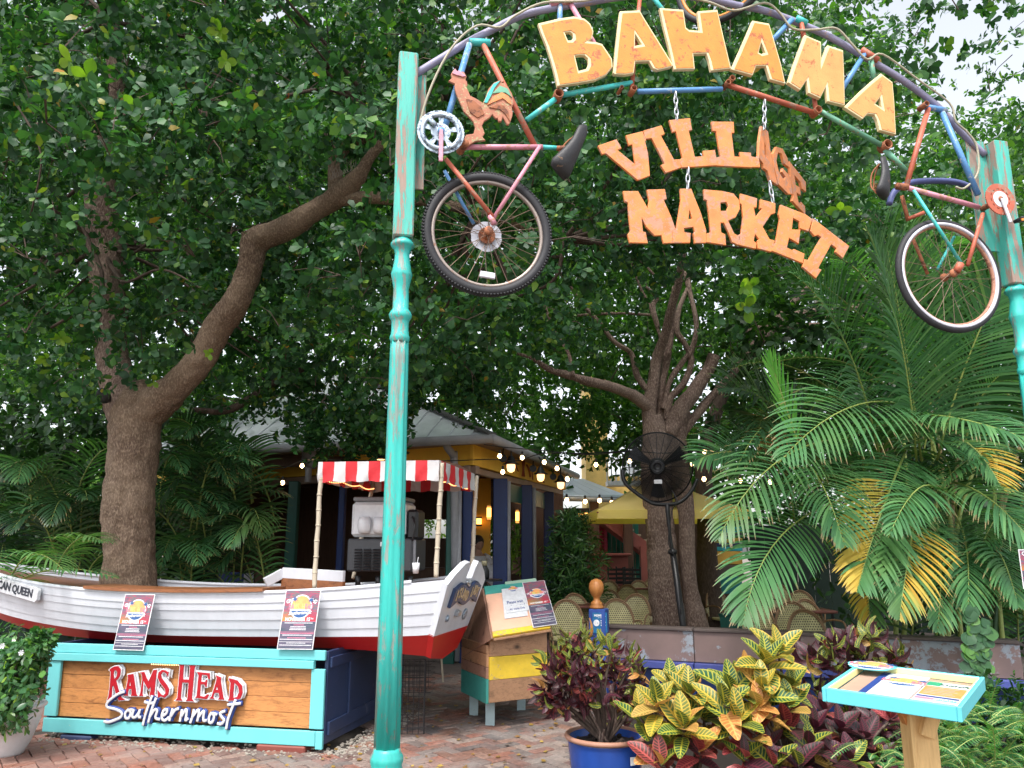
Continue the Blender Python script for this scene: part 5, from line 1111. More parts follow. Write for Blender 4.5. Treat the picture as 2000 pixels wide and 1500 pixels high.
for z0_, z1_, mm in ((Z0-.01, .43, m_ht), (.43, .53, m_hbr), (.53, .64, m_tan), (.64, .72, m_tan)): g = G(); g.beam(cF*[1, 1, 0]+us*.01-uf*.01+[0, 0, (z0_+z1_)/2], cB*[1, 1, 0]-uf*.01+[0, 0, (z0_+z1_)/2], .025, z1_-z0_-.003, bev=.003); ob('side_board', g, mm, hsd)
cO = cR+us*Ws; g = G(); g.beam(cR+us*.02+[0, 0, .3], cO+[0, 0, .3], .02, .6); ob('side_board', g, m_tan, hsd)
g = G(); g.beam(cB+uf*.02+[0, 0, .3], cO+[0, 0, .3], .02, .6); ob('back_board', g, m_tan, hsd)
for z0_ in (.5,): g = G(); g.add([cF+[0, 0, z0_-Z0], cR+[0, 0, z0_-Z0], cO+[0, 0, z0_-Z0], cB+[0, 0, z0_-Z0]], [(0, 1, 2, 3)]); ob('shelf', g, m_tan, hsd)
# slanted top: lower front edge to upper back edge
tF, tR = atY(963, 1245, 7.15), atY(1075, 1227, 7.45); tBl, tBr = atY(945, 1147, 7.85), atY(1035, 1136, 8.1)
HP = Plane(tF, tR-tF, tBl-tF, True); wS, hS = np.linalg.norm(tR-tF), np.linalg.norm(tBl-tF)
rotH = np.stack([HP.u, HP.v, HP.n], 1)
for y0_, y1_, mm in ((0, .09, m_hy), (.09, .82, m_hp), (.82, 1.0, m_ht)): g = G(); g.box(HP.pt(wS/2, hS*(y0_+y1_)/2, 0), (wS, hS*(y1_-y0_)-.002, .022), rotH, bev=.003); ob('top_board', g, mm, hsd)
g = G(); g.box(HP.pt(wS*.7, hS*1.01, .0), (wS*.6, .05, .024), rotH); ob('top_board', g, paint('pale_green_board', (.3, .45, .35), None, 0, .6), hsd)
# sloping side board under the top
g = G(); A, B_, C_, D_ = tF+[0, 0, -.01], tBl+[0, 0, -.01], atY(906, 1240, 7.9), atY(908, 1283, 7.8); E_ = atY(961, 1250, 7.17); nrm = uf*.02
V = [A, B_, C_, D_, E_]; g.add([p-nrm for p in V]+[p for p in V], [(0, 1, 2, 3, 4), (9, 8, 7, 6, 5)]+[(i, 5+i, 5+(i+1) % 5, (i+1) % 5) for i in range(5)]); ob('slope_board', g, m_hbr, hsd)
g = G(); g.beam(tF+[0, .01, -.02], tR+[0, .01, -.02], .04, .02, bev=.003); ob('front_lip', g, m_tan, hsd)
for px_, py_, Y in ((957, 1418, 0), (925, 1398, 0), (1018, 1388, 0)):
    p = atZ(px_, py_, 0); g = G(); g.box((p[0], p[1]+.04, Z0/2+.03), (.085, .05, Z0+.08), bev=.004); ob('leg', g, m_hl, hsd)
# notices on the stand
def px_sheet(P, q, d): return [P.px(*c) for c in q]
sg1 = thing('paper_notice', 'white notice asking guests to wait to be seated', 'notice', tF)
q = px_sheet(HP, [(985, 1212), (1030, 1206), (1025, 1149), (979, 1154)], 0); ob('sheet', xf(shape2d(q, [], .002), HP.mat(.018)), M['white'], sg1)
g = text_G('Please wait\nto be seated', .07, .20, .0004, .0006); cx_, cy2 = HP.px(1006, 1183); ob('lettering', xf(g, HP.mat(.021) @ Matrix.Translation((cx_, cy2, 0))), M['navy_print'], sg1)
logo(HP, *HP.px(1001, 1154), .048, .0225, sg1)
sg2 = thing('paper_notice', 'narrow white notice reading AC inside only', 'notice', tF+[.1, 0, .1])
q = px_sheet(HP, [(989, 1198), (1031, 1193), (1030, 1183), (988, 1187)], 0); c_ = HP.px(1010, 1192); q = px_sheet(HP, [(989, 1202), (1031, 1196), (1030, 1184), (987, 1189)], 0); c_ = HP.px(1009.5, 1193)
ob('sheet', xf(shape2d(q, [], .0015), HP.mat(.0235)), M['white'], sg2); g = text_G('AC Inside Only', .045, .17, .0004, .0006); ob('lettering', xf(g, HP.mat(.0262) @ Matrix.Translation((c_[0], c_[1], 0))), M['navy_print'], sg2)
pbl, pbr, ptl = HP.w(1040, 1231, .03), HP.w(1087, 1224, .03), HP.w(1019, 1143, .03)
P_ = Plane(pbl, pbr-pbl, ptl-pbl, True); poster(P_, 'grand opening poster leaning on the host stand beside the white notice', pbl, np.linalg.norm(pbr-pbl), np.linalg.norm(ptl-pbl))
pbl, ptl = atY(1999, 1150, 5.4), atY(1990, 1073, 5.4); P_ = Plane(pbl, (1, -.15, 0), ptl-pbl); poster(P_, 'grand opening poster cut off by the right edge of the picture'.replace(' of the picture', ''), pbl, .27, np.linalg.norm(ptl-pbl)+.0)
g = G(); p = pbl+np.array((.14, .05, 0)); g.tube([(p[0], p[1], 0), (p[0], p[1], p[2]+.2)], .02, 8); pp = ob('sign_pole', g, M['darkmetal']); tag(pp, 'thin dark pole holding the poster at the far right', 'pole')

# ------------------------------------------------------------------ wire rack under the stern
wr = thing('wire_rack', 'black wire grid rack standing under the boat stern', 'wire rack', atZ(810, 1408, 0)); y_ = 7.0
x0_, x1_ = atY(775, 1400, y_)[0], atY(828, 1400, y_)[0]; zt_, zb_ = atY(820, 1288, y_)[2], .03
for i in range(6): g = G(); x = x0_+(x1_-x0_)*i/5; g.tube([(x, y_, zb_), (x, y_, zt_)], .004 if i < 5 else .008, 5); ob('wire', g, M['black'], wr)
for i in range(13): g = G(); z = zb_+(zt_-zb_)*i/12; g.tube([(x0_, y_, z), (x1_, y_, z)], .003, 5); ob('wire', g, M['black'], wr)
for k in range(6):
    z = .36+k*.045; g = G(); g.tube([(x0_+.03, y_+.02, z), (x1_+.05, y_+.02, z), (x1_+.07, y_+.22, z), (x0_+.03, y_+.22, z)], .003, 5); ob('basket_wire', g, M['black'], wr)
for k in range(7):
    x = x0_+.03+k*.035; g = G(); g.tube([(x, y_+.02, .60), (x, y_+.02, .36), (x, y_+.22, .36), (x, y_+.22, .60)], .0025, 5); ob('basket_wire', g, M['black'], wr)
g = G(); p = atZ(861, 1300, .25); g.tube([p+[0, 0, .12], p+[.03, .0, -.18]], .012, 6); bs = ob('broom_stick', g, m_bam); tag(bs, 'short pale stick leaning behind the boat stern', 'stick')

# ------------------------------------------------------------------ blue post with turned finial
mp_ = thing('newel_post', 'blue square post with turned orange wood finial at the end of the low wall', 'post', atZ(1170, 1190, .95)*[1, 1, 0]); q = atZ(1171, 1190, .95)
rn = np.stack([wdir, back_n, (0, 0, 1)], 1)
m_bp = paint('bright_blue_post', (.035, .09, .36), None, 0, .4, 4)
g = G(); g.box((q[0], q[1]+.08, .475), (.175, .16, .95), rn, bev=.006); ob('post_body', g, m_bp, mp_)
g = G(); g.lathe((q[0]-.02, q[1]+.08, .955), [(.075, 0), (.078, .015), (.06, .035), (.066, .045), (.055, .06), (.035, .08), (.033, .105), (.045, .12), (.072, .165), (.08, .205), (.074, .25), (.05, .285), (.01, .30)], 24); ob('finial', g, M['finial'], mp_, True)
FP = Plane((q[0], q[1]-.003, .9), (1, -.1, 0), (0, 0, 1)); FP.n = np.cross(FP.u, FP.v)
st_ = thing('membership_sign', 'small blue member sign with white round emblem on the blue post', 'sign', (q[0], q[1], .9))
g = G(); g.box((0, -.085, 0), (.15, .205, .004)); ob('plate', xf(g, FP.mat(.004)), flat('cyan_blue_plate', (.015, .16, .36), .3), st_)
g = text_G('MEMBER', .03, .12, .0004, .001); ob('lettering', xf(g, FP.mat(.0075) @ Matrix.Translation((0, -.012, 0))), M['white_print'], st_)
g = text_G('OF THE', .012, .04, .0004, .0002); ob('lettering', xf(g, FP.mat(.0075) @ Matrix.Translation((0, -.034, 0))), M['white_print'], st_)
ob('emblem', xf(shape2d([(-.035+math.cos(a)*.031, -.085+math.sin(a)*.033) for a in np.arange(24)*2*math.pi/24], [[(-.032, -.07), (-.022, -.088), (-.018, -.098), (-.026, -.088)]], .0004), FP.mat(.0075)), M['white_print'], st_)
for i, w_ in enumerate((.035, .052, .04, .052)): g = G(); g.box((.008+w_/2, -.062-i*.016, .0), (w_, .008, .0008)); ob('text_line', xf(g, FP.mat(.0075)), M['white_print'], st_)

# ------------------------------------------------------------------ menu stand
mc = [(1615, 1346), (1869, 1392), (1953, 1321), (1672, 1294)]   # near-left, near-right, far-right, far-left of the tray
n0, n1, n2 = atY(*mc[0], 3.55), atY(*mc[1], 3.25), atY(*mc[2], 3.75)
n1 = atY(mc[1][0], mc[1][1]-14, 3.3); n0 = atY(mc[0][0], mc[0][1]-4, 3.62); f0 = atY(mc[3][0], mc[3][1], 4.08); f1 = f0+(n1-n0)*1.0
MP = Plane(n0, n1-n0, f0-n0); tw_ = np.linalg.norm(n1-n0); th_ = np.dot(f0-n0, MP.v); 
if MP.n[2] < 0: MP.n = -MP.n
mn = thing('menu_stand', 'aqua tray menu stand on a new pine post', 'menu stand', ((n0+n1)/2*[1, 1, 0]))
rotM = np.stack([MP.u, MP.v, MP.n], 1)
def mboard(nm, x0, y0, x1, y1, z0, z1, m, bev=.003, par=None): g = G(); g.box(MP.pt((x0+x1)/2, (y0+y1)/2, (z0+z1)/2), (x1-x0, y1-y0, z1-z0), rotM, bev); return ob(nm, g, m, par or mn)
m_aq2 = paint('bright_aqua', (.12, .54, .60), None, 0, .4, 5, dirt=.05); m_yin = paint('pale_yellow_lining', (.82, .74, .35), None, 0, .5, 5, dirt=.05); m_corkb = paint('tan_backing', (.42, .27, .2), None, 0, .6, 5)
mboard('tray_base', .01, .01, tw_-.01, th_-.01, -.052, -.032, m_corkb)
mboard('tray_side', 0, -.018, tw_, 0, -.06, 0, m_aq2); mboard('tray_side', 0, th_, tw_, th_+.018, -.06, 0, m_aq2); mboard('tray_side', -.018, -.018, -.0005, th_+.018, -.06, 0.0005, m_aq2); mboard('tray_side', tw_+.0005, -.018, tw_+.018, th_+.018, -.06, 0.0005, m_aq2)
mboard('tray_lining', .0005, th_-.008, tw_-.0005, th_-.0005, -.031, -.002, m_yin); mboard('tray_lining', .0005, .0005, .008, th_-.0085, -.031, -.002, m_yin); mboard('tray_lining', tw_-.008, .0005, tw_-.0005, th_-.0085, -.031, -.002, m_yin); mboard('tray_lining', .0085, .0005, tw_-.0085, .008, -.031, -.002, m_yin)
me1 = thing('menu_sheet', 'white printed drinks menu with blue spine and sunset badge in the tray', 'menu', MP.pt(tw_*.4, th_*.5, -.03))
mboard('spine', tw_*.20, .012, tw_*.26, th_-.012, -.031, -.026, M['navy_print'], 0, me1); mboard('page', tw_*.262, .012, tw_*.60, th_-.012, -.031, -.027, M['white'], 0, me1)
logo(MP, tw_*.44, th_*.70, th_*.15, -.0255, me1)
for i in range(9): mboard('text_line', tw_*(.31+.02*(i % 3)), th_*(.42-.042*i), tw_*(.55-.02*(i % 2)), th_*(.432-.042*i), -.0269, -.0262, flat('grey_print', (.35, .35, .4), .6) if i == 0 else bpy.data.materials['grey_print'], 0, me1)
me2 = thing('menu_sheet', 'lunch menu sheet with orange panel at the right of the tray', 'menu', MP.pt(tw_*.8, th_*.5, -.03))
mboard('page', tw_*.615, .012, tw_*.965, th_*.86, -.031, -.0275, M['white'], 0, me2); m_lo = flat('orange_print', (.85, .27, .08), .5)
mboard('header_print', tw_*.62, th_*.72, tw_*.73, th_*.85, -.0274, -.0268, flat('leaf_green_print', (.02, .3, .15), .5), 0, me2); mboard('panel_print', tw_*.625, th_*.40, tw_*.955, th_*.70, -.0274, -.0268, m_lo, 0, me2)
mboard('band_print', tw_*.625, th_*.335, tw_*.955, th_*.375, -.0274, -.0268, M['navy_print'], 0, me2); mboard('band_print', tw_*.625, th_*.26, tw_*.77, th_*.315, -.0274, -.0268, m_lpink, 0, me2); mboard('band_print', tw_*.79, th_*.26, tw_*.95, th_*.315, -.0274, -.0268, flat('teal_print', (.05, .35, .4), .5), 0, me2)
g = text_G('Lunch', .05, .12, .0004, .0006, shear=.3); ob('lettering', xf(g, MP.mat(-.0262) @ Matrix.Translation((tw_*.83, th_*.78, 0))), flat('dark_green_ink', (.02, .12, .08), .5), me2)
g = text_G('DRAFTS', .02, .09, .0004, .0004); ob('lettering', xf(g, MP.mat(-.0262) @ Matrix.Translation((tw_*.87, th_*.287, 0))), M['white_print'], me2)
for i in range(12):
    x = .63 if i < 6 else .80; y = .23-.03*(i % 6); mboard('text_line', tw_*x, th_*y, tw_*(x+.12+.02*(i % 2)), th_*(y+.01), -.0274, -.0268, bpy.data.materials['grey_print'], 0, me2)
for i in range(5): mboard('text_line', tw_*.65, th_*(.45+.05*i), tw_*(.90-.03*(i % 2)), th_*(.458+.05*i), -.0267, -.0262, bpy.data.materials['grey_print'], 0, me2)
bg_ = thing('logo_badge', 'cut out sunset badge standing on the upper left corner of the menu tray', 'badge', MP.pt(tw_*.1, th_, .01)); logo(MP, tw_*.10, th_*.93, th_*.16, .004, bg_); 
q = MP.pt(tw_*.10, th_*.93, .002); ob('badge_board', xf(shape2d([(tw_*.10+math.cos(a)*th_*.16*(1.2+.08*math.sin(5*a)), th_*.93+math.sin(a)*th_*.165) for a in np.arange(40)*2*math.pi/40], [], .0015), MP.mat(.0015)), m_aq2, bg_)
cM = MP.pt(tw_*.62, th_*.45, -.06); pt_ = atY(1803, 1400, 3.55)
g = G(); g.box((pt_[0]+.01, 3.62, (cM[2])/2-.01), (.115, .105, cM[2]), bev=.006); ob('post_body', g, M['pine'], mn)
for x0p, x1p, Y in ((1752, 1772, 3.62), (1815, 1845, 3.55)):
    p = atY((x0p+x1p)/2, 1412, Y); g = G(); g.beam(p+[0, .0, .085], p+[(.07 if x0p < 1800 else -.05), .01, -.055], .06, .05, up=(0, 1, 0), bev=.004); ob('brace', g, M['pine'] if x0p > 1800 else M['finial'], mn)

# ------------------------------------------------------------------ tall fan on a stand
FY = 8.9; fc = atY(1284, 912, FY); rF = .40
fn_ = thing('pedestal_fan', 'large black cage fan on a tilted pole in front of the forked tree', 'fan', atY(1331, 1218, FY)*[1, 1, 0])
fnm = np.array((-.18, -1, -.12)); fnm /= np.linalg.norm(fnm); FPn = Plane(fc, (1, -.18, 0), (0, 0, 1)); fu, fv = FPn.u, np.cross(fnm, FPn.u)*-1; fv = fv if fv[2] > 0 else -fv
for sg_, dp in ((1, .10), (-1, -.10)):
    for k in range(30):
        r_ = rF*(.16+.84*(k+1)/30); dd = dp*(1-(r_/rF)**2.5); g = G(); g.tube([fc+fnm*dd+(fu*math.cos(a)+fv*math.sin(a))*r_ for a in np.arange(40)*2*math.pi/40], .0030 if k < 29 else .008, 3 if k < 29 else 6, closed=True); ob('guard_ring', g, M['black'], fn_)
    for k in range(24):
        a = k*2*math.pi/24; g = G(); g.tube([fc+fnm*dp*(1-q**2.5)+(fu*math.cos(a)+fv*math.sin(a))*rF*q for q in (.15, .4, .6, .8, .92, 1.0)], .003, 4, 2); ob('guard_spoke', g, M['black'], fn_)
for k in range(3):
    a0 = k*2*math.pi/3+.5; V = []; n = 8
    for i in range(n):
        r_ = rF*(.18+.70*i/(n-1)); w_ = .38+.10*i/(n-1)
        for s_ in (-1, 0, 1): a = a0+s_*w_*.5; V.append(fc+(fu*math.cos(a)+fv*math.sin(a))*r_+fnm*.035*s_)
    g = G(); g.add(V, [(i*3+j, i*3+j+1, (i+1)*3+j+1, (i+1)*3+j) for i in range(n-1) for j in range(2)]); ob('fan_blade', g, M['darkmetal'], fn_, True)
g = G(); g.lathe(fc, [(.09, .06), (.085, .11), (.05, .125), (.045, .115)], 20, fnm); ob('motor_cap', g, M['black'], fn_, True); g = G(); g.lathe(fc, [(.1, -.25), (.11, -.2), (.09, -.05)], 16, fnm); ob('motor', g, M['black'], fn_, True)
for r_ in (.025, .055, .07): g = G(); g.tube([fc+fnm*.125+(fu*math.cos(a)+fv*math.sin(a))*r_ for a in np.arange(20)*2*math.pi/20], .004, 5, closed=True); ob('cap_ring', g, M['darkmetal'], fn_, True)
g = G(); q = fc+fnm*.11-fv*.165; g.box(q, (.09, .045, .006), np.stack([fu, fv, fnm], 1), bev=.003); ob('name_badge', g, M['white'], fn_)
jt = atY(1303, 984, FY)
g = G(); g.tube([atY(1216, 917, FY), atY(1222, 945, FY), atY(1265, 978, FY), atY(1288, 985, FY), atY(1325, 982, FY), atY(1350, 960, FY), atY(1362, 935, FY)], .022, 8, 4); ob('yoke', g, M['black'], fn_, True)
g = G(); g.tube([jt, atY(1308, 1040, FY), atY(1314, 1078, FY)], [.03, .018, .018], 8, 3); ob('upper_pole', g, M['black'], fn_, True)
g = G(); g.tube([atY(1313, 1072, FY), atY(1334, 1222, FY), atY(1338, 1262, FY)], .036, 10); g.tube([atY(1313, 1074, FY), atY(1314, 1082, FY)], .05, 10); ob('lower_pole', g, M['black'], fn_, True)
g = G(); g.lathe(atY(1340, 1275, FY)*[1, 1, 0], [(.3, 0), (.3, .03), (.05, .05)], 20); ob('base_plate', g, M['black'], fn_)
g = G(); g.tube([fc+[.05, .1, -.1], atY(1322, 975, FY-.1), atY(1312, 1000, FY-.06), atY(1306, 1060, FY-.05), atY(1322, 1100, FY-.06), atY(1330, 1200, FY-.06)], .006, 5, 5); ob('power_cord', g, M['black'], fn_, True)

# ------------------------------------------------------------------ yellow umbrella
uc = atY(1315, 950, 12.6); UY = 12.6; e0_, e1_ = atY(1167, 1005, UY-.9), atY(1463, 1002, UY-.9); zu = 2.12
um = thing('patio_umbrella', 'square yellow patio umbrella behind the forked tree', 'umbrella', (uc[0], UY, 0)); m_um = leafmat('yellow_canvas', [(0, (.90, .70, .28)), (1, (.92, .73, .30))], .45, .8, spec=.1)
cx_ = (e0_[0]+e1_[0])/2; hwU = (e1_[0]-e0_[0])/2; top_ = np.array((cx_, UY, 2.75)); cor = [np.array((cx_-hwU, UY-.9, zu)), np.array((cx_+hwU, UY-.9, zu)), np.array((cx_+hwU, UY+2, zu)), np.array((cx_-hwU, UY+2, zu))]; top_[1] = UY+.5
for i in range(4):
    a, b = cor[i], cor[(i+1) % 4]; mdl = (a+b)/2+[0, 0, .0]; V = [a, mdl, b, top_, a*.5+top_*.5-[0, 0, .03], b*.5+top_*.5-[0, 0, .03], mdl*.5+top_*.5-[0, 0, .05]]
    g = G(); g.add(V, [(0, 1, 6, 4), (1, 2, 5, 6), (4, 6, 3), (6, 5, 3)]); ob('canopy_panel', g, m_um, um); g = G(); g.tube([top_-[0, 0, .06], a-[0, 0, .04]], .015, 6); ob('rib', g, M['varnish'], um)
    g = G(); nn = np.array((0, 0, -.13)); g.add([a, b, b+nn, a+nn], [(0, 1, 2, 3)]); ob('valance', g, m_um, um)
g = G(); g.tube([(cx_, UY+.5, 0), (cx_, UY+.5, 2.8)], .025, 8); ob('pole', g, M['varnish'], um)
# planter box between the trees, behind
g = G(); p = atZ(1372, 1215, .35); g.lathe((p[0], 11.2, 0), [(.22, 0), (.26, .62), (.28, .66), (.25, .66)], 4); pl = ob('green_planter', g, m_postg); tag(pl, 'dark green square planter at the foot of the second tree', 'planter')

# ------------------------------------------------------------------ wicker bistro chairs
def mat_weave():
    m, nt, b = newmat('woven_cane'); tc = nt.nodes.new('ShaderNodeTexCoord'); sx = nt.nodes.new('ShaderNodeSeparateXYZ'); nt.links.new(tc.outputs['UV'], sx.inputs[0])
    fx = mth(nt, 'MULTIPLY', sx.outputs[0], 17); fy = mth(nt, 'MULTIPLY', sx.outputs[1], 16)
    row = mth(nt, 'MODULO', mth(nt, 'FLOOR', fy), 2); fx = mth(nt, 'ADD', fx, mth(nt, 'MULTIPLY', row, .5)); a = mth(nt, 'SUBTRACT', mth(nt, 'FRACT', fx), .5); c = mth(nt, 'SUBTRACT', mth(nt, 'FRACT', fy), .5)
    d = mth(nt, 'SQRT', mth(nt, 'ADD', mth(nt, 'MULTIPLY', a, a), mth(nt, 'MULTIPLY', c, c)))
    k = ramp(nt, d, [(.24, (1, 1, 1)), (.34, (0, 0, 0))]); n = noise_n(nt, coords(nt), 30, 3); base = ramp(nt, n, [(.3, (.42, .38, .19)), (.7, (.62, .57, .31))])
    nt.links.new(mixc(nt, k, base, (.05, .035, .02)), b.inputs['Base Color']); b.inputs['Roughness'].default_value = .5; return m
m_weave = mat_weave(); m_rat = flat('brown_rattan', (.24, .14, .07), .45); m_tie = flat('pale_cane_wrap', (.48, .43, .27), .5)
def arch_pts(w, z0, z1, n=22):
    pts = []
    for i in range(n+1):
        t = i/n; a = math.pi*t; x = -math.cos(a)*w; s = math.sin(a)
        z = z0+(z1-z0)*s**.72; pts.append((x*(1 if t not in (0, 1) else 1), z))
    return pts
def build_chair():
    t = thing('bistro_chair', 'x', 'chair', (0, 0, 0)); w = .225
    AR = arch_pts(w, .50, .90); yb = lambda x, z: .20-.05*(1-(x/w)**2)*-1+(z-.45)*.12
    for k, (o_, mt) in enumerate(((0, m_rat), (.018, m_rat))):
        g = G(); g.tube([(x*(1-o_*2.2), yb(x, z)+(0 if k == 0 else -.006), z-o_*1.2) for x, z in AR], .0125 if k == 0 else .009, 7); ob('back_frame', g, mt, t, True)
    V = []; U = []; n = 14; m_ = 10
    for j in range(m_+1):
        for i in range(n+1):
            x = -w*.93+2*w*.93*i/n; zt_ = .49+.39*max(0, 1-(x/w)**2)**.36; z = .47+(zt_-.47)*j/m_; V.append((x, yb(x, z), z)); U.append((x/(2*w)+.5, (z-.47)/.42))
    f = [(j*(n+1)+i, j*(n+1)+i+1, (j+1)*(n+1)+i+1, (j+1)*(n+1)+i) for j in range(m_) for i in range(n)]; g = G(); g.add(V, f, U); ob('woven_back', g, m_weave, t, True)
    for s_ in (-1, 1):
        g = G(); g.tube([(s_*w*.99, yb(w, .56)-.002, .52), (s_*w*1.0, yb(w, .62), .60)], .018, 7); ob('cane_wrap', g, m_tie, t, True)
        g = G(); g.tube([(s_*w, yb(w, .55), .55), (s_*w*.98, .22, .3), (s_*w*.95, .25, 0)], .012, 6, 3); ob('leg', g, m_rat, t, True)
        g = G(); g.tube([(s_*w*.9, -.2, .44), (s_*w*.95, -.24, 0)], .012, 6); ob('leg', g, m_rat, t, True)
        g = G(); g.tube([(s_*w, yb(w, .6), .62), (s_*w*1.12, .02, .65), (s_*w*1.05, -.16, .62), (s_*w*.95, -.2, .45)], .012, 6, 4); ob('arm', g, m_rat, t, True)
    g = G(); g.lathe((0, 0, .43), [(.23, 0), (.235, .015), (.23, .03)], 20); g.v[0][:, 1] *= 1; so = ob('seat', g, m_weave, t)
    return t
proto = build_chair(); first = True
def chair(px_, py_, rot, lab, ztop=.90, dY=0, sc2=1.0):
    global first
    p = atZ(px_, py_, ztop); o = proto if first else copy_tree(proto); first = False
    o.location = (float(p[0]), float(p[1])-.2, 0); o.rotation_euler = (0, 0, rot); o.scale = (sc2,)*3; o['label'] = lab; o['category'] = 'chair'; o['group'] = 'wicker bistro chairs on the terrace'
CH = [(1107, 1172, .0, 'wicker chair left of the finial post, nearest the poster'), (1207, 1171, .05, 'wicker chair just right of the finial post, nearest the wall'), (1133, 1160, .3, 'wicker chair half hidden behind the one by the poster'), (1229, 1161, -.4, 'wicker chair turned away behind the table corner, right of the finial'),
 (1139, 1150, .2, 'wicker chair with only its rim showing left of the finial top'), (1192, 1152, .1, 'wicker chair right behind the finial ball'), (1220, 1143, -.2, 'wicker chair with pale back in the middle of the left group'), (1251, 1134, .1, 'tall wicker chair on the right of the left group beside the trunk'),
 (1190, 1134, .0, 'wicker chair in the third row beside the bushy plant'), (1208, 1128, -.2, 'wicker chair with pale back in the third row'), (1252, 1120, .4, 'wicker chair before the dark bar stools'), (1267, 1130, -.3, 'wicker chair against the left side of the tree trunk'), (1272, 1113, -.3, 'farthest wicker chair left of the tree trunk'),
 (1487, 1172, .2, 'wicker chair left of the right hand group under the palm fronds'), (1524, 1130, -.3, 'farthest wicker chair of the right hand group'), (1529, 1141, .2, 'wicker chair behind the pale one in the right group'), (1562, 1154, -.1, 'pale backed wicker chair in the middle of the right group'),
 (1588, 1171, .3, 'wicker chair on the right side of the right group behind fronds'), (1541, 1176, -.2, 'wicker chair with pale back behind the nearest one on the right'), (1577, 1192, .05, 'nearest wicker chair of the right group above the wall'), (1410, 1150, .4, 'wicker chair partly hidden by fronds beside the dark trunk'), (1012, 1118, .2, 'wicker chair inside the restaurant between the blue posts')]
for c in CH: chair(*c)
m_tab = wood('dark_red_table', (.16, .05, .035), (.09, .03, .02), 0, 3, .35, False)
def table(px_, py_, z, w, d, lab):
    p = atZ(px_, py_, z); t = thing('terrace_table', lab, 'table', (float(p[0]), float(p[1]), 0), 'dark red terrace tables'); g = G(); g.box((p[0], p[1]+d/2, z), (w, d, .035), bev=.008); ob('table_top', g, m_tab, t)
    for sx_ in (-1, 1):
        for sy_ in (0.06, d-.06): g = G(); g.tube([(p[0]+sx_*(w/2-.05), p[1]+sy_, 0), (p[0]+sx_*(w/2-.05), p[1]+sy_, z-.02)], .02, 6); ob('leg', g, M['darkmetal'], t)
table(1160, 1186, .74, .9, .6, 'dark red table behind the finial post'); table(1100, 1162, .74, .8, .6, 'dark red table left of the chairs beside the blue posts'); table(1238, 1180, .74, .7, .5, 'dark red table corner right of the finial post'); table(1570, 1196, .74, .9, .5, 'dark red table among the right hand chairs'); table(1245, 1150, .74, .8, .6, 'dark red table in the middle rows')
# dark bar stools under the stair
def stool(px_, Y, lab):
    p = atY(px_, 1100, Y); t = thing('bar_stool', lab, 'bar stool', (p[0], Y, 0), 'dark ladder back bar stools'); g = G(); g.box((p[0], Y, .7), (.38, .36, .04), bev=.01); ob('seat', g, M['black'], t)
    for k in range(4): g = G(); g.beam((p[0]-.17, Y+.17, .82+k*.09), (p[0]+.17, Y+.17, .82+k*.09), .02, .045); ob('back_slat', g, M['black'], t)
    for sx_ in (-1, 1):
        g = G(); g.tube([(p[0]+sx_*.18, Y+.18, 0), (p[0]+sx_*.18, Y+.18, 1.15)], .018, 6); ob('leg', g, M['black'], t); g = G(); g.tube([(p[0]+sx_*.17, Y-.16, 0), (p[0]+sx_*.17, Y-.16, .7)], .018, 6); ob('leg', g, M['black'], t)
stool(1206, 16.7, 'dark bar stool nearest the green boards'); stool(1222, 17.0, 'dark bar stool in the middle of the row'); stool(1236, 16.5, 'dark bar stool nearest the red stair post')
# ------------------------------------------------------------------ pots
def pot(name, lab, c, prof, m, rimm=None, soil_z=None, seg=32):
    t = thing(name, lab, 'plant pot', (c[0], c[1], 0)); g = G(); g.lathe((c[0], c[1], 0), prof+[(prof[-1][0]-.02, prof[-1][1]), (prof[-1][0]-.03, prof[-1][1]-.07)], seg); ob('pot_body', g, m, t, True)
    g = G(); r_ = prof[-1][0]; z = prof[-1][1]; g.tube([(c[0]+math.cos(a)*r_, c[1]+math.sin(a)*r_, z) for a in np.arange(seg)*2*math.pi/seg], .016, 8, closed=True); ob('pot_rim', g, rimm or m, t, True)
    g = G(); g.lathe((c[0], c[1], z-.06), [(r_*.9, 0), (r_*.9, .018)], seg)
    for k in range(60): a, q = random.uniform(0, 6.28), random.uniform(0, r_*.85); g.ball((c[0]+math.cos(a)*q, c[1]+math.sin(a)*q, z-.035), random.uniform(.008, .02), 5, 3)
    ob('soil', g, flat('potting_soil', (.03, .02, .015), .95), t); return t
bp_c = atY(1182, 1437, 5.15)
m_bluep = paint('cobalt_glaze', (.02, .07, .33), None, 0, .22, 6, (1, 1, .4), .3, .1); m_terra = paint('terracotta_rim', (.36, .18, .12), None, 0, .6)
zr_ = bp_c[2]+.0; bpot = pot('blue_pot', 'cobalt blue glazed pot with terracotta rim under the dark croton', bp_c, [(.17, 0), (.19, .02), (.225, zr_-.12), (.235, zr_-.03), (.24, zr_)], m_bluep, m_terra)
g = G(); p = atY(1236, 1487, 4.93); g.box(p, (.03, .005, .045), np.array(Matrix.Rotation(.35, 3, 'Z'))); ob('price_sticker', g, M['white'], bpot)
wp_c = atZ(8, 1482, 0); wpot = pot('white_pot', 'white round pot at the left edge holding a gardenia bush', (wp_c[0]-.07, wp_c[1]+.12), [(.12, 0), (.13, .02), (.17, .10), (.215, .25), (.235, .36)], paint('white_plastic', (.62, .62, .62), None, 0, .4), None)
for c, lab, m in (((1.02, 4.75), 'terracotta pot under the yellow croton', m_terra), ((1.62, 4.55), 'dark pot with the second yellow croton', M['navy']), ((2.35, 5.0), 'brown pot at the bottom behind the menu stand', m_terra)):
    pot('plant_pot', lab, c, [(.15, 0), (.17, .02), (.2, .2), (.22, .26)], m)
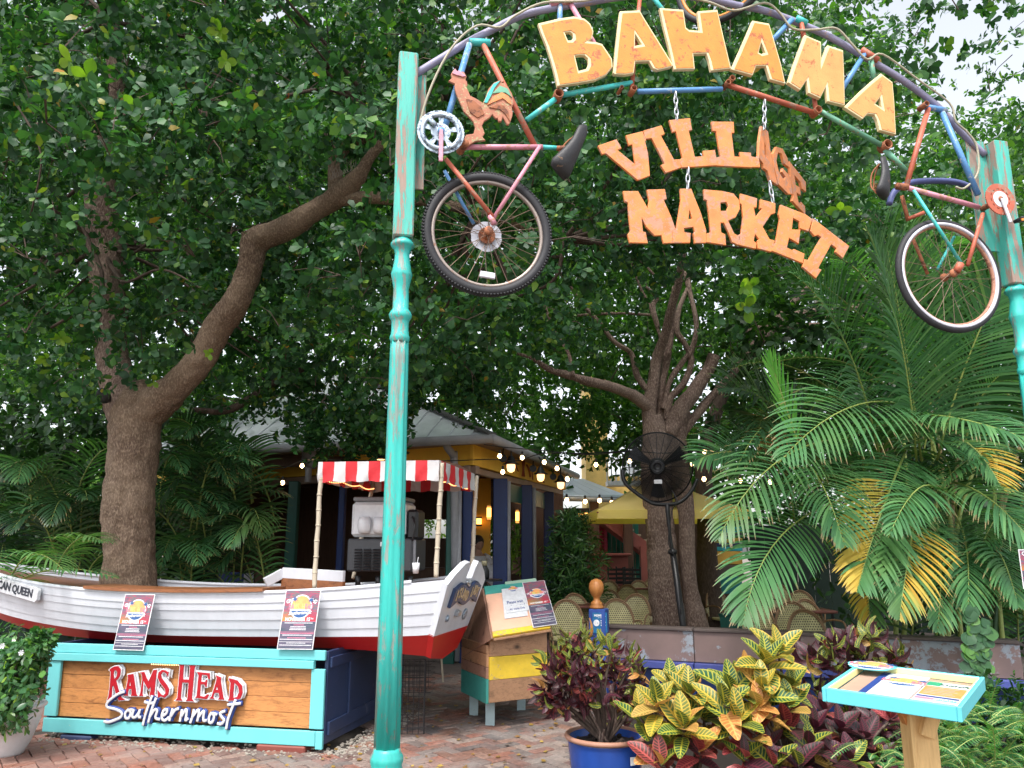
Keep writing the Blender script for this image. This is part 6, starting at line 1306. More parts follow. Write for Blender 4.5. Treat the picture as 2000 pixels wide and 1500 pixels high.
# ------------------------------------------------------------------ people inside
def person(lab, loc, joints, radii, edges, rot=0, shirt=None, hairm=None, skin=None):
    t = thing('person', lab, 'person', loc)
    me = bpy.data.meshes.new('body'); me.from_pydata(joints, edges, []); o = bpy.data.objects.new('body', me); col.objects.link(o)
    sk = o.modifiers.new('s', 'SKIN'); 
    for i, r_ in enumerate(radii): me.skin_vertices[0].data[i].radius = (r_, r_*.8)
    me.skin_vertices[0].data[0].use_root = True; o.modifiers.new('u', 'SUBSURF').levels = 1
    dg = bpy.context.evaluated_depsgraph_get(); m2 = bpy.data.meshes.new_from_object(o.evaluated_get(dg)); bpy.data.objects.remove(o); m2.name = 'body'; m2.materials.clear(); m2.materials.append(skin)
    m2.polygons.foreach_set('use_smooth', np.ones(len(m2.polygons), bool)); b = bpy.data.objects.new('body', m2); col.objects.link(b); b.parent = t; t.rotation_euler = (0, 0, rot); return t
m_skin = flat('skin', (.42, .24, .17), .5); m_hair = flat('dark_hair', (.015, .01, .008), .6); m_shirt = flat('white_shirt', (.62, .62, .68), .7); m_trs = flat('black_trousers', (.012, .012, .015), .8)
ST_ = [(0, 0, .95), (0, 0, 1.15), (0, 0, 1.38), (0, 0, 1.48), (0, 0, 1.58), (0, 0, 1.68), (.19, 0, 1.38), (.25, .02, 1.12), (.2, -.16, .95), (-.19, 0, 1.38), (-.25, .02, 1.12), (-.2, -.16, .95), (.1, 0, .85), (.11, .01, .48), (.11, .03, .06), (-.1, 0, .85), (-.11, .01, .48), (-.11, .03, .06), (.11, -.12, .03), (-.11, -.12, .03)]
RA_ = [.15, .13, .13, .05, .085, .08, .055, .042, .03, .055, .042, .03, .09, .06, .04, .09, .06, .04, .03, .03]
ED_ = [(0, 1), (1, 2), (2, 3), (3, 4), (4, 5), (2, 6), (6, 7), (7, 8), (2, 9), (9, 10), (10, 11), (0, 12), (12, 13), (13, 14), (0, 15), (15, 16), (16, 17), (14, 18), (17, 19)]
def clothes(t, torso, legs, head):
    g = G()
    for P, r_ in torso: g.tube(P, r_, 12, 3)
    ob('shirt', g, m_shirt, t, True, raw=True)
    g = G()
    for P, r_ in legs: g.tube(P, r_, 10, 3)
    ob('trousers', g, m_trs, t, True, raw=True)
    g = G(); g.ball(head, .105, 14, 10, (1, 1.1, 1.15)); ob('hair', g, m_hair, t, True, raw=True)
    g = G(); hx, hy, hz = head; g.ball((hx, hy-.055, hz-.04), .085, 12, 8, (.9, .8, 1.15)); g.ball((hx, hy-.13, hz-.05), .014, 6, 5); g.ball((hx+.03, hy-.12, hz-.025), .01, 6, 4); g.ball((hx-.03, hy-.12, hz-.025), .01, 6, 4); ob('face', g, m_skin, t, True, raw=True)
p = atY(934, 1100, 13.6); t1 = person('dark haired person in a white top and black trousers standing inside near the ochre wall', (p[0], 13.6, 0), ST_, RA_, ED_, .6, skin=m_skin)
clothes(t1, [([(0, 0, .98), (0, 0, 1.2), (0, 0, 1.42)], [.165, .15, .14]), ([(.12, 0, 1.4), (.22, 0, 1.34), (.26, .02, 1.15)], [.075, .07, .055]), ([(-.12, 0, 1.4), (-.22, 0, 1.34), (-.26, .02, 1.15)], [.075, .07, .055])], [([(.1, 0, 1.0), (.11, .01, .5), (.11, .03, .1)], [.12, .08, .06]), ([(-.1, 0, 1.0), (-.11, .01, .5), (-.11, .03, .1)], [.12, .08, .06])], (0, .02, 1.66))
BE = [(0, 0, .92), (0, -.18, 1.08), (0, -.38, 1.2), (0, -.47, 1.22), (0, -.55, 1.22), (0, -.64, 1.2), (.19, -.38, 1.18), (.24, -.46, .92), (.18, -.6, .78), (-.19, -.38, 1.18), (-.24, -.46, .92), (-.18, -.6, .78), (.1, 0, .85), (.11, .01, .48), (.11, .03, .06), (-.1, 0, .85), (-.11, .01, .48), (-.11, .03, .06), (.11, -.12, .03), (-.11, -.12, .03)]
p = atY(1000, 1100, 13.0); t2 = person('person in a pale striped shirt bending over a chair between the blue posts', (p[0]-.15, 13.1, 0), BE, RA_, ED_, -1.9, skin=m_skin)
clothes(t2, [([(0, .02, .92), (0, -.18, 1.1), (0, -.42, 1.22)], [.17, .17, .15]), ([(.12, -.38, 1.2), (.22, -.4, 1.12), (.25, -.46, .96)], [.08, .07, .06]), ([(-.12, -.38, 1.2), (-.22, -.4, 1.12), (-.25, -.46, .96)], [.08, .07, .06])], [([(.1, 0, .95), (.11, .01, .5), (.11, .03, .1)], [.12, .08, .06]), ([(-.1, 0, .95), (-.11, .01, .5), (-.11, .03, .1)], [.12, .08, .06])], (0, -.6, 1.25))
# bottle on a table inside near the stern
p = atY(946, 1108, 9.5); bo = thing('glass_jar', 'jar with a pale lid on a dark stand behind the boat stern', 'jar', p); g = G(); g.lathe(p+[0, 0, -.14], [(.05, 0), (.06, .02), (.06, .1), (.04, .14), (.035, .16)], 14); ob('jar_body', g, M['black'], bo, True); g = G(); g.lathe(p+[0, 0, .02], [(.033, 0), (.034, .05), (.03, .055)], 14); ob('lid', g, m_tie, bo, True)
g = G(); g.lathe((p[0], p[1], 0), [(.2, 0), (.2, .02), (.03, .04), (.03, p[2]-.17), (.22, p[2]-.16), (.22, p[2]-.14)], 16); o = ob('side_table', g, M['darkmetal']); tag(o, 'round dark side table behind the boat stern', 'side table')
g = G(); p = atY(205, 772, 8.0); g.lathe(p, [(.05, .03), (.09, .0), (.08, -.04), (.02, -.05)], 14, (.3, .6, .5)); fl_ = ob('floodlight', g, M['darkmetal'], None, True); tag(fl_, 'small round floodlight fixed to the left tree fork', 'floodlight')
g = G(); g.lathe(p-np.array((.3, .6, .5))*.052, [(.05, 0), (.055, .01)], 12, (.3, .6, .5)); ob('lens', g, M['white'], fl_)
# ------------------------------------------------------------------ tree wood
def limb(pts, seg=14, sm=6, rough=.10, freq=3.0, fine=.03, crag=0.0):
    """pts: (px, py, Y, half width in px) -> uneven tapered limb"""
    P = []; Rr = []
    for x, y, Y, w in pts: p = atY(x, y, Y); P.append(p); Rr.append(w/FPX*(p[1]*CT+(p[2]-EYE)*ST)*.86)
    P, Rr = crom(np.array(P), np.array(Rr), sm)
    g = G(); g.tube(P, Rr, seg)
    V = g.v[0]; n = len(P)
    for i in range(n):
        for j in range(seg):
            k = i*seg+j; d = V[k]-P[i]; q = V[k]*freq; h = mnoise.noise(Vector((q[0], q[1], q[2]*.45)))*rough+mnoise.noise(Vector(V[k]*freq*4))*fine
            if crag: c_ = 1-2*abs(mnoise.noise(Vector((q[0]*5, q[1]*5, q[2]*1.1)))); h += crag*(c_+.5*mnoise.noise(Vector((q[0]*13, q[1]*13, q[2]*5))))
            V[k] = P[i]+d*(1+h*1.6)
    return g
t1_ = thing('shade_tree', 'large pale barked shade tree rising behind the boat with a long limb reaching right', 'tree', atY(250, 1200, 8.3)*[1, 1, 0])
g = limb([(248, 1330, 8.3, 78), (248, 1180, 8.3, 68), (250, 1130, 8.3, 57), (250, 1080, 8.3, 52), (248, 1000, 8.3, 53), (254, 930, 8.3, 50), (262, 870, 8.3, 51), (266, 815, 8.3, 54), (280, 780, 8.3, 50), (300, 760, 8.28, 34)], 72, 30, .13, 2.2, .05, .028); ob('trunk', g, M['bark1'], t1_, True)
g = limb([(282, 810, 8.25, 40), (312, 782, 8.2, 42), (350, 748, 8.15, 35), (388, 705, 8.1, 33), (425, 640, 8.0, 29), (462, 590, 7.9, 28), (488, 520, 7.8, 26), (500, 472, 7.75, 28), (555, 448, 7.7, 26), (620, 408, 7.6, 23), (672, 372, 7.5, 24), (700, 345, 7.4, 19), (722, 308, 7.3, 13), (760, 262, 7.2, 11), (800, 200, 7.1, 8)], 48, 20, .12, 3, .05, .022); ob('limb', g, M['bark1'], t1_, True)
g = limb([(640, 392, 7.55, 16), (700, 386, 7.5, 15), (770, 388, 7.5, 14), (850, 395, 7.6, 12), (930, 415, 7.8, 12), (1000, 430, 8, 11), (1060, 462, 8.2, 8), (1140, 470, 8.5, 6)], 12); ob('limb', g, M['bark1'], t1_, True)
g = limb([(655, 380, 7.7, 16), (655, 320, 7.7, 18), (672, 285, 7.7, 18), (730, 255, 7.7, 17), (790, 232, 7.8, 15), (860, 190, 8, 12)], 12); ob('limb', g, M['bark1'], t1_, True)
g = limb([(500, 475, 7.75, 20), (485, 462, 7.7, 12), (480, 452, 7.68, 11)], 10, 5); ob('branch_stub', g, M['bark1'], t1_, True)
g = limb([(250, 815, 8.35, 45), (232, 770, 8.4, 40), (222, 700, 8.5, 36), (212, 600, 8.5, 33), (203, 480, 8.5, 35), (200, 380, 8.5, 38), (208, 300, 8.5, 40), (228, 230, 8.4, 24), (233, 160, 8.3, 20), (222, 90, 8.2, 18), (212, 20, 8.1, 18), (200, -60, 8, 16)], 16, 8, .14, 3, .05); ob('limb', g, M['bark2'], t1_, True)
g = limb([(205, 320, 8.5, 22), (165, 262, 8.4, 14), (120, 240, 8.3, 8), (40, 250, 8.2, 5)], 10); ob('limb', g, M['bark2'], t1_, True)
g = limb([(320, 225, 8, 8), (345, 212, 7.9, 9), (385, 215, 7.9, 8), (425, 240, 7.9, 5)], 8); ob('limb', g, M['bark2'], t1_, True)
for p in ([(100, 640, 8, 3), (200, 560, 8, 5), (150, 420, 8, 3)], [(30, 200, 6, 3), (80, 300, 6, 2), (60, 420, 6.2, 2)], [(380, 800, 8.9, 7), (450, 800, 9, 9), (540, 745, 9.2, 8), (640, 700, 9.5, 6)], [(1000, 560, 8.3, 4), (960, 480, 8.2, 7), (900, 380, 8, 8)], [(1060, 20, 6.5, 4), (1010, 60, 6.4, 3), (960, 200, 6.4, 3), (980, 260, 6.4, 2)], [(860, 560, 9, 3), (960, 520, 9, 4), (1100, 500, 9, 4)]):
    g = limb(p, 7, 5); ob('branch', g, M['twig'], t1_, True)
t2_ = thing('shade_tree', 'forked brown tree behind the black fan with many twisting limbs', 'tree', atY(1315, 1265, 11.8)*[1, 1, 0])
Y2 = 11.8
for p, s_ in (([(1308, 1300, Y2, 52), (1302, 1225, Y2, 40), (1298, 1150, Y2, 35), (1292, 1080, Y2, 34), (1287, 1000, Y2, 34), (1285, 940, Y2, 34), (1286, 890, Y2, 36), (1282, 850, Y2, 30), (1272, 815, Y2, 20)], 56), ([(1376, 1300, Y2-.1, 32), (1361, 1220, Y2-.1, 24), (1349, 1150, Y2-.1, 17), (1343, 1080, Y2-.1, 17), (1339, 1000, Y2-.1, 18), (1328, 945, Y2-.1, 23), (1318, 890, Y2, 28), (1318, 840, Y2, 26), (1330, 800, Y2, 22)], 44)): g = limb(p, s_, 20, .12, 2.5, .04, .02); ob('trunk', g, M['bark2'], t2_, True)
for p in ([(1274, 860, Y2, 20), (1268, 800, Y2, 20), (1276, 750, Y2, 18), (1284, 700, Y2, 16), (1300, 650, Y2-.2, 14), (1312, 600, Y2-.4, 13), (1325, 550, Y2-.6, 12), (1332, 500, Y2-.8, 10), (1338, 440, Y2-1, 8), (1340, 380, Y2-1, 6)], [(1272, 800, Y2, 18), (1235, 772, Y2-.2, 16), (1190, 755, Y2-.5, 14), (1140, 742, Y2-.8, 13), (1100, 730, Y2-1, 11), (1070, 720, Y2-1.1, 9), (1040, 700, Y2-1.2, 5), (1010, 690, Y2-1.3, 4)],
          [(1268, 765, Y2, 9), (1245, 735, Y2, 9), (1232, 690, Y2, 8), (1200, 668, Y2-.2, 7), (1170, 630, Y2-.3, 6), (1130, 585, Y2-.3, 5.5), (1105, 545, Y2-.4, 5), (1080, 520, Y2-.4, 4)], [(1308, 850, Y2-.1, 26), (1330, 800, Y2-.1, 24), (1358, 762, Y2-.1, 21), (1380, 728, Y2-.1, 19), (1395, 695, Y2-.1, 18)], [(1330, 850, Y2, 14), (1362, 808, Y2, 13), (1400, 762, Y2, 11), (1440, 720, Y2, 8)],
          [(1305, 820, Y2, 12), (1308, 780, Y2, 11), (1336, 748, Y2, 9), (1350, 705, Y2, 9), (1338, 672, Y2, 8), (1322, 645, Y2, 8), (1328, 600, Y2, 7), (1345, 560, Y2, 6)], [(1290, 830, Y2+.1, 14), (1292, 760, Y2+.1, 13), (1302, 700, Y2+.1, 11), (1312, 640, Y2+.1, 9), (1318, 560, Y2+.1, 7)], [(1296, 800, Y2, 9), (1308, 745, Y2, 8), (1330, 712, Y2, 8), (1345, 690, Y2, 7)],
          [(1290, 660, Y2, 5), (1270, 600, Y2, 5), (1250, 560, Y2, 4), (1230, 500, Y2, 3)], [(1285, 640, Y2, 7), (1275, 600, Y2, 7), (1282, 580, Y2, 6), (1262, 560, Y2, 4)], [(1345, 700, Y2, 10), (1360, 640, Y2, 7), (1345, 560, Y2, 8), (1338, 520, Y2, 9), (1330, 460, Y2, 6)], [(1270, 615, Y2, 4), (1200, 612, Y2, 4), (1100, 620, Y2, 4), (1040, 640, Y2, 3)], [(1120, 735, Y2-1, 6), (1110, 690, Y2-1, 5), (1080, 640, Y2-1, 4), (1050, 560, Y2-1, 4), (1020, 520, Y2-1, 3)], [(1300, 560, Y2, 4), (1280, 540, Y2, 5), (1262, 520, Y2, 3)]):
    g = limb([(x_, y_, Y_, w_*.8) for x_, y_, Y_, w_ in p], 12, 8, .16, 4, .06); ob('limb', g, M['bark2'], t2_, True)
t3_ = thing('shade_tree', 'darker straight trunk standing behind the forked tree', 'tree', atY(1385, 1240, 13.2)*[1, 1, 0])
g = limb([(1392, 1260, 13.2, 40), (1388, 1200, 13.2, 30), (1383, 1120, 13.2, 24), (1380, 1040, 13.2, 21), (1376, 960, 13.2, 20), (1378, 880, 13.2, 18), (1400, 800, 13.2, 15), (1440, 720, 13.2, 12)], 14, 6); ob('trunk', g, M['twig'], t3_, True)
for p in ([(1440, 720, 13, 12), (1500, 650, 13, 12), (1560, 615, 13, 10), (1640, 605, 13, 8), (1740, 590, 13, 5)], [(1500, 655, 13, 10), (1530, 610, 13, 8), (1570, 570, 13, 6), (1600, 540, 13, 5)], [(1440, 650, 13, 8), (1500, 640, 13, 9), (1600, 635, 13, 6)]): g = limb(p, 10, 6); ob('limb', g, M['bark2'], t3_, True)

# ------------------------------------------------------------------ leaves
def leaf_arrays(c, d, n, L, Wd, curl=.25):
    """c base points (N,3), d unit directions, n unit normals, L,Wd arrays -> verts, tris"""
    s = np.cross(d, n); s /= np.linalg.norm(s, axis=1)[:, None]+1e-9; L = L[:, None]; Wd = Wd[:, None]; N_ = len(c)
    st = [(0, 0, 0), (.38, -.34, 0), (.38, .34, 0), (.74, -.5, -.5), (.74, .5, -.5), (1, 0, -1.0)]
    V = np.zeros((N_, 6, 3))
    for i, (a, b, h) in enumerate(st): V[:, i] = c+d*L*a+s*Wd*b+n*(L*curl*h*.5+Wd*abs(b)*.18)
    T = np.array([(0, 2, 1), (1, 2, 4), (1, 4, 3), (3, 4, 5)]); F = (np.arange(N_)[:, None, None]*6+T[None]).reshape(-1, 3)
    return V.reshape(-1, 3), F
def unit(a): return a/(np.linalg.norm(a, axis=-1, keepdims=True)+1e-9)
def rosettes(C, D, k, L, W_, r, tilt=(.7, 1.35)):
    """leaf rosettes at C along D"""
    N_ = len(C); c = np.repeat(C, k, 0); d = np.repeat(D, k, 0); a = np.tile(np.arange(k)*2*math.pi/k, N_)+np.repeat(r.uniform(0, 6.28, N_), k)+r.uniform(-.3, .3, N_*k)
    e1 = unit(np.cross(d, np.array([.31, .52, .79]))); e2 = np.cross(d, e1); t = r.uniform(*tilt, N_*k)
    rad = e1*np.cos(a)[:, None]+e2*np.sin(a)[:, None]; dd = unit(d*np.cos(t)[:, None]+rad*np.sin(t)[:, None]); nn = unit(d*np.sin(t)[:, None]-rad*np.cos(t)[:, None]+r.normal(0, .22, (N_*k, 3)))
    dd = unit(dd+np.array([0, 0, -.18])); c = c-d*r.uniform(0, .05, N_*k)[:, None]
    sz = r.uniform(.5, 1.2, N_*k)*np.repeat(r.uniform(.8, 1.15, N_), k); return leaf_arrays(c, dd, nn, L*sz, W_*sz*r.uniform(.85, 1.15, N_*k))
GREENS = [(0, (.014, .055, .020)), (.35, (.022, .080, .027)), (.62, (.032, .110, .034)), (.85, (.048, .145, .038)), (.955, (.09, .20, .03)), (.992, (.18, .30, .04)), (1, (.34, .16, .03))]
m_leaf1 = leafmat('shade_tree_leaf', GREENS, .30, .46, spec=.35)
m_leaf2 = leafmat('fine_tree_leaf', [(0, (.022, .068, .018)), (.5, (.040, .12, .028)), (.85, (.075, .19, .036)), (1, (.15, .29, .05))], .45, .5, spec=.3)
def proj(P):
    q = P-CAM; t = q[:, 1]*CT+q[:, 2]*ST; u = q[:, 0]/t; v = (-q[:, 1]*ST+q[:, 2]*CT)/t; return 1000+u*FPX, 750-v*FPX, t
def seg_clear(P, poly, wpx, Ymax):
    """True where a leaf bunch would hide this limb from the forecourt"""
    x, y, t = proj(P); out = np.zeros(len(P), bool)
    for (x0, y0, w0), (x1, y1, w1) in zip(poly[:-1], poly[1:]):
        d = np.array((x1-x0, y1-y0), float); L2 = d @ d; k = np.clip(((x-x0)*d[0]+(y-y0)*d[1])/L2, 0, 1); dist = np.hypot(x-(x0+k*d[0]), y-(y0+k*d[1])); out |= dist < (w0+(w1-w0)*k+wpx)
    return out & (P[:, 1] < Ymax)
LIMB1 = [(285, 800, 50), (350, 748, 38), (388, 705, 36), (425, 640, 32), (470, 570, 30), (500, 472, 30), (560, 446, 30), (620, 408, 25), (690, 360, 20), (740, 290, 10)]
FORK2 = [(1285, 900, 60), (1290, 780, 60), (1310, 680, 45), (1330, 560, 20)]; ARM2 = [(1270, 790, 16), (1140, 742, 14), (1070, 720, 10)]
def canopy(nb, box, zlow, rb, nr, k, L, W_, r, keep=None, flatten=.55, yfun=None):
    C = np.stack([r.uniform(*box[0], nb), r.uniform(*box[1], nb), r.uniform(*box[2], nb)], 1); C = C[C[:, 2] > zlow(C)]
    if keep is not None: C = C[keep(C)]
    M_ = len(C); off = r.normal(0, 1, (M_, nr, 3)); off = off/np.linalg.norm(off, axis=2, keepdims=True)*(r.uniform(0, 1, (M_, nr, 1))**.45)*rb; off[..., 2] *= flatten; off[..., 2] -= (off[..., 0]**2+off[..., 1]**2)*.25/rb
    Q = (C[:, None]+off).reshape(-1, 3); D = unit(off.reshape(-1, 3)+r.normal(0, .25*rb, (len(Q), 3))+np.array([0, 0, .35*rb]))
    for poly, w, ym in ((LIMB1, 12, 7.9), (FORK2, 0, 11.6), (ARM2, 4, 11.0)):
        m = ~seg_clear(Q, poly, w, ym); Q, D = Q[m], D[m]
    return (*rosettes(Q, D, k, L, W_, r), Q, D, C)
rr = np.random.default_rng(11)
def zl1(C): return np.where(C[:, 0] < .6, 3.45+.25*np.sin(C[:, 0]*2.1+C[:, 1]), 4.9+.2*np.sin(C[:, 0]*3))+np.maximum(0, (7-C[:, 1]))*.35
def inview(C, m=260): x, y, t = proj(C); return (x > -m) & (x < 2000+m) & (y > -m-150)
def keep1(C):
    x, y, t = proj(C); thin = rr.uniform(0, 1, len(C)); open_ = (x > 1500) & (y < 400) & (thin > .38); open2 = ((x > 1800) & (y < 230) & (thin > .10)) | ((x > 1500) & (y > 430) & (thin > .15)); return inview(C) & ~open_ & ~open2 & ~((y > 820) & (x < 1150))
V1, F1, Q1, D1, C1 = canopy(1500, ((-8, 8), (5.2, 10.5), (3.2, 9.5)), zl1, .62, 24, 7, .096, .056, rr, keep1)
# lower boughs hanging in front of the restaurant roof
HB_ = []
for i in range(110):
    x = rr.uniform(360, 730) if i < 46 else rr.uniform(790, 960); y = rr.uniform(740, 850)-max(0, (x-640))*.15*0 if i < 46 else rr.uniform(720, 800)
    if i % 2 == 0: x, y = rr.uniform(590, 780), rr.uniform(790, 875)
    HB_.append(atY(x, y, rr.uniform(8.4, 9.7)))
HB_ = np.array(HB_); off = rr.normal(0, 1, (len(HB_), 12, 3)); off = off/np.linalg.norm(off, axis=2, keepdims=True)*rr.uniform(0, 1, (len(HB_), 12, 1))**.5*.24; off[..., 2] *= 1.25
Qh = (HB_[:, None]+off).reshape(-1, 3); Dh = unit(off.reshape(-1, 3)+np.array([0, -.05, -.12])); mh = ~seg_clear(Qh, LIMB1, 8, 9); Qh, Dh = Qh[mh], Dh[mh]
Vh, Fh = rosettes(Qh, Dh, 6, .085, .05, rr); F1 = np.concatenate([F1, Fh+len(V1)]); V1 = np.concatenate([V1, Vh]); Q1 = np.concatenate([Q1, Qh]); C1 = np.concatenate([C1, HB_+[0, 0, .5]])
me = bulk('crown', V1, F1, True); me.materials.append(m_leaf1); cr1 = ob('crown', me, None, t1_); cr1.location = tuple(-worldloc(t1_)); stuff(cr1)
# twigs under the leaf bunches
g = G(); ii = rr.permutation(len(Q1))[:1500]
tw_v = []; 
for i in ii:
    q = Q1[i]; e = C1[np.argmin(((C1-q)**2).sum(1))]+np.array((0, 0, -.15)); g.tube([e, (e+q)/2+[0, 0, .05], q], [.007, .005, .002], 3, 0, cap=False)
o = ob('twigs', g, M['twig'], t1_); stuff(o)
LP_ = np.array([atY(x, y, Y) for x, y, Y in ((205, 320, 8.5), (228, 200, 8.4), (212, 40, 8.1), (200, 480, 8.5), (760, 250, 7.4), (860, 190, 8), (930, 415, 7.8), (1100, 470, 8.3))])
for i in rr.permutation(len(C1))[:70]:
    q = C1[i]; b_ = LP_[np.argmin(((LP_-q)**2).sum(1))]
    if np.linalg.norm(q-b_) > 3.5: continue
    m1, m2 = b_+(q-b_)*.35+rr.normal(0, .12, 3), b_+(q-b_)*.7+rr.normal(0, .12, 3); g = G(); g.tube([b_, m1, m2, q], [.030, .020, .012, .006], 6, 5); ob('branch', g, M['twig'], t1_, True)
# leaves nearest the viewer kept one by one
lf_me = []
for i in range(5):
    r_ = np.random.default_rng(50+i); n = 9; V = []; Lh = 1.0
    for k in range(n):
        t = k/(n-1); w = .30*math.sin(math.pi*min(1, t**1.35))**.75+.012; z = -.18*t*t+.03*math.sin(t*5+i); V += [(t, -w, z+.05), (t, 0, z), (t, w, z+.05)]
    f = [(k*3+j, k*3+j+1, (k+1)*3+j+1, (k+1)*3+j) for k in range(n-1) for j in range(2)]; g = G(); g.add(V, f); m_ = g.mesh('leaf', True); lf_me.append(m_)
m_leafo = [leafmat('near_leaf_green', [(0, (.035, .10, .045)), (.6, (.05, .14, .055)), (1, (.10, .24, .05))], .3, .3, 'object'), leafmat('near_leaf_lime', [(0, (.14, .30, .03)), (1, (.28, .42, .05))], .45, .3, 'object'), leafmat('near_leaf_orange', [(0, (.45, .16, .03)), (1, (.35, .10, .03))], .3, .4, 'object')]
near_me = {}
def leaf_obj(par, c, d, n, L, kind, meshes=lf_me, wid=1.0, nm='leaf', mats=m_leafo, keyx=''):
    i = random.randrange(len(meshes)); key = (keyx, i, kind)
    if key not in near_me: m_ = meshes[i].copy(); m_.materials.clear(); m_.materials.append(mats[kind]); near_me[key] = m_
    o = bpy.data.objects.new(nm, near_me[key]); col.objects.link(o); o.parent = par; d = Vector(d).normalized(); n = Vector(n); s = d.cross(n).normalized(); n = s.cross(d)
    m4 = Matrix.Identity(4); wl = worldloc(par)
    for k in range(3): m4[k][0] = d[k]*L; m4[k][1] = s[k]*L*wid; m4[k][2] = n[k]*L; m4[k][3] = c[k]-wl[k]
    o.matrix_local = m4; return o
def spray(par, x, y, Y, n, L, kind, down=.4, axis=None):
    c = atY(x, y, Y); ax = np.array(axis if axis is not None else (random.uniform(-.3, .3), -.6, -down)); ax /= np.linalg.norm(ax); e1 = np.cross(ax, (.3, .2, .9)); e1 /= np.linalg.norm(e1); e2 = np.cross(ax, e1)
    for i in range(n):
        a = i*2.4+random.uniform(-.3, .3); t = random.uniform(.7, 1.3); rad = e1*math.cos(a)+e2*math.sin(a); d = ax*math.cos(t)+rad*math.sin(t); nn = ax*math.sin(t)-rad*math.cos(t)
        leaf_obj(par, c+ax*random.uniform(-.03, .03), d, nn, L*random.uniform(.7, 1.15), kind if random.random() < .8 else 0)
for a in ((190, 180, 5.6, 6, .16, 0), (170, 150, 5.6, 3, .15, 1), (140, 120, 5.6, 3, .14, 1), (85, 175, 5.7, 6, .11, 1), (60, 75, 5.7, 6, .10, 0), (120, 30, 5.7, 5, .12, 0), (5, 130, 5.6, 4, .12, 0), (10, 15, 5.6, 3, .13, 0), (265, 210, 5.6, 5, .11, 0), (262, 205, 5.55, 1, .12, 1), (430, 60, 5.8, 9, .12, 1), (445, 120, 5.8, 5, .11, 1), (410, 45, 5.8, 6, .11, 0), (575, 85, 6, 8, .10, 0), (620, 130, 6, 8, .09, 0), (1455, 590, 6.6, 9, .12, 0), (1450, 560, 6.6, 6, .11, 1), (1458, 600, 6.6, 3, .15, 1), (1430, 520, 6.7, 9, .10, 0), (1480, 505, 6.7, 9, .10, 0), (1410, 500, 6.8, 8, .10, 0), (1470, 560, 6.7, 8, .10, 1), (1400, 620, 7.5, 8, .09, 0), (1440, 650, 7.8, 8, .09, 0), (560, 200, 6.4, 3, .12, 2), (530, 208, 6.4, 3, .12, 0), (120, 660, 7.6, 7, .11, 1), (90, 700, 7.6, 7, .11, 1), (160, 690, 7.6, 6, .1, 1), (60, 670, 7.5, 6, .1, 0), (330, 680, 7.6, 7, .1, 0), (380, 680, 7.5, 6, .1, 0), (290, 710, 7.6, 6, .1, 0), (300, 745, 7.7, 4, .1, 1), (410, 690, 7.4, 4, .09, 1), (350, 650, 7.6, 6, .1, 0), (1130, 225, 6, 8, .10, 0), (1085, 330, 6, 6, .1, 0), (1700, 300, 7, 7, .10, 0), (1640, 410, 7, 5, .13, 1), (1300, 210, 6.5, 7, .1, 0), (1250, 90, 6.2, 7, .1, 1)):
    spray(t1_, *a)
# middle distance crown of the forked tree
def zl2(C): return np.where(C[:, 0] < 3.2, 3.75+.35*np.sin(C[:, 0]*1.7)+np.maximum(0, 12.6-C[:, 1])*.8, 4.5)
def keep2(C): x, y, t = proj(C); th = rr.uniform(0, 1, len(C)); return inview(C) & ~((x > 1550) & (y < 330) & (th > .35)) & ~((x > 1820) & (y < 220) & (th > .08)) & ~((x > 1100) & (x < 1250) & (y > 740) & (y < 800) & (th > .5))
V2, F2, Q2, D2, C2 = canopy(1150, ((-10, 12), (10.6, 16.5), (3.4, 12.0)), zl2, .9, 26, 6, .12, .062, rr, keep2)
HM_ = np.array([atY(rr.uniform(1070, 1260), rr.uniform(785, 890), rr.uniform(12.8, 15)) for _ in range(46)]); off = rr.normal(0, 1, (len(HM_), 12, 3)); off = off/np.linalg.norm(off, axis=2, keepdims=True)*rr.uniform(0, 1, (len(HM_), 12, 1))**.5*.42
Qm = (HM_[:, None]+off).reshape(-1, 3); Vm, Fm = rosettes(Qm, unit(off.reshape(-1, 3)+np.array([0, 0, .1])), 6, .12, .062, rr); F2 = np.concatenate([F2, Fm+len(V2)]); V2 = np.concatenate([V2, Vm])
me = bulk('crown', V2, F2, True); me.materials.append(m_leaf2); o = ob('crown', me, None, t2_); o.location = tuple(-worldloc(t2_)); stuff(o)
g = G(); ii = rr.permutation(len(Q2))[:900]
for i in ii:
    q = Q2[i]; e = C2[np.argmin(((C2-q)**2).sum(1))]+np.array((0, 0, -.3)); g.tube([e, (e+q)/2+[0, 0, .05], q], [.014, .009, .003], 3, 0, cap=False)
stuff(ob('twigs', g, M['twig'], t2_))
# far trees
def keep3(C): x, y, t = proj(C); th = rr.uniform(0, 1, len(C)); return inview(C) & ~((x > 1750) & (y < 230)) & ~((x > 1050) & (x < 1280) & (y > 860)) & ~((x > 1100) & (x < 1240) & (y > 800) & (th > .7)) & (th > .12)
V3, F3, Q3, D3, C3 = canopy(1300, ((-17, 19), (17.5, 26), (1.8, 18)), lambda C: np.where((C[:, 0] < -4.5) | (C[:, 0] > 5.5), 1.8, 3.2), 1.5, 24, 5, .26, .15, rr, keep3)
me = bulk('distant_tree_foliage', V3, F3, True); me.materials.append(m_leaf2); o = ob('distant_tree_foliage', me, None); stuff(o)

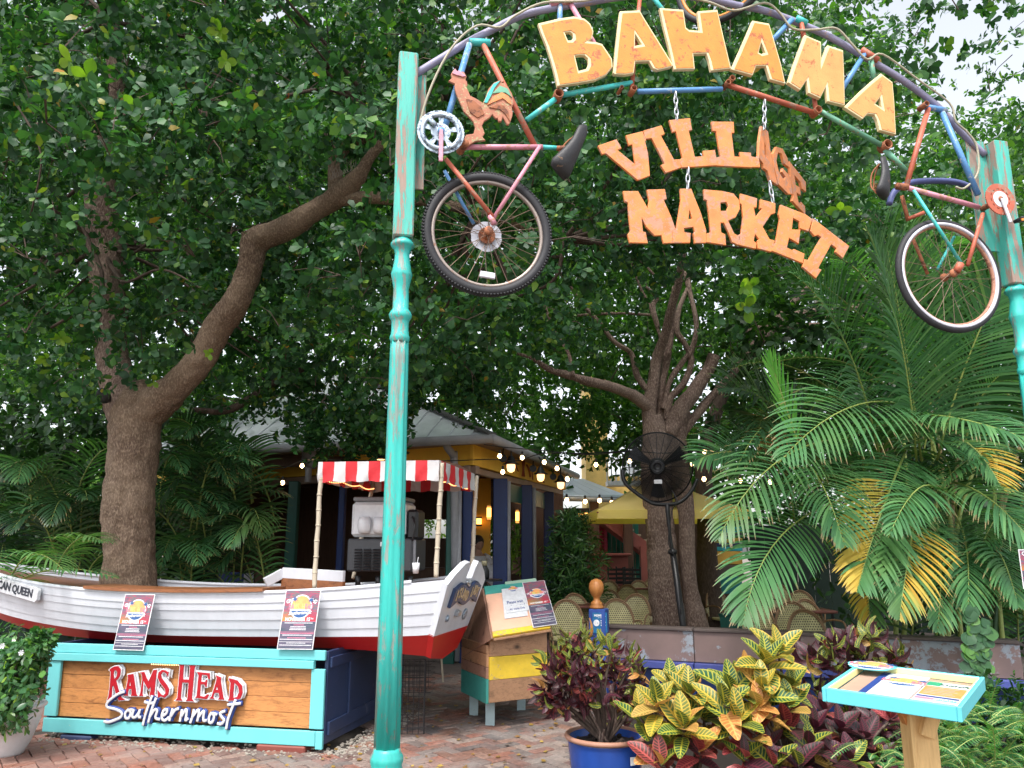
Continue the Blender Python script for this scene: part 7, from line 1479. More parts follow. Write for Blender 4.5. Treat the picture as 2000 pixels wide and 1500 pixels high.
# ------------------------------------------------------------------ palms
def frond(par, P0, P1, P2, n=34, L=.55, w=.024, droop=.9, mats=None, up=None, single=False, yellow=0, seed=0, ang0=1.05, ang1=.45, rr_=.011, lift=.25, tipcurl=1.0):
    r = random.Random(seed); P0, P1, P2 = map(np.array, (P0, P1, P2)); T = lambda t: (1-t)**2*P0+2*t*(1-t)*P1+t*t*P2; dT = lambda t: 2*(1-t)*(P1-P0)+2*t*(P2-P1)
    pts = [T(t) for t in np.linspace(0, 1, 12)]; g = G(); g.tube(pts, [rr_*(1-.8*t) for t in np.linspace(0, 1, 12)], 6); fr_ = ob('frond', g, m_rach, par, True)
    U0 = np.array(up if up is not None else (0, 0, 1.0)); gg = G(); gy = G(); cnt = 0
    for i in range(n):
        t = .06+.93*i/(n-1); p = T(t); tg = dT(t); tg = tg/np.linalg.norm(tg); s = np.cross(tg, U0); s /= np.linalg.norm(s)+1e-9; upv = np.cross(s, tg)
        l = L*(math.sin(math.pi*min(1, (t*.86+.16)))**.6)*r.uniform(.9, 1.08); a = ang0+(ang1-ang0)*t
        for sg_ in (-1, 1):
            aa = a+r.uniform(-.06, .06); d = tg*math.cos(aa)+s*sg_*math.sin(aa)+upv*lift*r.uniform(.7, 1.2); d /= np.linalg.norm(d); m = 6; q = p.copy(); V = []; wd = w*r.uniform(.85, 1.1); rollv = upv
            for k in range(m+1):
                x = k/m; ww = wd*(math.sin(math.pi*min(.98, .12+x*.86))**.8)*.5; sd = np.cross(d, rollv); sd /= np.linalg.norm(sd)+1e-9; V += [q-sd*ww, q+np.cross(sd, d)*-.12*wd*0, q+sd*ww] if False else [q-sd*ww, q+sd*ww]
                d = d+np.array((0, 0, -droop*tipcurl/m*(.35+x)*1.25)); d /= np.linalg.norm(d); q = q+d*l/m
            f = [(2*k, 2*k+1, 2*k+3, 2*k+2) for k in range(m)]; UV = [(k/m, e) for k in range(m+1) for e in (0, 1)]; isy = yellow and ((sg_ == (-1 if yellow > 0 else 1)) and t > .25 and r.random() < .93)
            if single:
                g1 = G(); g1.add(V, f, UV); ob('leaflet', g1, m_palm_y if isy else mats, fr_, True)
            else: (gy if isy else gg).add(V, f, UV)
    if not single:
        stuff(ob('leaflets', gg, mats, fr_, True))
        if gy.n: stuff(ob('leaflets', gy, m_palm_y, fr_, True))
    return fr_
m_rach = flat('yellow_green_rachis', (.26, .32, .08), .45)
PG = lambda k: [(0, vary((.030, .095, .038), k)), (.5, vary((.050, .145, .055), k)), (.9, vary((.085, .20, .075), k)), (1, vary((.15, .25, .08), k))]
def tips(m, amt=.86):
    nt = m.node_tree; b = nt.nodes['Principled BSDF']; lk = b.inputs['Base Color'].links[0]; src = lk.from_socket; tc = nt.nodes.new('ShaderNodeTexCoord'); sx = nt.nodes.new('ShaderNodeSeparateXYZ'); nt.links.new(tc.outputs['UV'], sx.inputs[0])
    g = nt.nodes.new('ShaderNodeNewGeometry'); n = noise_n(nt, g.outputs['Position'], 3.2, 3); n2 = noise_n(nt, g.outputs['Position'], 1.3, 2)
    k = ramp(nt, mth(nt, 'ADD', sx.outputs[0], mth(nt, 'MULTIPLY', mth(nt, 'SUBTRACT', n, .5), .5)), [(amt, (0, 0, 0)), (amt+.08, (1, 1, 1))]); c = mixc(nt, ramp(nt, n2, [(.5, (0, 0, 0)), (.72, (.45, .45, .45))]), src, (.16, .24, .05)); c = mixc(nt, k, c, (.26, .19, .09))
    nt.links.new(c, b.inputs['Base Color']); return m
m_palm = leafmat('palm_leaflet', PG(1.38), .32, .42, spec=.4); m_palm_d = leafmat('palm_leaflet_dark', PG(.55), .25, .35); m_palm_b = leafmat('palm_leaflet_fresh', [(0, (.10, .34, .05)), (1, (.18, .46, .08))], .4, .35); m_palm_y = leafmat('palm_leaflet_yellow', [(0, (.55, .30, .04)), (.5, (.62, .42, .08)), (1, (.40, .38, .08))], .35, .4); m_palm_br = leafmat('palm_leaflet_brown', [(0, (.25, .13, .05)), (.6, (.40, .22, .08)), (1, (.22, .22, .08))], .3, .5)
pr1 = thing('areca_palm', 'big arching areca palm clump with yellowing fronds right of the forked tree', 'palm', atY(1760, 1240, 8.4)*[1, 1, 0])
A = lambda x, y, Y: atY(x, y, Y)
FR = [  # base, bend, tip, leaflets, length, droop, material, yellow, single
 (A(1790, 800, 8.3), A(1660, 740, 7.2), A(1520, 905, 6.6), 30, .72, 1.0, m_palm, 0, 1, .8),
 (A(1850, 980, 8.0), A(1800, 890, 7.3), A(1735, 1050, 6.9), 26, .50, .8, m_palm, 0, 1, .8),
 (A(1640, 980, 8.2), A(1480, 1020, 7.3), A(1450, 1225, 7.0), 34, .58, .7, m_palm, 0, 1, .8),
 (A(1770, 880, 8.0), A(1712, 1010, 7.4), A(1672, 1160, 7.0), 40, .55, .55, m_palm, -1, 1, .8),
 (A(1620, 860, 8.2), A(1480, 880, 7.4), A(1400, 1060, 7.2), 28, .55, .9, m_palm, 0, 1, .8),
 (A(1560, 890, 8.3), A(1610, 920, 7.4), A(1650, 1070, 7.0), 28, .52, .9, m_palm, 0, 0, .8),
 (A(1850, 940, 8.0), A(1940, 950, 7.2), A(2030, 1080, 6.8), 30, .50, 1.1, m_palm, 0, 0, .8),
 (A(1780, 810, 8.0), A(1880, 805, 7.0), A(2040, 870, 6.6), 30, .45, 1.2, m_palm, 0, 0, .8),
 (A(1790, 1000, 8.0), A(1780, 1040, 7.2), A(1755, 1215, 6.9), 34, .48, .7, m_palm, 1, 0, .8),
 (A(1540, 930, 8.6), A(1440, 850, 8.2), A(1350, 905, 8.0), 30, .46, .9, m_palm, 0, 0, .8),
 (A(1790, 900, 7.9), A(1770, 620, 7.2), A(1690, 440, 6.8), 50, .85, .55, m_palm, 0, 0, .7),
 (A(1800, 900, 8.0), A(1760, 600, 7.5), A(1720, 430, 7.3), 46, .8, .6, m_palm, 0, 0, .7),
 (A(1830, 900, 8.0), A(1900, 620, 7.5), A(1990, 520, 7.2), 40, .75, .8, m_palm, 0, 0, .7),
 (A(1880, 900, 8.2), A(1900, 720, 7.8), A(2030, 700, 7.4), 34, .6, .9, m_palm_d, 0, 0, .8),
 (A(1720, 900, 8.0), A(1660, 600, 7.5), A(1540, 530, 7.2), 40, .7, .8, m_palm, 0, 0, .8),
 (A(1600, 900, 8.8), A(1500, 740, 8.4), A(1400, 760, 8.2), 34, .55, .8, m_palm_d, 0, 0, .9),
 (A(1560, 860, 8.5), A(1530, 800, 8.2), A(1490, 880, 8.0), 16, .38, .7, m_palm_br, 0, 0, .8),
 (A(1880, 860, 8.0), A(1920, 880, 7.8), A(1960, 960, 7.5), 20, .35, .6, m_palm, 1, 0, .8),
 (A(1860, 1000, 8.4), A(1900, 1040, 7.6), A(1890, 1200, 7.2), 34, .5, .8, m_palm, 0, 0, .8),
 (A(1920, 1050, 8.2), A(1960, 1060, 7.4), A(1990, 1190, 7.0), 30, .45, 1.0, m_palm, 0, 0, .8),
 (A(1700, 1040, 8.4), A(1690, 1100, 7.6), A(1700, 1235, 7.3), 30, .40, .6, m_palm, -1, 0, .8),
 (A(1820, 1020, 8.4), A(1850, 1060, 7.6), A(1830, 1240, 7.2), 30, .45, .7, m_palm, 0, 0, .8)]
for i, (a, b, c, n, L, dr, mt, ye, si, lf_) in enumerate(FR): si = i in (0, 2, 3); frond(pr1, a, b, c, int(n*1.32), L*1.18, .030 if si else .026, dr*.85, mt, (0, -.75, .66), bool(si), ye, i, 1.15, .4, .013, lf_*.45)
# fresh upright spear frond
frond(pr1, A(1560, 870, 7.6), A(1530, 780, 7.5), A(1500, 690, 7.4), 13, .40, .026, .05, m_palm_b, (0, -1, .2), False, 0, 91, .42, .12, .01, .1)
pr2 = thing('areca_palm', 'dense dark areca palms filling the background behind the yellowing palm', 'palm', atY(1900, 1200, 9.5)*[1, 1, 0])
rp2 = random.Random(21)
for i in range(46):
    bx0, by0 = rp2.uniform(1450, 2050), rp2.uniform(820, 1220); Y = rp2.uniform(8.8, 10.6); dx = rp2.uniform(-190, 190); up_ = rp2.uniform(60, 220)
    if bx0+dx < 1400: dx = -dx
    if by0 > 980 and min(bx0, bx0+dx*1.2) < 1650: continue
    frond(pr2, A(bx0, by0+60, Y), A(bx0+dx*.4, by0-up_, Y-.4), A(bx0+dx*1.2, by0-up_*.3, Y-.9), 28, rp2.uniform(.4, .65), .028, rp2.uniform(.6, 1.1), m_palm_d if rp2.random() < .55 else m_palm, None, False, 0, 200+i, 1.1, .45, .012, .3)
for i in range(12):
    bx0 = rp2.uniform(1700, 1980); g = G(); Y = rp2.uniform(8.6, 9.6); g.tube([A(bx0, 1300, Y), A(bx0+rp2.uniform(-20, 20), 1050, Y), A(bx0+rp2.uniform(-50, 50), 850, Y)], [.03, .025, .018], 8, 5); ob('stem', g, m_rach if i % 2 else m_palm_d, pr2 if i % 2 else pr1, True)
pl1 = thing('areca_palm', 'dark areca palms in the shade left of the big trunk', 'palm', atY(80, 1150, 9.3)*[1, 1, 0]); pl2 = thing('areca_palm', 'dark areca palms between the big trunk and the restaurant', 'palm', atY(430, 1150, 10)*[1, 1, 0])
for i in range(64):
    left = i < 26; bx0 = rp2.uniform(-80, 200) if left else rp2.uniform(300, 545); by0 = rp2.uniform(930, 1170) if left else rp2.uniform(860, 1130); Y = rp2.uniform(8.9, 10.0) if left else rp2.uniform(9.2, 10.3); dx = rp2.uniform(-170, 170); up_ = rp2.uniform(50, 170)
    if not left and bx0+dx > 545: dx = -abs(dx)
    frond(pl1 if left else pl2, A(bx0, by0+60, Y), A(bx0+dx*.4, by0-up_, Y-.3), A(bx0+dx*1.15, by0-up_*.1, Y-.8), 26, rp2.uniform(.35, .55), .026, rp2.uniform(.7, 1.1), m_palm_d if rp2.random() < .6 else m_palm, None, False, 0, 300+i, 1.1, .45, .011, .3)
for x0, y0, x1, y1, x2, y2, Y in ((110, 1110, 150, 1020, 205, 1060, 7.6), (330, 1010, 360, 940, 385, 1010, 9), (20, 1130, 60, 1040, 130, 1120, 7.4), (0, 1160, 90, 1080, 230, 1130, 7.5)): frond(pl1, A(x0, y0, Y+.4), A(x1, y1, Y), A(x2, y2, Y-.3), 24, .42, .024, .9, m_palm, None, False, 0, int(x0+y0), 1.1, .45, .01, .3)
# dark leafy screen of fine foliage behind the palms
def bush(name, lab, cat, blobs, nr, k, L, W_, mt, seed, stems=True, group=None, tilt=(.6, 1.3)):
    """blobs: (px, py, Y, radius m)"""
    r = np.random.default_rng(seed); c0 = atY(*blobs[0][:3]); t = thing(name, lab, cat, (c0[0], c0[1], 0), group); Q = []; D = []
    for x, y, Y, R_ in blobs:
        c = atY(x, y, Y); o = r.normal(0, 1, (nr, 3)); o = o/np.linalg.norm(o, axis=1, keepdims=True)*(r.uniform(0, 1, (nr, 1))**.4)*R_; Q.append(c+o); D.append(unit(o+np.array([0, 0, .4*R_])+r.normal(0, .15*R_, (nr, 3))))
    Q = np.concatenate(Q); D = np.concatenate(D); m = Q[:, 2] > .03; Q, D = Q[m], D[m]; V, F = rosettes(Q, D, k, L, W_, r, tilt); me = bulk('crown', V, F, True); me.materials.append(mt); o = ob('crown', me, None, t); o.location = tuple(-worldloc(t)); stuff(o)
    if stems:
        g = G()
        for i in r.permutation(len(Q))[:40]: q = Q[i]; b = np.array((c0[0]+r.uniform(-.06, .06), c0[1]+r.uniform(-.06, .06), .2 if blobs[0][3] < 1 else 0)); g.tube([b, (b+q)/2+[0, 0, .08], q], [.008, .006, .003], 4, 3, cap=False)
        ob('stems', g, M['twig'], t); stuff(t.children[-1])
    return t
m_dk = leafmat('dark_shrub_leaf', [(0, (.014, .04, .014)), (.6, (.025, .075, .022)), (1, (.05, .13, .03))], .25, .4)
for m__ in (m_palm, m_palm_d, m_palm_y): tips(m__, .9)
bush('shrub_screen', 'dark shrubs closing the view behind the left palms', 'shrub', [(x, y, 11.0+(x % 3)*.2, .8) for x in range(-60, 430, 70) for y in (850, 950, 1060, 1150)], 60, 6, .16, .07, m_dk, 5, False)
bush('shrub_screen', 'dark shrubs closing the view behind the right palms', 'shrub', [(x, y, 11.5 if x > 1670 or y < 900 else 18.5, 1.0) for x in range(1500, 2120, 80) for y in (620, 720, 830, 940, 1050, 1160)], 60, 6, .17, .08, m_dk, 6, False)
bush('bushy_plant', 'tall rounded dark green bush beside the blue posts', 'shrub', [(1122, 1050, 12.4, .42), (1110, 1090, 12.4, .42), (1135, 1100, 12.3, .42), (1120, 1140, 12.3, .45), (1105, 1160, 12.4, .4), (1130, 1165, 12.3, .42), (1112, 1030, 12.4, .3)], 150, 6, .17, .022, leafmat('bush_leaf', [(0, (.02, .06, .02)), (.6, (.035, .11, .03)), (1, (.10, .22, .05))], .3, .3), 8)
bush('garden_plants', 'bright green garden plants seen through the restaurant openings', 'shrub', [(955, 1040, 17, .5), (950, 1080, 17, .5), (1005, 1040, 17.3, .5), (1005, 1080, 17, .5), (845, 1005, 24, .8), (820, 1000, 24, .6)], 60, 5, .2, .06, leafmat('sunny_leaf', [(0, (.10, .22, .04)), (1, (.25, .4, .08))], .5, .4), 9, False)
m_gard = leafmat('gardenia_leaf', [(0, (.03, .10, .035)), (.6, (.05, .15, .045)), (.93, (.09, .22, .05)), (1, (.2, .36, .06))], .25, .28, spec=.6)
gb = bush('gardenia_bush', 'glossy green gardenia bush in the white pot at the left edge', 'shrub', [(10, 1330, 6.35, .26), (-40, 1320, 6.4, .28), (45, 1300, 6.3, .18), (62, 1275, 6.25, .14), (20, 1270, 6.35, .22), (85, 1250, 6.2, .08), (45, 1340, 6.25, .15), (20, 1390, 6.25, .2), (-10, 1385, 6.3, .2), (-60, 1260, 6.4, .3)], 60, 6, .085, .030, m_gard, 10)
for x, y in ((42, 1275), (5, 1262)):
    c = atY(x, y, 6.02); g = G()
    for k in range(6): a = k*math.pi/3; g.tube([c, c+[math.cos(a)*.02, -.005, math.sin(a)*.02]], [.003, .007], 5)
    ob('flower', g, M['white'], gb)
# crown density for leaf objects of the gardenia
for i in range(36):
    q = atY(random.uniform(-15, 85), random.uniform(1235, 1390), 6.05); leaf_obj(gb, q, (random.uniform(-.4, .9), -.5, random.uniform(-.2, .9)), (0, -.7, .6), random.uniform(.06, .09), 0 if i % 6 else 1, wid=.9)
# ------------------------------------------------------------------ crotons
def mat_croton(name, base1, base2, vein, edge=None, rough=.42):
    m, nt, b = newmat(name); tc = nt.nodes.new('ShaderNodeTexCoord'); sx = nt.nodes.new('ShaderNodeSeparateXYZ'); nt.links.new(tc.outputs['UV'], sx.inputs[0]); oi = nt.nodes.new('ShaderNodeObjectInfo')
    ay = mth(nt, 'ABSOLUTE', sx.outputs[1]); n = noise_n(nt, tc.outputs['UV'], 4, 3)
    lat = mth(nt, 'SINE', mth(nt, 'MULTIPLY', mth(nt, 'SUBTRACT', mth(nt, 'ADD', sx.outputs[0], mth(nt, 'MULTIPLY', n, .04)), mth(nt, 'MULTIPLY', ay, .16)), 62))
    kl = ramp(nt, lat, [(.35, (0, 0, 0)), (.8, (1, 1, 1))]); km = ramp(nt, ay, [(.07, (1, 1, 1)), (.15, (0, 0, 0))]); ke = ramp(nt, ay, [(.78, (0, 0, 0)), (.93, (1, 1, 1))])
    fade = ramp(nt, mth(nt, 'ADD', mth(nt, 'MULTIPLY', oi.outputs['Random'], .6), mth(nt, 'MULTIPLY', n, .5)), [(.3, (0, 0, 0)), (.75, (1, 1, 1))]); base = mixc(nt, fade, base1, base2)
    k = mth(nt, 'MAXIMUM', mth(nt, 'MULTIPLY', kl, .85), mth(nt, 'MAXIMUM', km, mth(nt, 'MULTIPLY', ke, .8))); c = mixc(nt, k, base, vein)
    nt.links.new(c, b.inputs['Base Color']); b.inputs['Roughness'].default_value = rough; bump(nt, b, kl, .3, .004)
    tr = nt.nodes.new('ShaderNodeBsdfTranslucent'); nt.links.new(c, tr.inputs['Color']); mx = nt.nodes.new('ShaderNodeMixShader'); mx.inputs[0].default_value = .22; nt.links.new(b.outputs[0], mx.inputs[1]); nt.links.new(tr.outputs[0], mx.inputs[2]); nt.links.new(mx.outputs[0], nt.nodes['Material Output'].inputs[0]); return m
cro_m = [mat_croton('croton_green', (.008, .058, .025), (.018, .095, .03), (.42, .40, .04)), mat_croton('croton_yellow', (.025, .11, .03), (.20, .22, .035), (.62, .42, .05)), mat_croton('croton_orange', (.50, .18, .05), (.30, .22, .05), (.62, .36, .10)), mat_croton('croton_red', (.22, .022, .035), (.08, .03, .025), (.45, .09, .08)), mat_croton('croton_burgundy', (.035, .009, .018), (.018, .024, .016), (.13, .022, .04))]
def croton_mesh(w, curl, twist, seed):
    n = 9; V = []; U = []; rj = random.Random(seed)
    for k in range(n):
        t = k/(n-1); ww = w*(math.sin(math.pi*(t*.94+.03))**.65)*(1.06-.22*t)*(.0 if False else 1); ww *= 1+.05*math.sin(t*18+seed); a = twist*t
        if k == 0: ww = .012
        for j, y in enumerate((-1, -.5, 0, .5, 1)):
            z = -curl*t*t*.5+abs(y)*ww*.35; yy = y*ww; V.append((t, yy*math.cos(a)-z*math.sin(a)*.5, z*math.cos(a)+yy*math.sin(a))); U.append((t, y))
    f = [(k*5+j, k*5+j+1, (k+1)*5+j+1, (k+1)*5+j) for k in range(n-1) for j in range(4)]; g = G(); g.add(V, f, U); return g.mesh('leaf', True)
cm_ = [croton_mesh(.27, .35, 0, 1), croton_mesh(.30, .5, .25, 2), croton_mesh(.25, .15, -.2, 3), croton_mesh(.29, .7, .1, 4)]
cmn = [croton_mesh(.20, 1.0, 1.6, 5), croton_mesh(.18, 1.5, -2.2, 6), croton_mesh(.22, .6, .9, 7), croton_mesh(.17, 1.9, 2.8, 8)]
def croton_head(par, x, y, Y, n, L, weights, meshes=cm_, spread=1.0, up=(0, -.25, 1), wid=1.0, key='c', stem=True, base=None):
    c = atY(x, y, Y); up = np.array(up, float)/np.linalg.norm(up); e1 = np.cross(up, (1, .1, 0)); e1 /= np.linalg.norm(e1); e2 = np.cross(up, e1)
    for i in range(n):
        lv = i/max(1, n-1); a = i*2.399+random.uniform(-.25, .25); t = (.25+1.45*lv)*spread+random.uniform(-.12, .12); rad = e1*math.cos(a)+e2*math.sin(a); d = up*math.cos(t)+rad*math.sin(t); nn = up*math.sin(t)-rad*math.cos(t)
        nn = nn+np.array((random.uniform(-.3, .3), random.uniform(-.5, .1), random.uniform(-.2, .3))); kk = random.choices(range(5), weights)[0]
        if lv > .75 and kk < 2 and random.random() < .4: kk = 2
        leaf_obj(par, c-up*.07*lv*spread, d, nn, L*random.uniform(.75, 1.1)*(.75+.35*math.sin(lv*2.6)), kk, meshes, wid, 'leaf', cro_m, key)
    if stem and base is not None: g = G(); g.tube([base, (c+base)/2+[random.uniform(-.04, .04), 0, .03], c-up*.02], [.012, .010, .007], 6, 4); ob('stem', g, M['twig'], par, True)
ca_ = thing('croton_plant', 'broad leaved croton with yellow veined green leaves beside the blue pot', 'plant', (1.02, 4.75, 0)); bA = np.array((1.02, 4.75, .22))
for x, y, Y, n, L, w in ((1285, 1372, 4.65, 10, .21, (5, 4, 1, 0, 0)), (1345, 1350, 4.8, 10, .22, (6, 3, 1, 0, 0)), (1310, 1330, 4.95, 8, .18, (4, 4, 1, 0, 0)), (1335, 1415, 4.55, 10, .22, (5, 4, 1, 0, 0)), (1250, 1395, 4.75, 6, .19, (6, 3, 0, 0, 0)), (1375, 1395, 4.7, 8, .19, (5, 3, 1, 0, 0)), (1300, 1450, 4.6, 8, .18, (2, 1, 2, 3, 1)), (1365, 1462, 4.55, 8, .17, (0, 0, 1, 5, 3)), (1290, 1488, 4.5, 7, .18, (3, 0, 2, 2, 0)), (1400, 1440, 4.7, 7, .17, (1, 0, 1, 4, 4))): croton_head(ca_, x, y, Y, n, L, w, base=bA)
cb2 = thing('croton_plant', 'taller croton with yellow and orange leaves in front of the brown wall', 'plant', (1.62, 4.6, 0)); bB = np.array((1.62, 4.75, .22))
for x, y, Y, n, L, w in ((1497, 1290, 4.75, 11, .22, (5, 6, 0, 0, 0)), (1520, 1272, 4.9, 8, .2, (3, 6, 1, 0, 0)), (1488, 1345, 4.65, 11, .21, (6, 4, 1, 0, 0)), (1480, 1378, 4.6, 9, .17, (0, 2, 7, 0, 0)), (1545, 1335, 4.8, 8, .18, (6, 3, 1, 0, 0)), (1540, 1375, 4.7, 7, .18, (5, 3, 1, 0, 0)), (1430, 1350, 4.7, 8, .22, (8, 2, 0, 0, 0)), (1440, 1402, 4.55, 7, .2, (5, 4, 1, 0, 0)), (1415, 1372, 4.6, 6, .19, (6, 2, 1, 0, 0)), (1535, 1415, 4.7, 9, .18, (0, 0, 1, 5, 4)), (1470, 1430, 4.6, 8, .17, (3, 1, 3, 3, 1)), (1500, 1455, 4.6, 8, .17, (1, 0, 0, 5, 5)), (1455, 1475, 4.5, 7, .18, (3, 0, 1, 3, 2)), (1440, 1330, 4.95, 6, .18, (4, 1, 5, 0, 0)), (1455, 1300, 5.0, 5, .14, (0, 0, 6, 1, 0))): croton_head(cb2, x, y, Y, n, L, w, base=bB)
cd_ = thing('croton_plant', 'low dark croton with purple and green leaves at the bottom centre right', 'plant', (2.0, 4.7, 0)); bD = np.array((2.0, 4.9, .2))
for x, y, Y, n, L, w in ((1580, 1455, 4.6, 8, .19, (6, 0, 0, 0, 3)), (1620, 1480, 4.6, 8, .18, (4, 0, 0, 1, 6)), (1640, 1420, 4.9, 9, .17, (2, 0, 0, 1, 7)), (1590, 1420, 4.9, 9, .17, (1, 0, 0, 1, 7)), (1690, 1440, 4.9, 9, .17, (1, 0, 0, 2, 7)), (1560, 1490, 4.5, 8, .17, (2, 0, 0, 1, 7)), (1510, 1490, 4.5, 8, .17, (2, 0, 0, 2, 6)), (1660, 1480, 4.7, 8, .16, (2, 0, 0, 2, 6)), (1720, 1480, 4.9, 8, .16, (2, 0, 0, 1, 7)), (1610, 1385, 5.2, 9, .16, (1, 0, 0, 1, 8)), (1740, 1400, 5.2, 8, .16, (1, 0, 0, 2, 7))): croton_head(cd_, x, y, Y, n, L, w, base=bD, key='c')
cc_ = thing('croton_plant', 'bushy dark croton with curled purple, red and green leaves in the blue pot', 'plant', (bp_c[0], bp_c[1], 0)); bC = np.array((bp_c[0], bp_c[1], bp_c[2]-.05)); rc = random.Random(31)
k_ = 0
for i in range(84):
    while True:
        ux, uy = rc.uniform(-1, 1), rc.uniform(-1, 1)
        if ux*ux+uy*uy < 1 and not (uy > .55 and abs(ux-.1) < .5): break
    x, y = 1148+ux*100, 1335+uy*100; Y = 5.15-.28*math.sqrt(max(0, 1-ux*ux-uy*uy))*rc.uniform(-.6, 1); top = uy < -.35
    croton_head(cc_, x, y, Y, 7, .098, (7, 1, .5, 1.5, 4) if top else (1, .15, .3, 2.5, 9), cmn, 1.0, (ux*.9+rc.uniform(-.4, .4), -.45, .55-uy*.4+rc.uniform(-.3, .3)), 1.0, 'n', i % 3 == 0, bC)
for i in range(8): g = G(); x, y = 1148+rc.uniform(-70, 70), 1330+rc.uniform(-70, 40); q = atY(x, y, 5.1); g.tube([bC+[rc.uniform(-.06, .06), rc.uniform(-.05, .05), 0], (bC+q)/2+[rc.uniform(-.05, .05), 0, 0], q], [.010, .009, .006], 6, 4); ob('stem', g, M['bark2'], cc_, True)
ce_ = thing('croton_plant', 'dark green and purple croton against the brown wall behind the yellow one', 'plant', (1.35, 6.9, 0)); bE = np.array((1.3, 6.9, 0))
for i in range(16): x, y = rc.uniform(1185, 1275), rc.uniform(1268, 1400); croton_head(ce_, x, y, 6.3+rc.uniform(-.2, .2), 8, .12, (5, .4, 0, .6, 5), cmn, 1.0, (0, -.3, 1), 1.3, 'n', i % 3 == 0, bE)
cf2 = thing('croton_plant', 'dark glossy croton with curled leaves against the wall behind the menu stand', 'plant', (3.0, 6.4, 0)); bF = np.array((2.7, 6.5, 0))
for i in range(44): x, y = rc.uniform(1570, 1760), rc.uniform(1240, 1440); croton_head(cf2, x, y, 6.1+rc.uniform(-.3, .3), 8, .15, (3, .1, .1, .5, 6), cmn, 1.0, (0, -.3, 1), 1.4, 'n', i % 4 == 0, bF)
g = G(); g.add([(1.45, 4.3, .02), (6.5, 4.3, .02), (6.5, 7.2, .02), (4.6, 7.3, .02), (1.1, 8.8, .02), (1.0, 7.3, .02)], [(0, 1, 2, 3, 4, 5)]); struct('planting_bed', g, flat('dark_soil', (.02, .014, .01), .95))
# ferns, vine
m_fern = leafmat('fern_leaf', [(0, (.04, .14, .045)), (.6, (.07, .22, .07)), (1, (.14, .32, .09))], .35, .4)
fe_ = thing('fern_clump', 'bright green sword ferns below the menu tray at the right corner', 'fern', (2.9, 4.6, 0))
def fern(par, x, y, Y, dx, dy, seed):
    p = atY(x, y, Y); q = atY(x+dx, y+dy, Y-.15); m_ = (p+q)/2+np.array((0, -.05, .09)); r = random.Random(seed); n = 17; g = G(); T = lambda t: (1-t)**2*p+2*t*(1-t)*m_+t*t*q
    for i in range(n):
        t = (i+1)/n; c = T(t); tg = T(min(1, t+.02))-T(t-.02); tg /= np.linalg.norm(tg)+1e-9; s = np.cross(tg, (0, -.4, 1)); s /= np.linalg.norm(s); l = .034*math.sin(math.pi*min(.97, t*.9+.08))**.7
        for sg_ in (-1, 1): d = s*sg_+tg*.25+np.array((0, 0, -.15)); d /= np.linalg.norm(d); w_ = tg*.0042; g.add([c-w_, c+w_, c+d*l*.6+w_*1.1, c+d*l, c+d*l*.6-w_*1.1], [(0, 1, 2, 3, 4)])
    o = ob('frond', g, m_fern, par); g = G(); g.tube([T(t) for t in np.linspace(0, 1, 8)], .0025, 4); ob('rachis', g, m_rach, o)
for i in range(150): a = rp2.uniform(0, 6.28); fern(fe_, rp2.uniform(1790, 2020), rp2.uniform(1395, 1520), rp2.uniform(4.2, 5.4), math.cos(a)*80, -abs(math.sin(a))*55+rp2.uniform(-20, 50), i)
for i in range(14): a = rp2.uniform(0, 6.28); fern(fe_, rp2.uniform(1690, 1780), rp2.uniform(1450, 1510), rp2.uniform(4.4, 4.9), math.cos(a)*70, -abs(math.sin(a))*30+20, 100+i)
vi = thing('hanging_vine', 'broad leaved green vine hanging over the low wall', 'vine', atY(1905, 1260, 7.3))
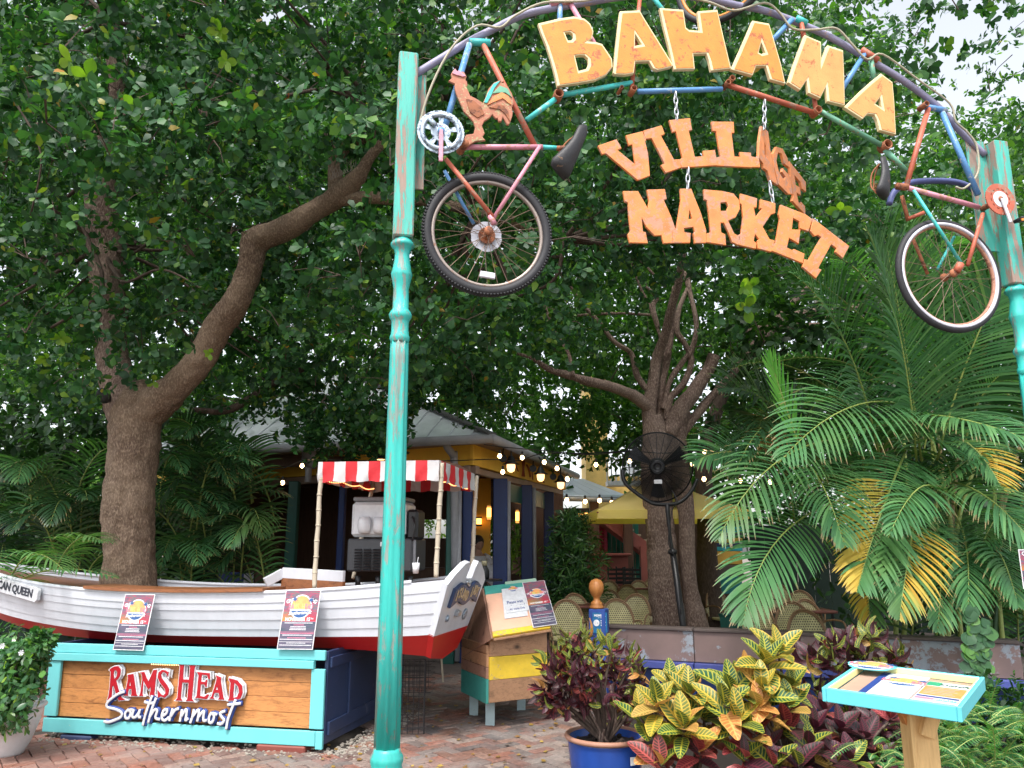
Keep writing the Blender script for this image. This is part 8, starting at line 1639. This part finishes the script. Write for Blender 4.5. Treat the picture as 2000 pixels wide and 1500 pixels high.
for i in range(60):
    x, y = rp2.uniform(1885, 1930), rp2.uniform(1180, 1335); leaf_obj(vi, atY(x, y, 7.15), (rp2.uniform(-.6, .6), -.3, -.8), (rp2.uniform(-.3, .3), -.9, .3), rp2.uniform(.09, .14), 0, wid=1.5)
bush('undergrowth', 'tangled low green plants at the right edge behind the ferns', 'plants', [(x, y, 6.3, .35) for x in range(1800, 2060, 60) for y in (1395, 1420)], 50, 5, .075, .035, m_dk, 14, False)
# spiky air plants tied to the limb
ap_ = thing('air_plant', 'row of pale spiky air plants tied along the big limb', 'air plant', atY(670, 350, 7.5))
for (x0, y0, x1, y1) in ((645, 352, 695, 330), (715, 275, 765, 240)):
    for i in range(26):
        t = i/25; c = atY(x0+(x1-x0)*t, y0+(y1-y0)*t, 7.35); g = G(); d = np.array((random.uniform(-.08, .05), random.uniform(-.04, .04), random.uniform(.08, .15))); g.tube([c, c+d*.6, c+d], [.0025, .002, .0008], 4); ob('spike', g, flat('pale_spike', (.32, .27, .24), .7) if i == 0 and x0 == 645 else bpy.data.materials['pale_spike'], ap_)
# more fronds filling the right hand clump
for i, (x0, y0, x1, y1, x2, y2, L, mt) in enumerate(((1700, 960, 1600, 880, 1500, 1000, .5, 0), (1740, 760, 1620, 660, 1480, 720, .6, 0), (1760, 700, 1640, 560, 1540, 520, .62, 0), (1620, 760, 1520, 680, 1430, 720, .5, 1), (1850, 760, 1800, 640, 1700, 620, .6, 0), (1900, 800, 1960, 700, 2050, 760, .5, 0), (1820, 860, 1740, 800, 1640, 860, .5, 0), (1960, 900, 1900, 860, 1830, 960, .45, 0), (1720, 880, 1780, 800, 1880, 900, .5, 0), (1980, 1000, 1940, 980, 1900, 1120, .45, 0), (1760, 560, 1820, 460, 1900, 480, .6, 0), (1700, 560, 1640, 470, 1540, 500, .6, 0), (1560, 780, 1470, 820, 1430, 940, .4, 1))):
    frond(pr1, A(x0, y0, 8.4), A(x1, y1, 7.9), A(x2, y2, 7.5), 30, L, .029, .85, (m_palm, m_palm_d)[mt], None, False, 0, 500+i, 1.15, .45, .012, .35)
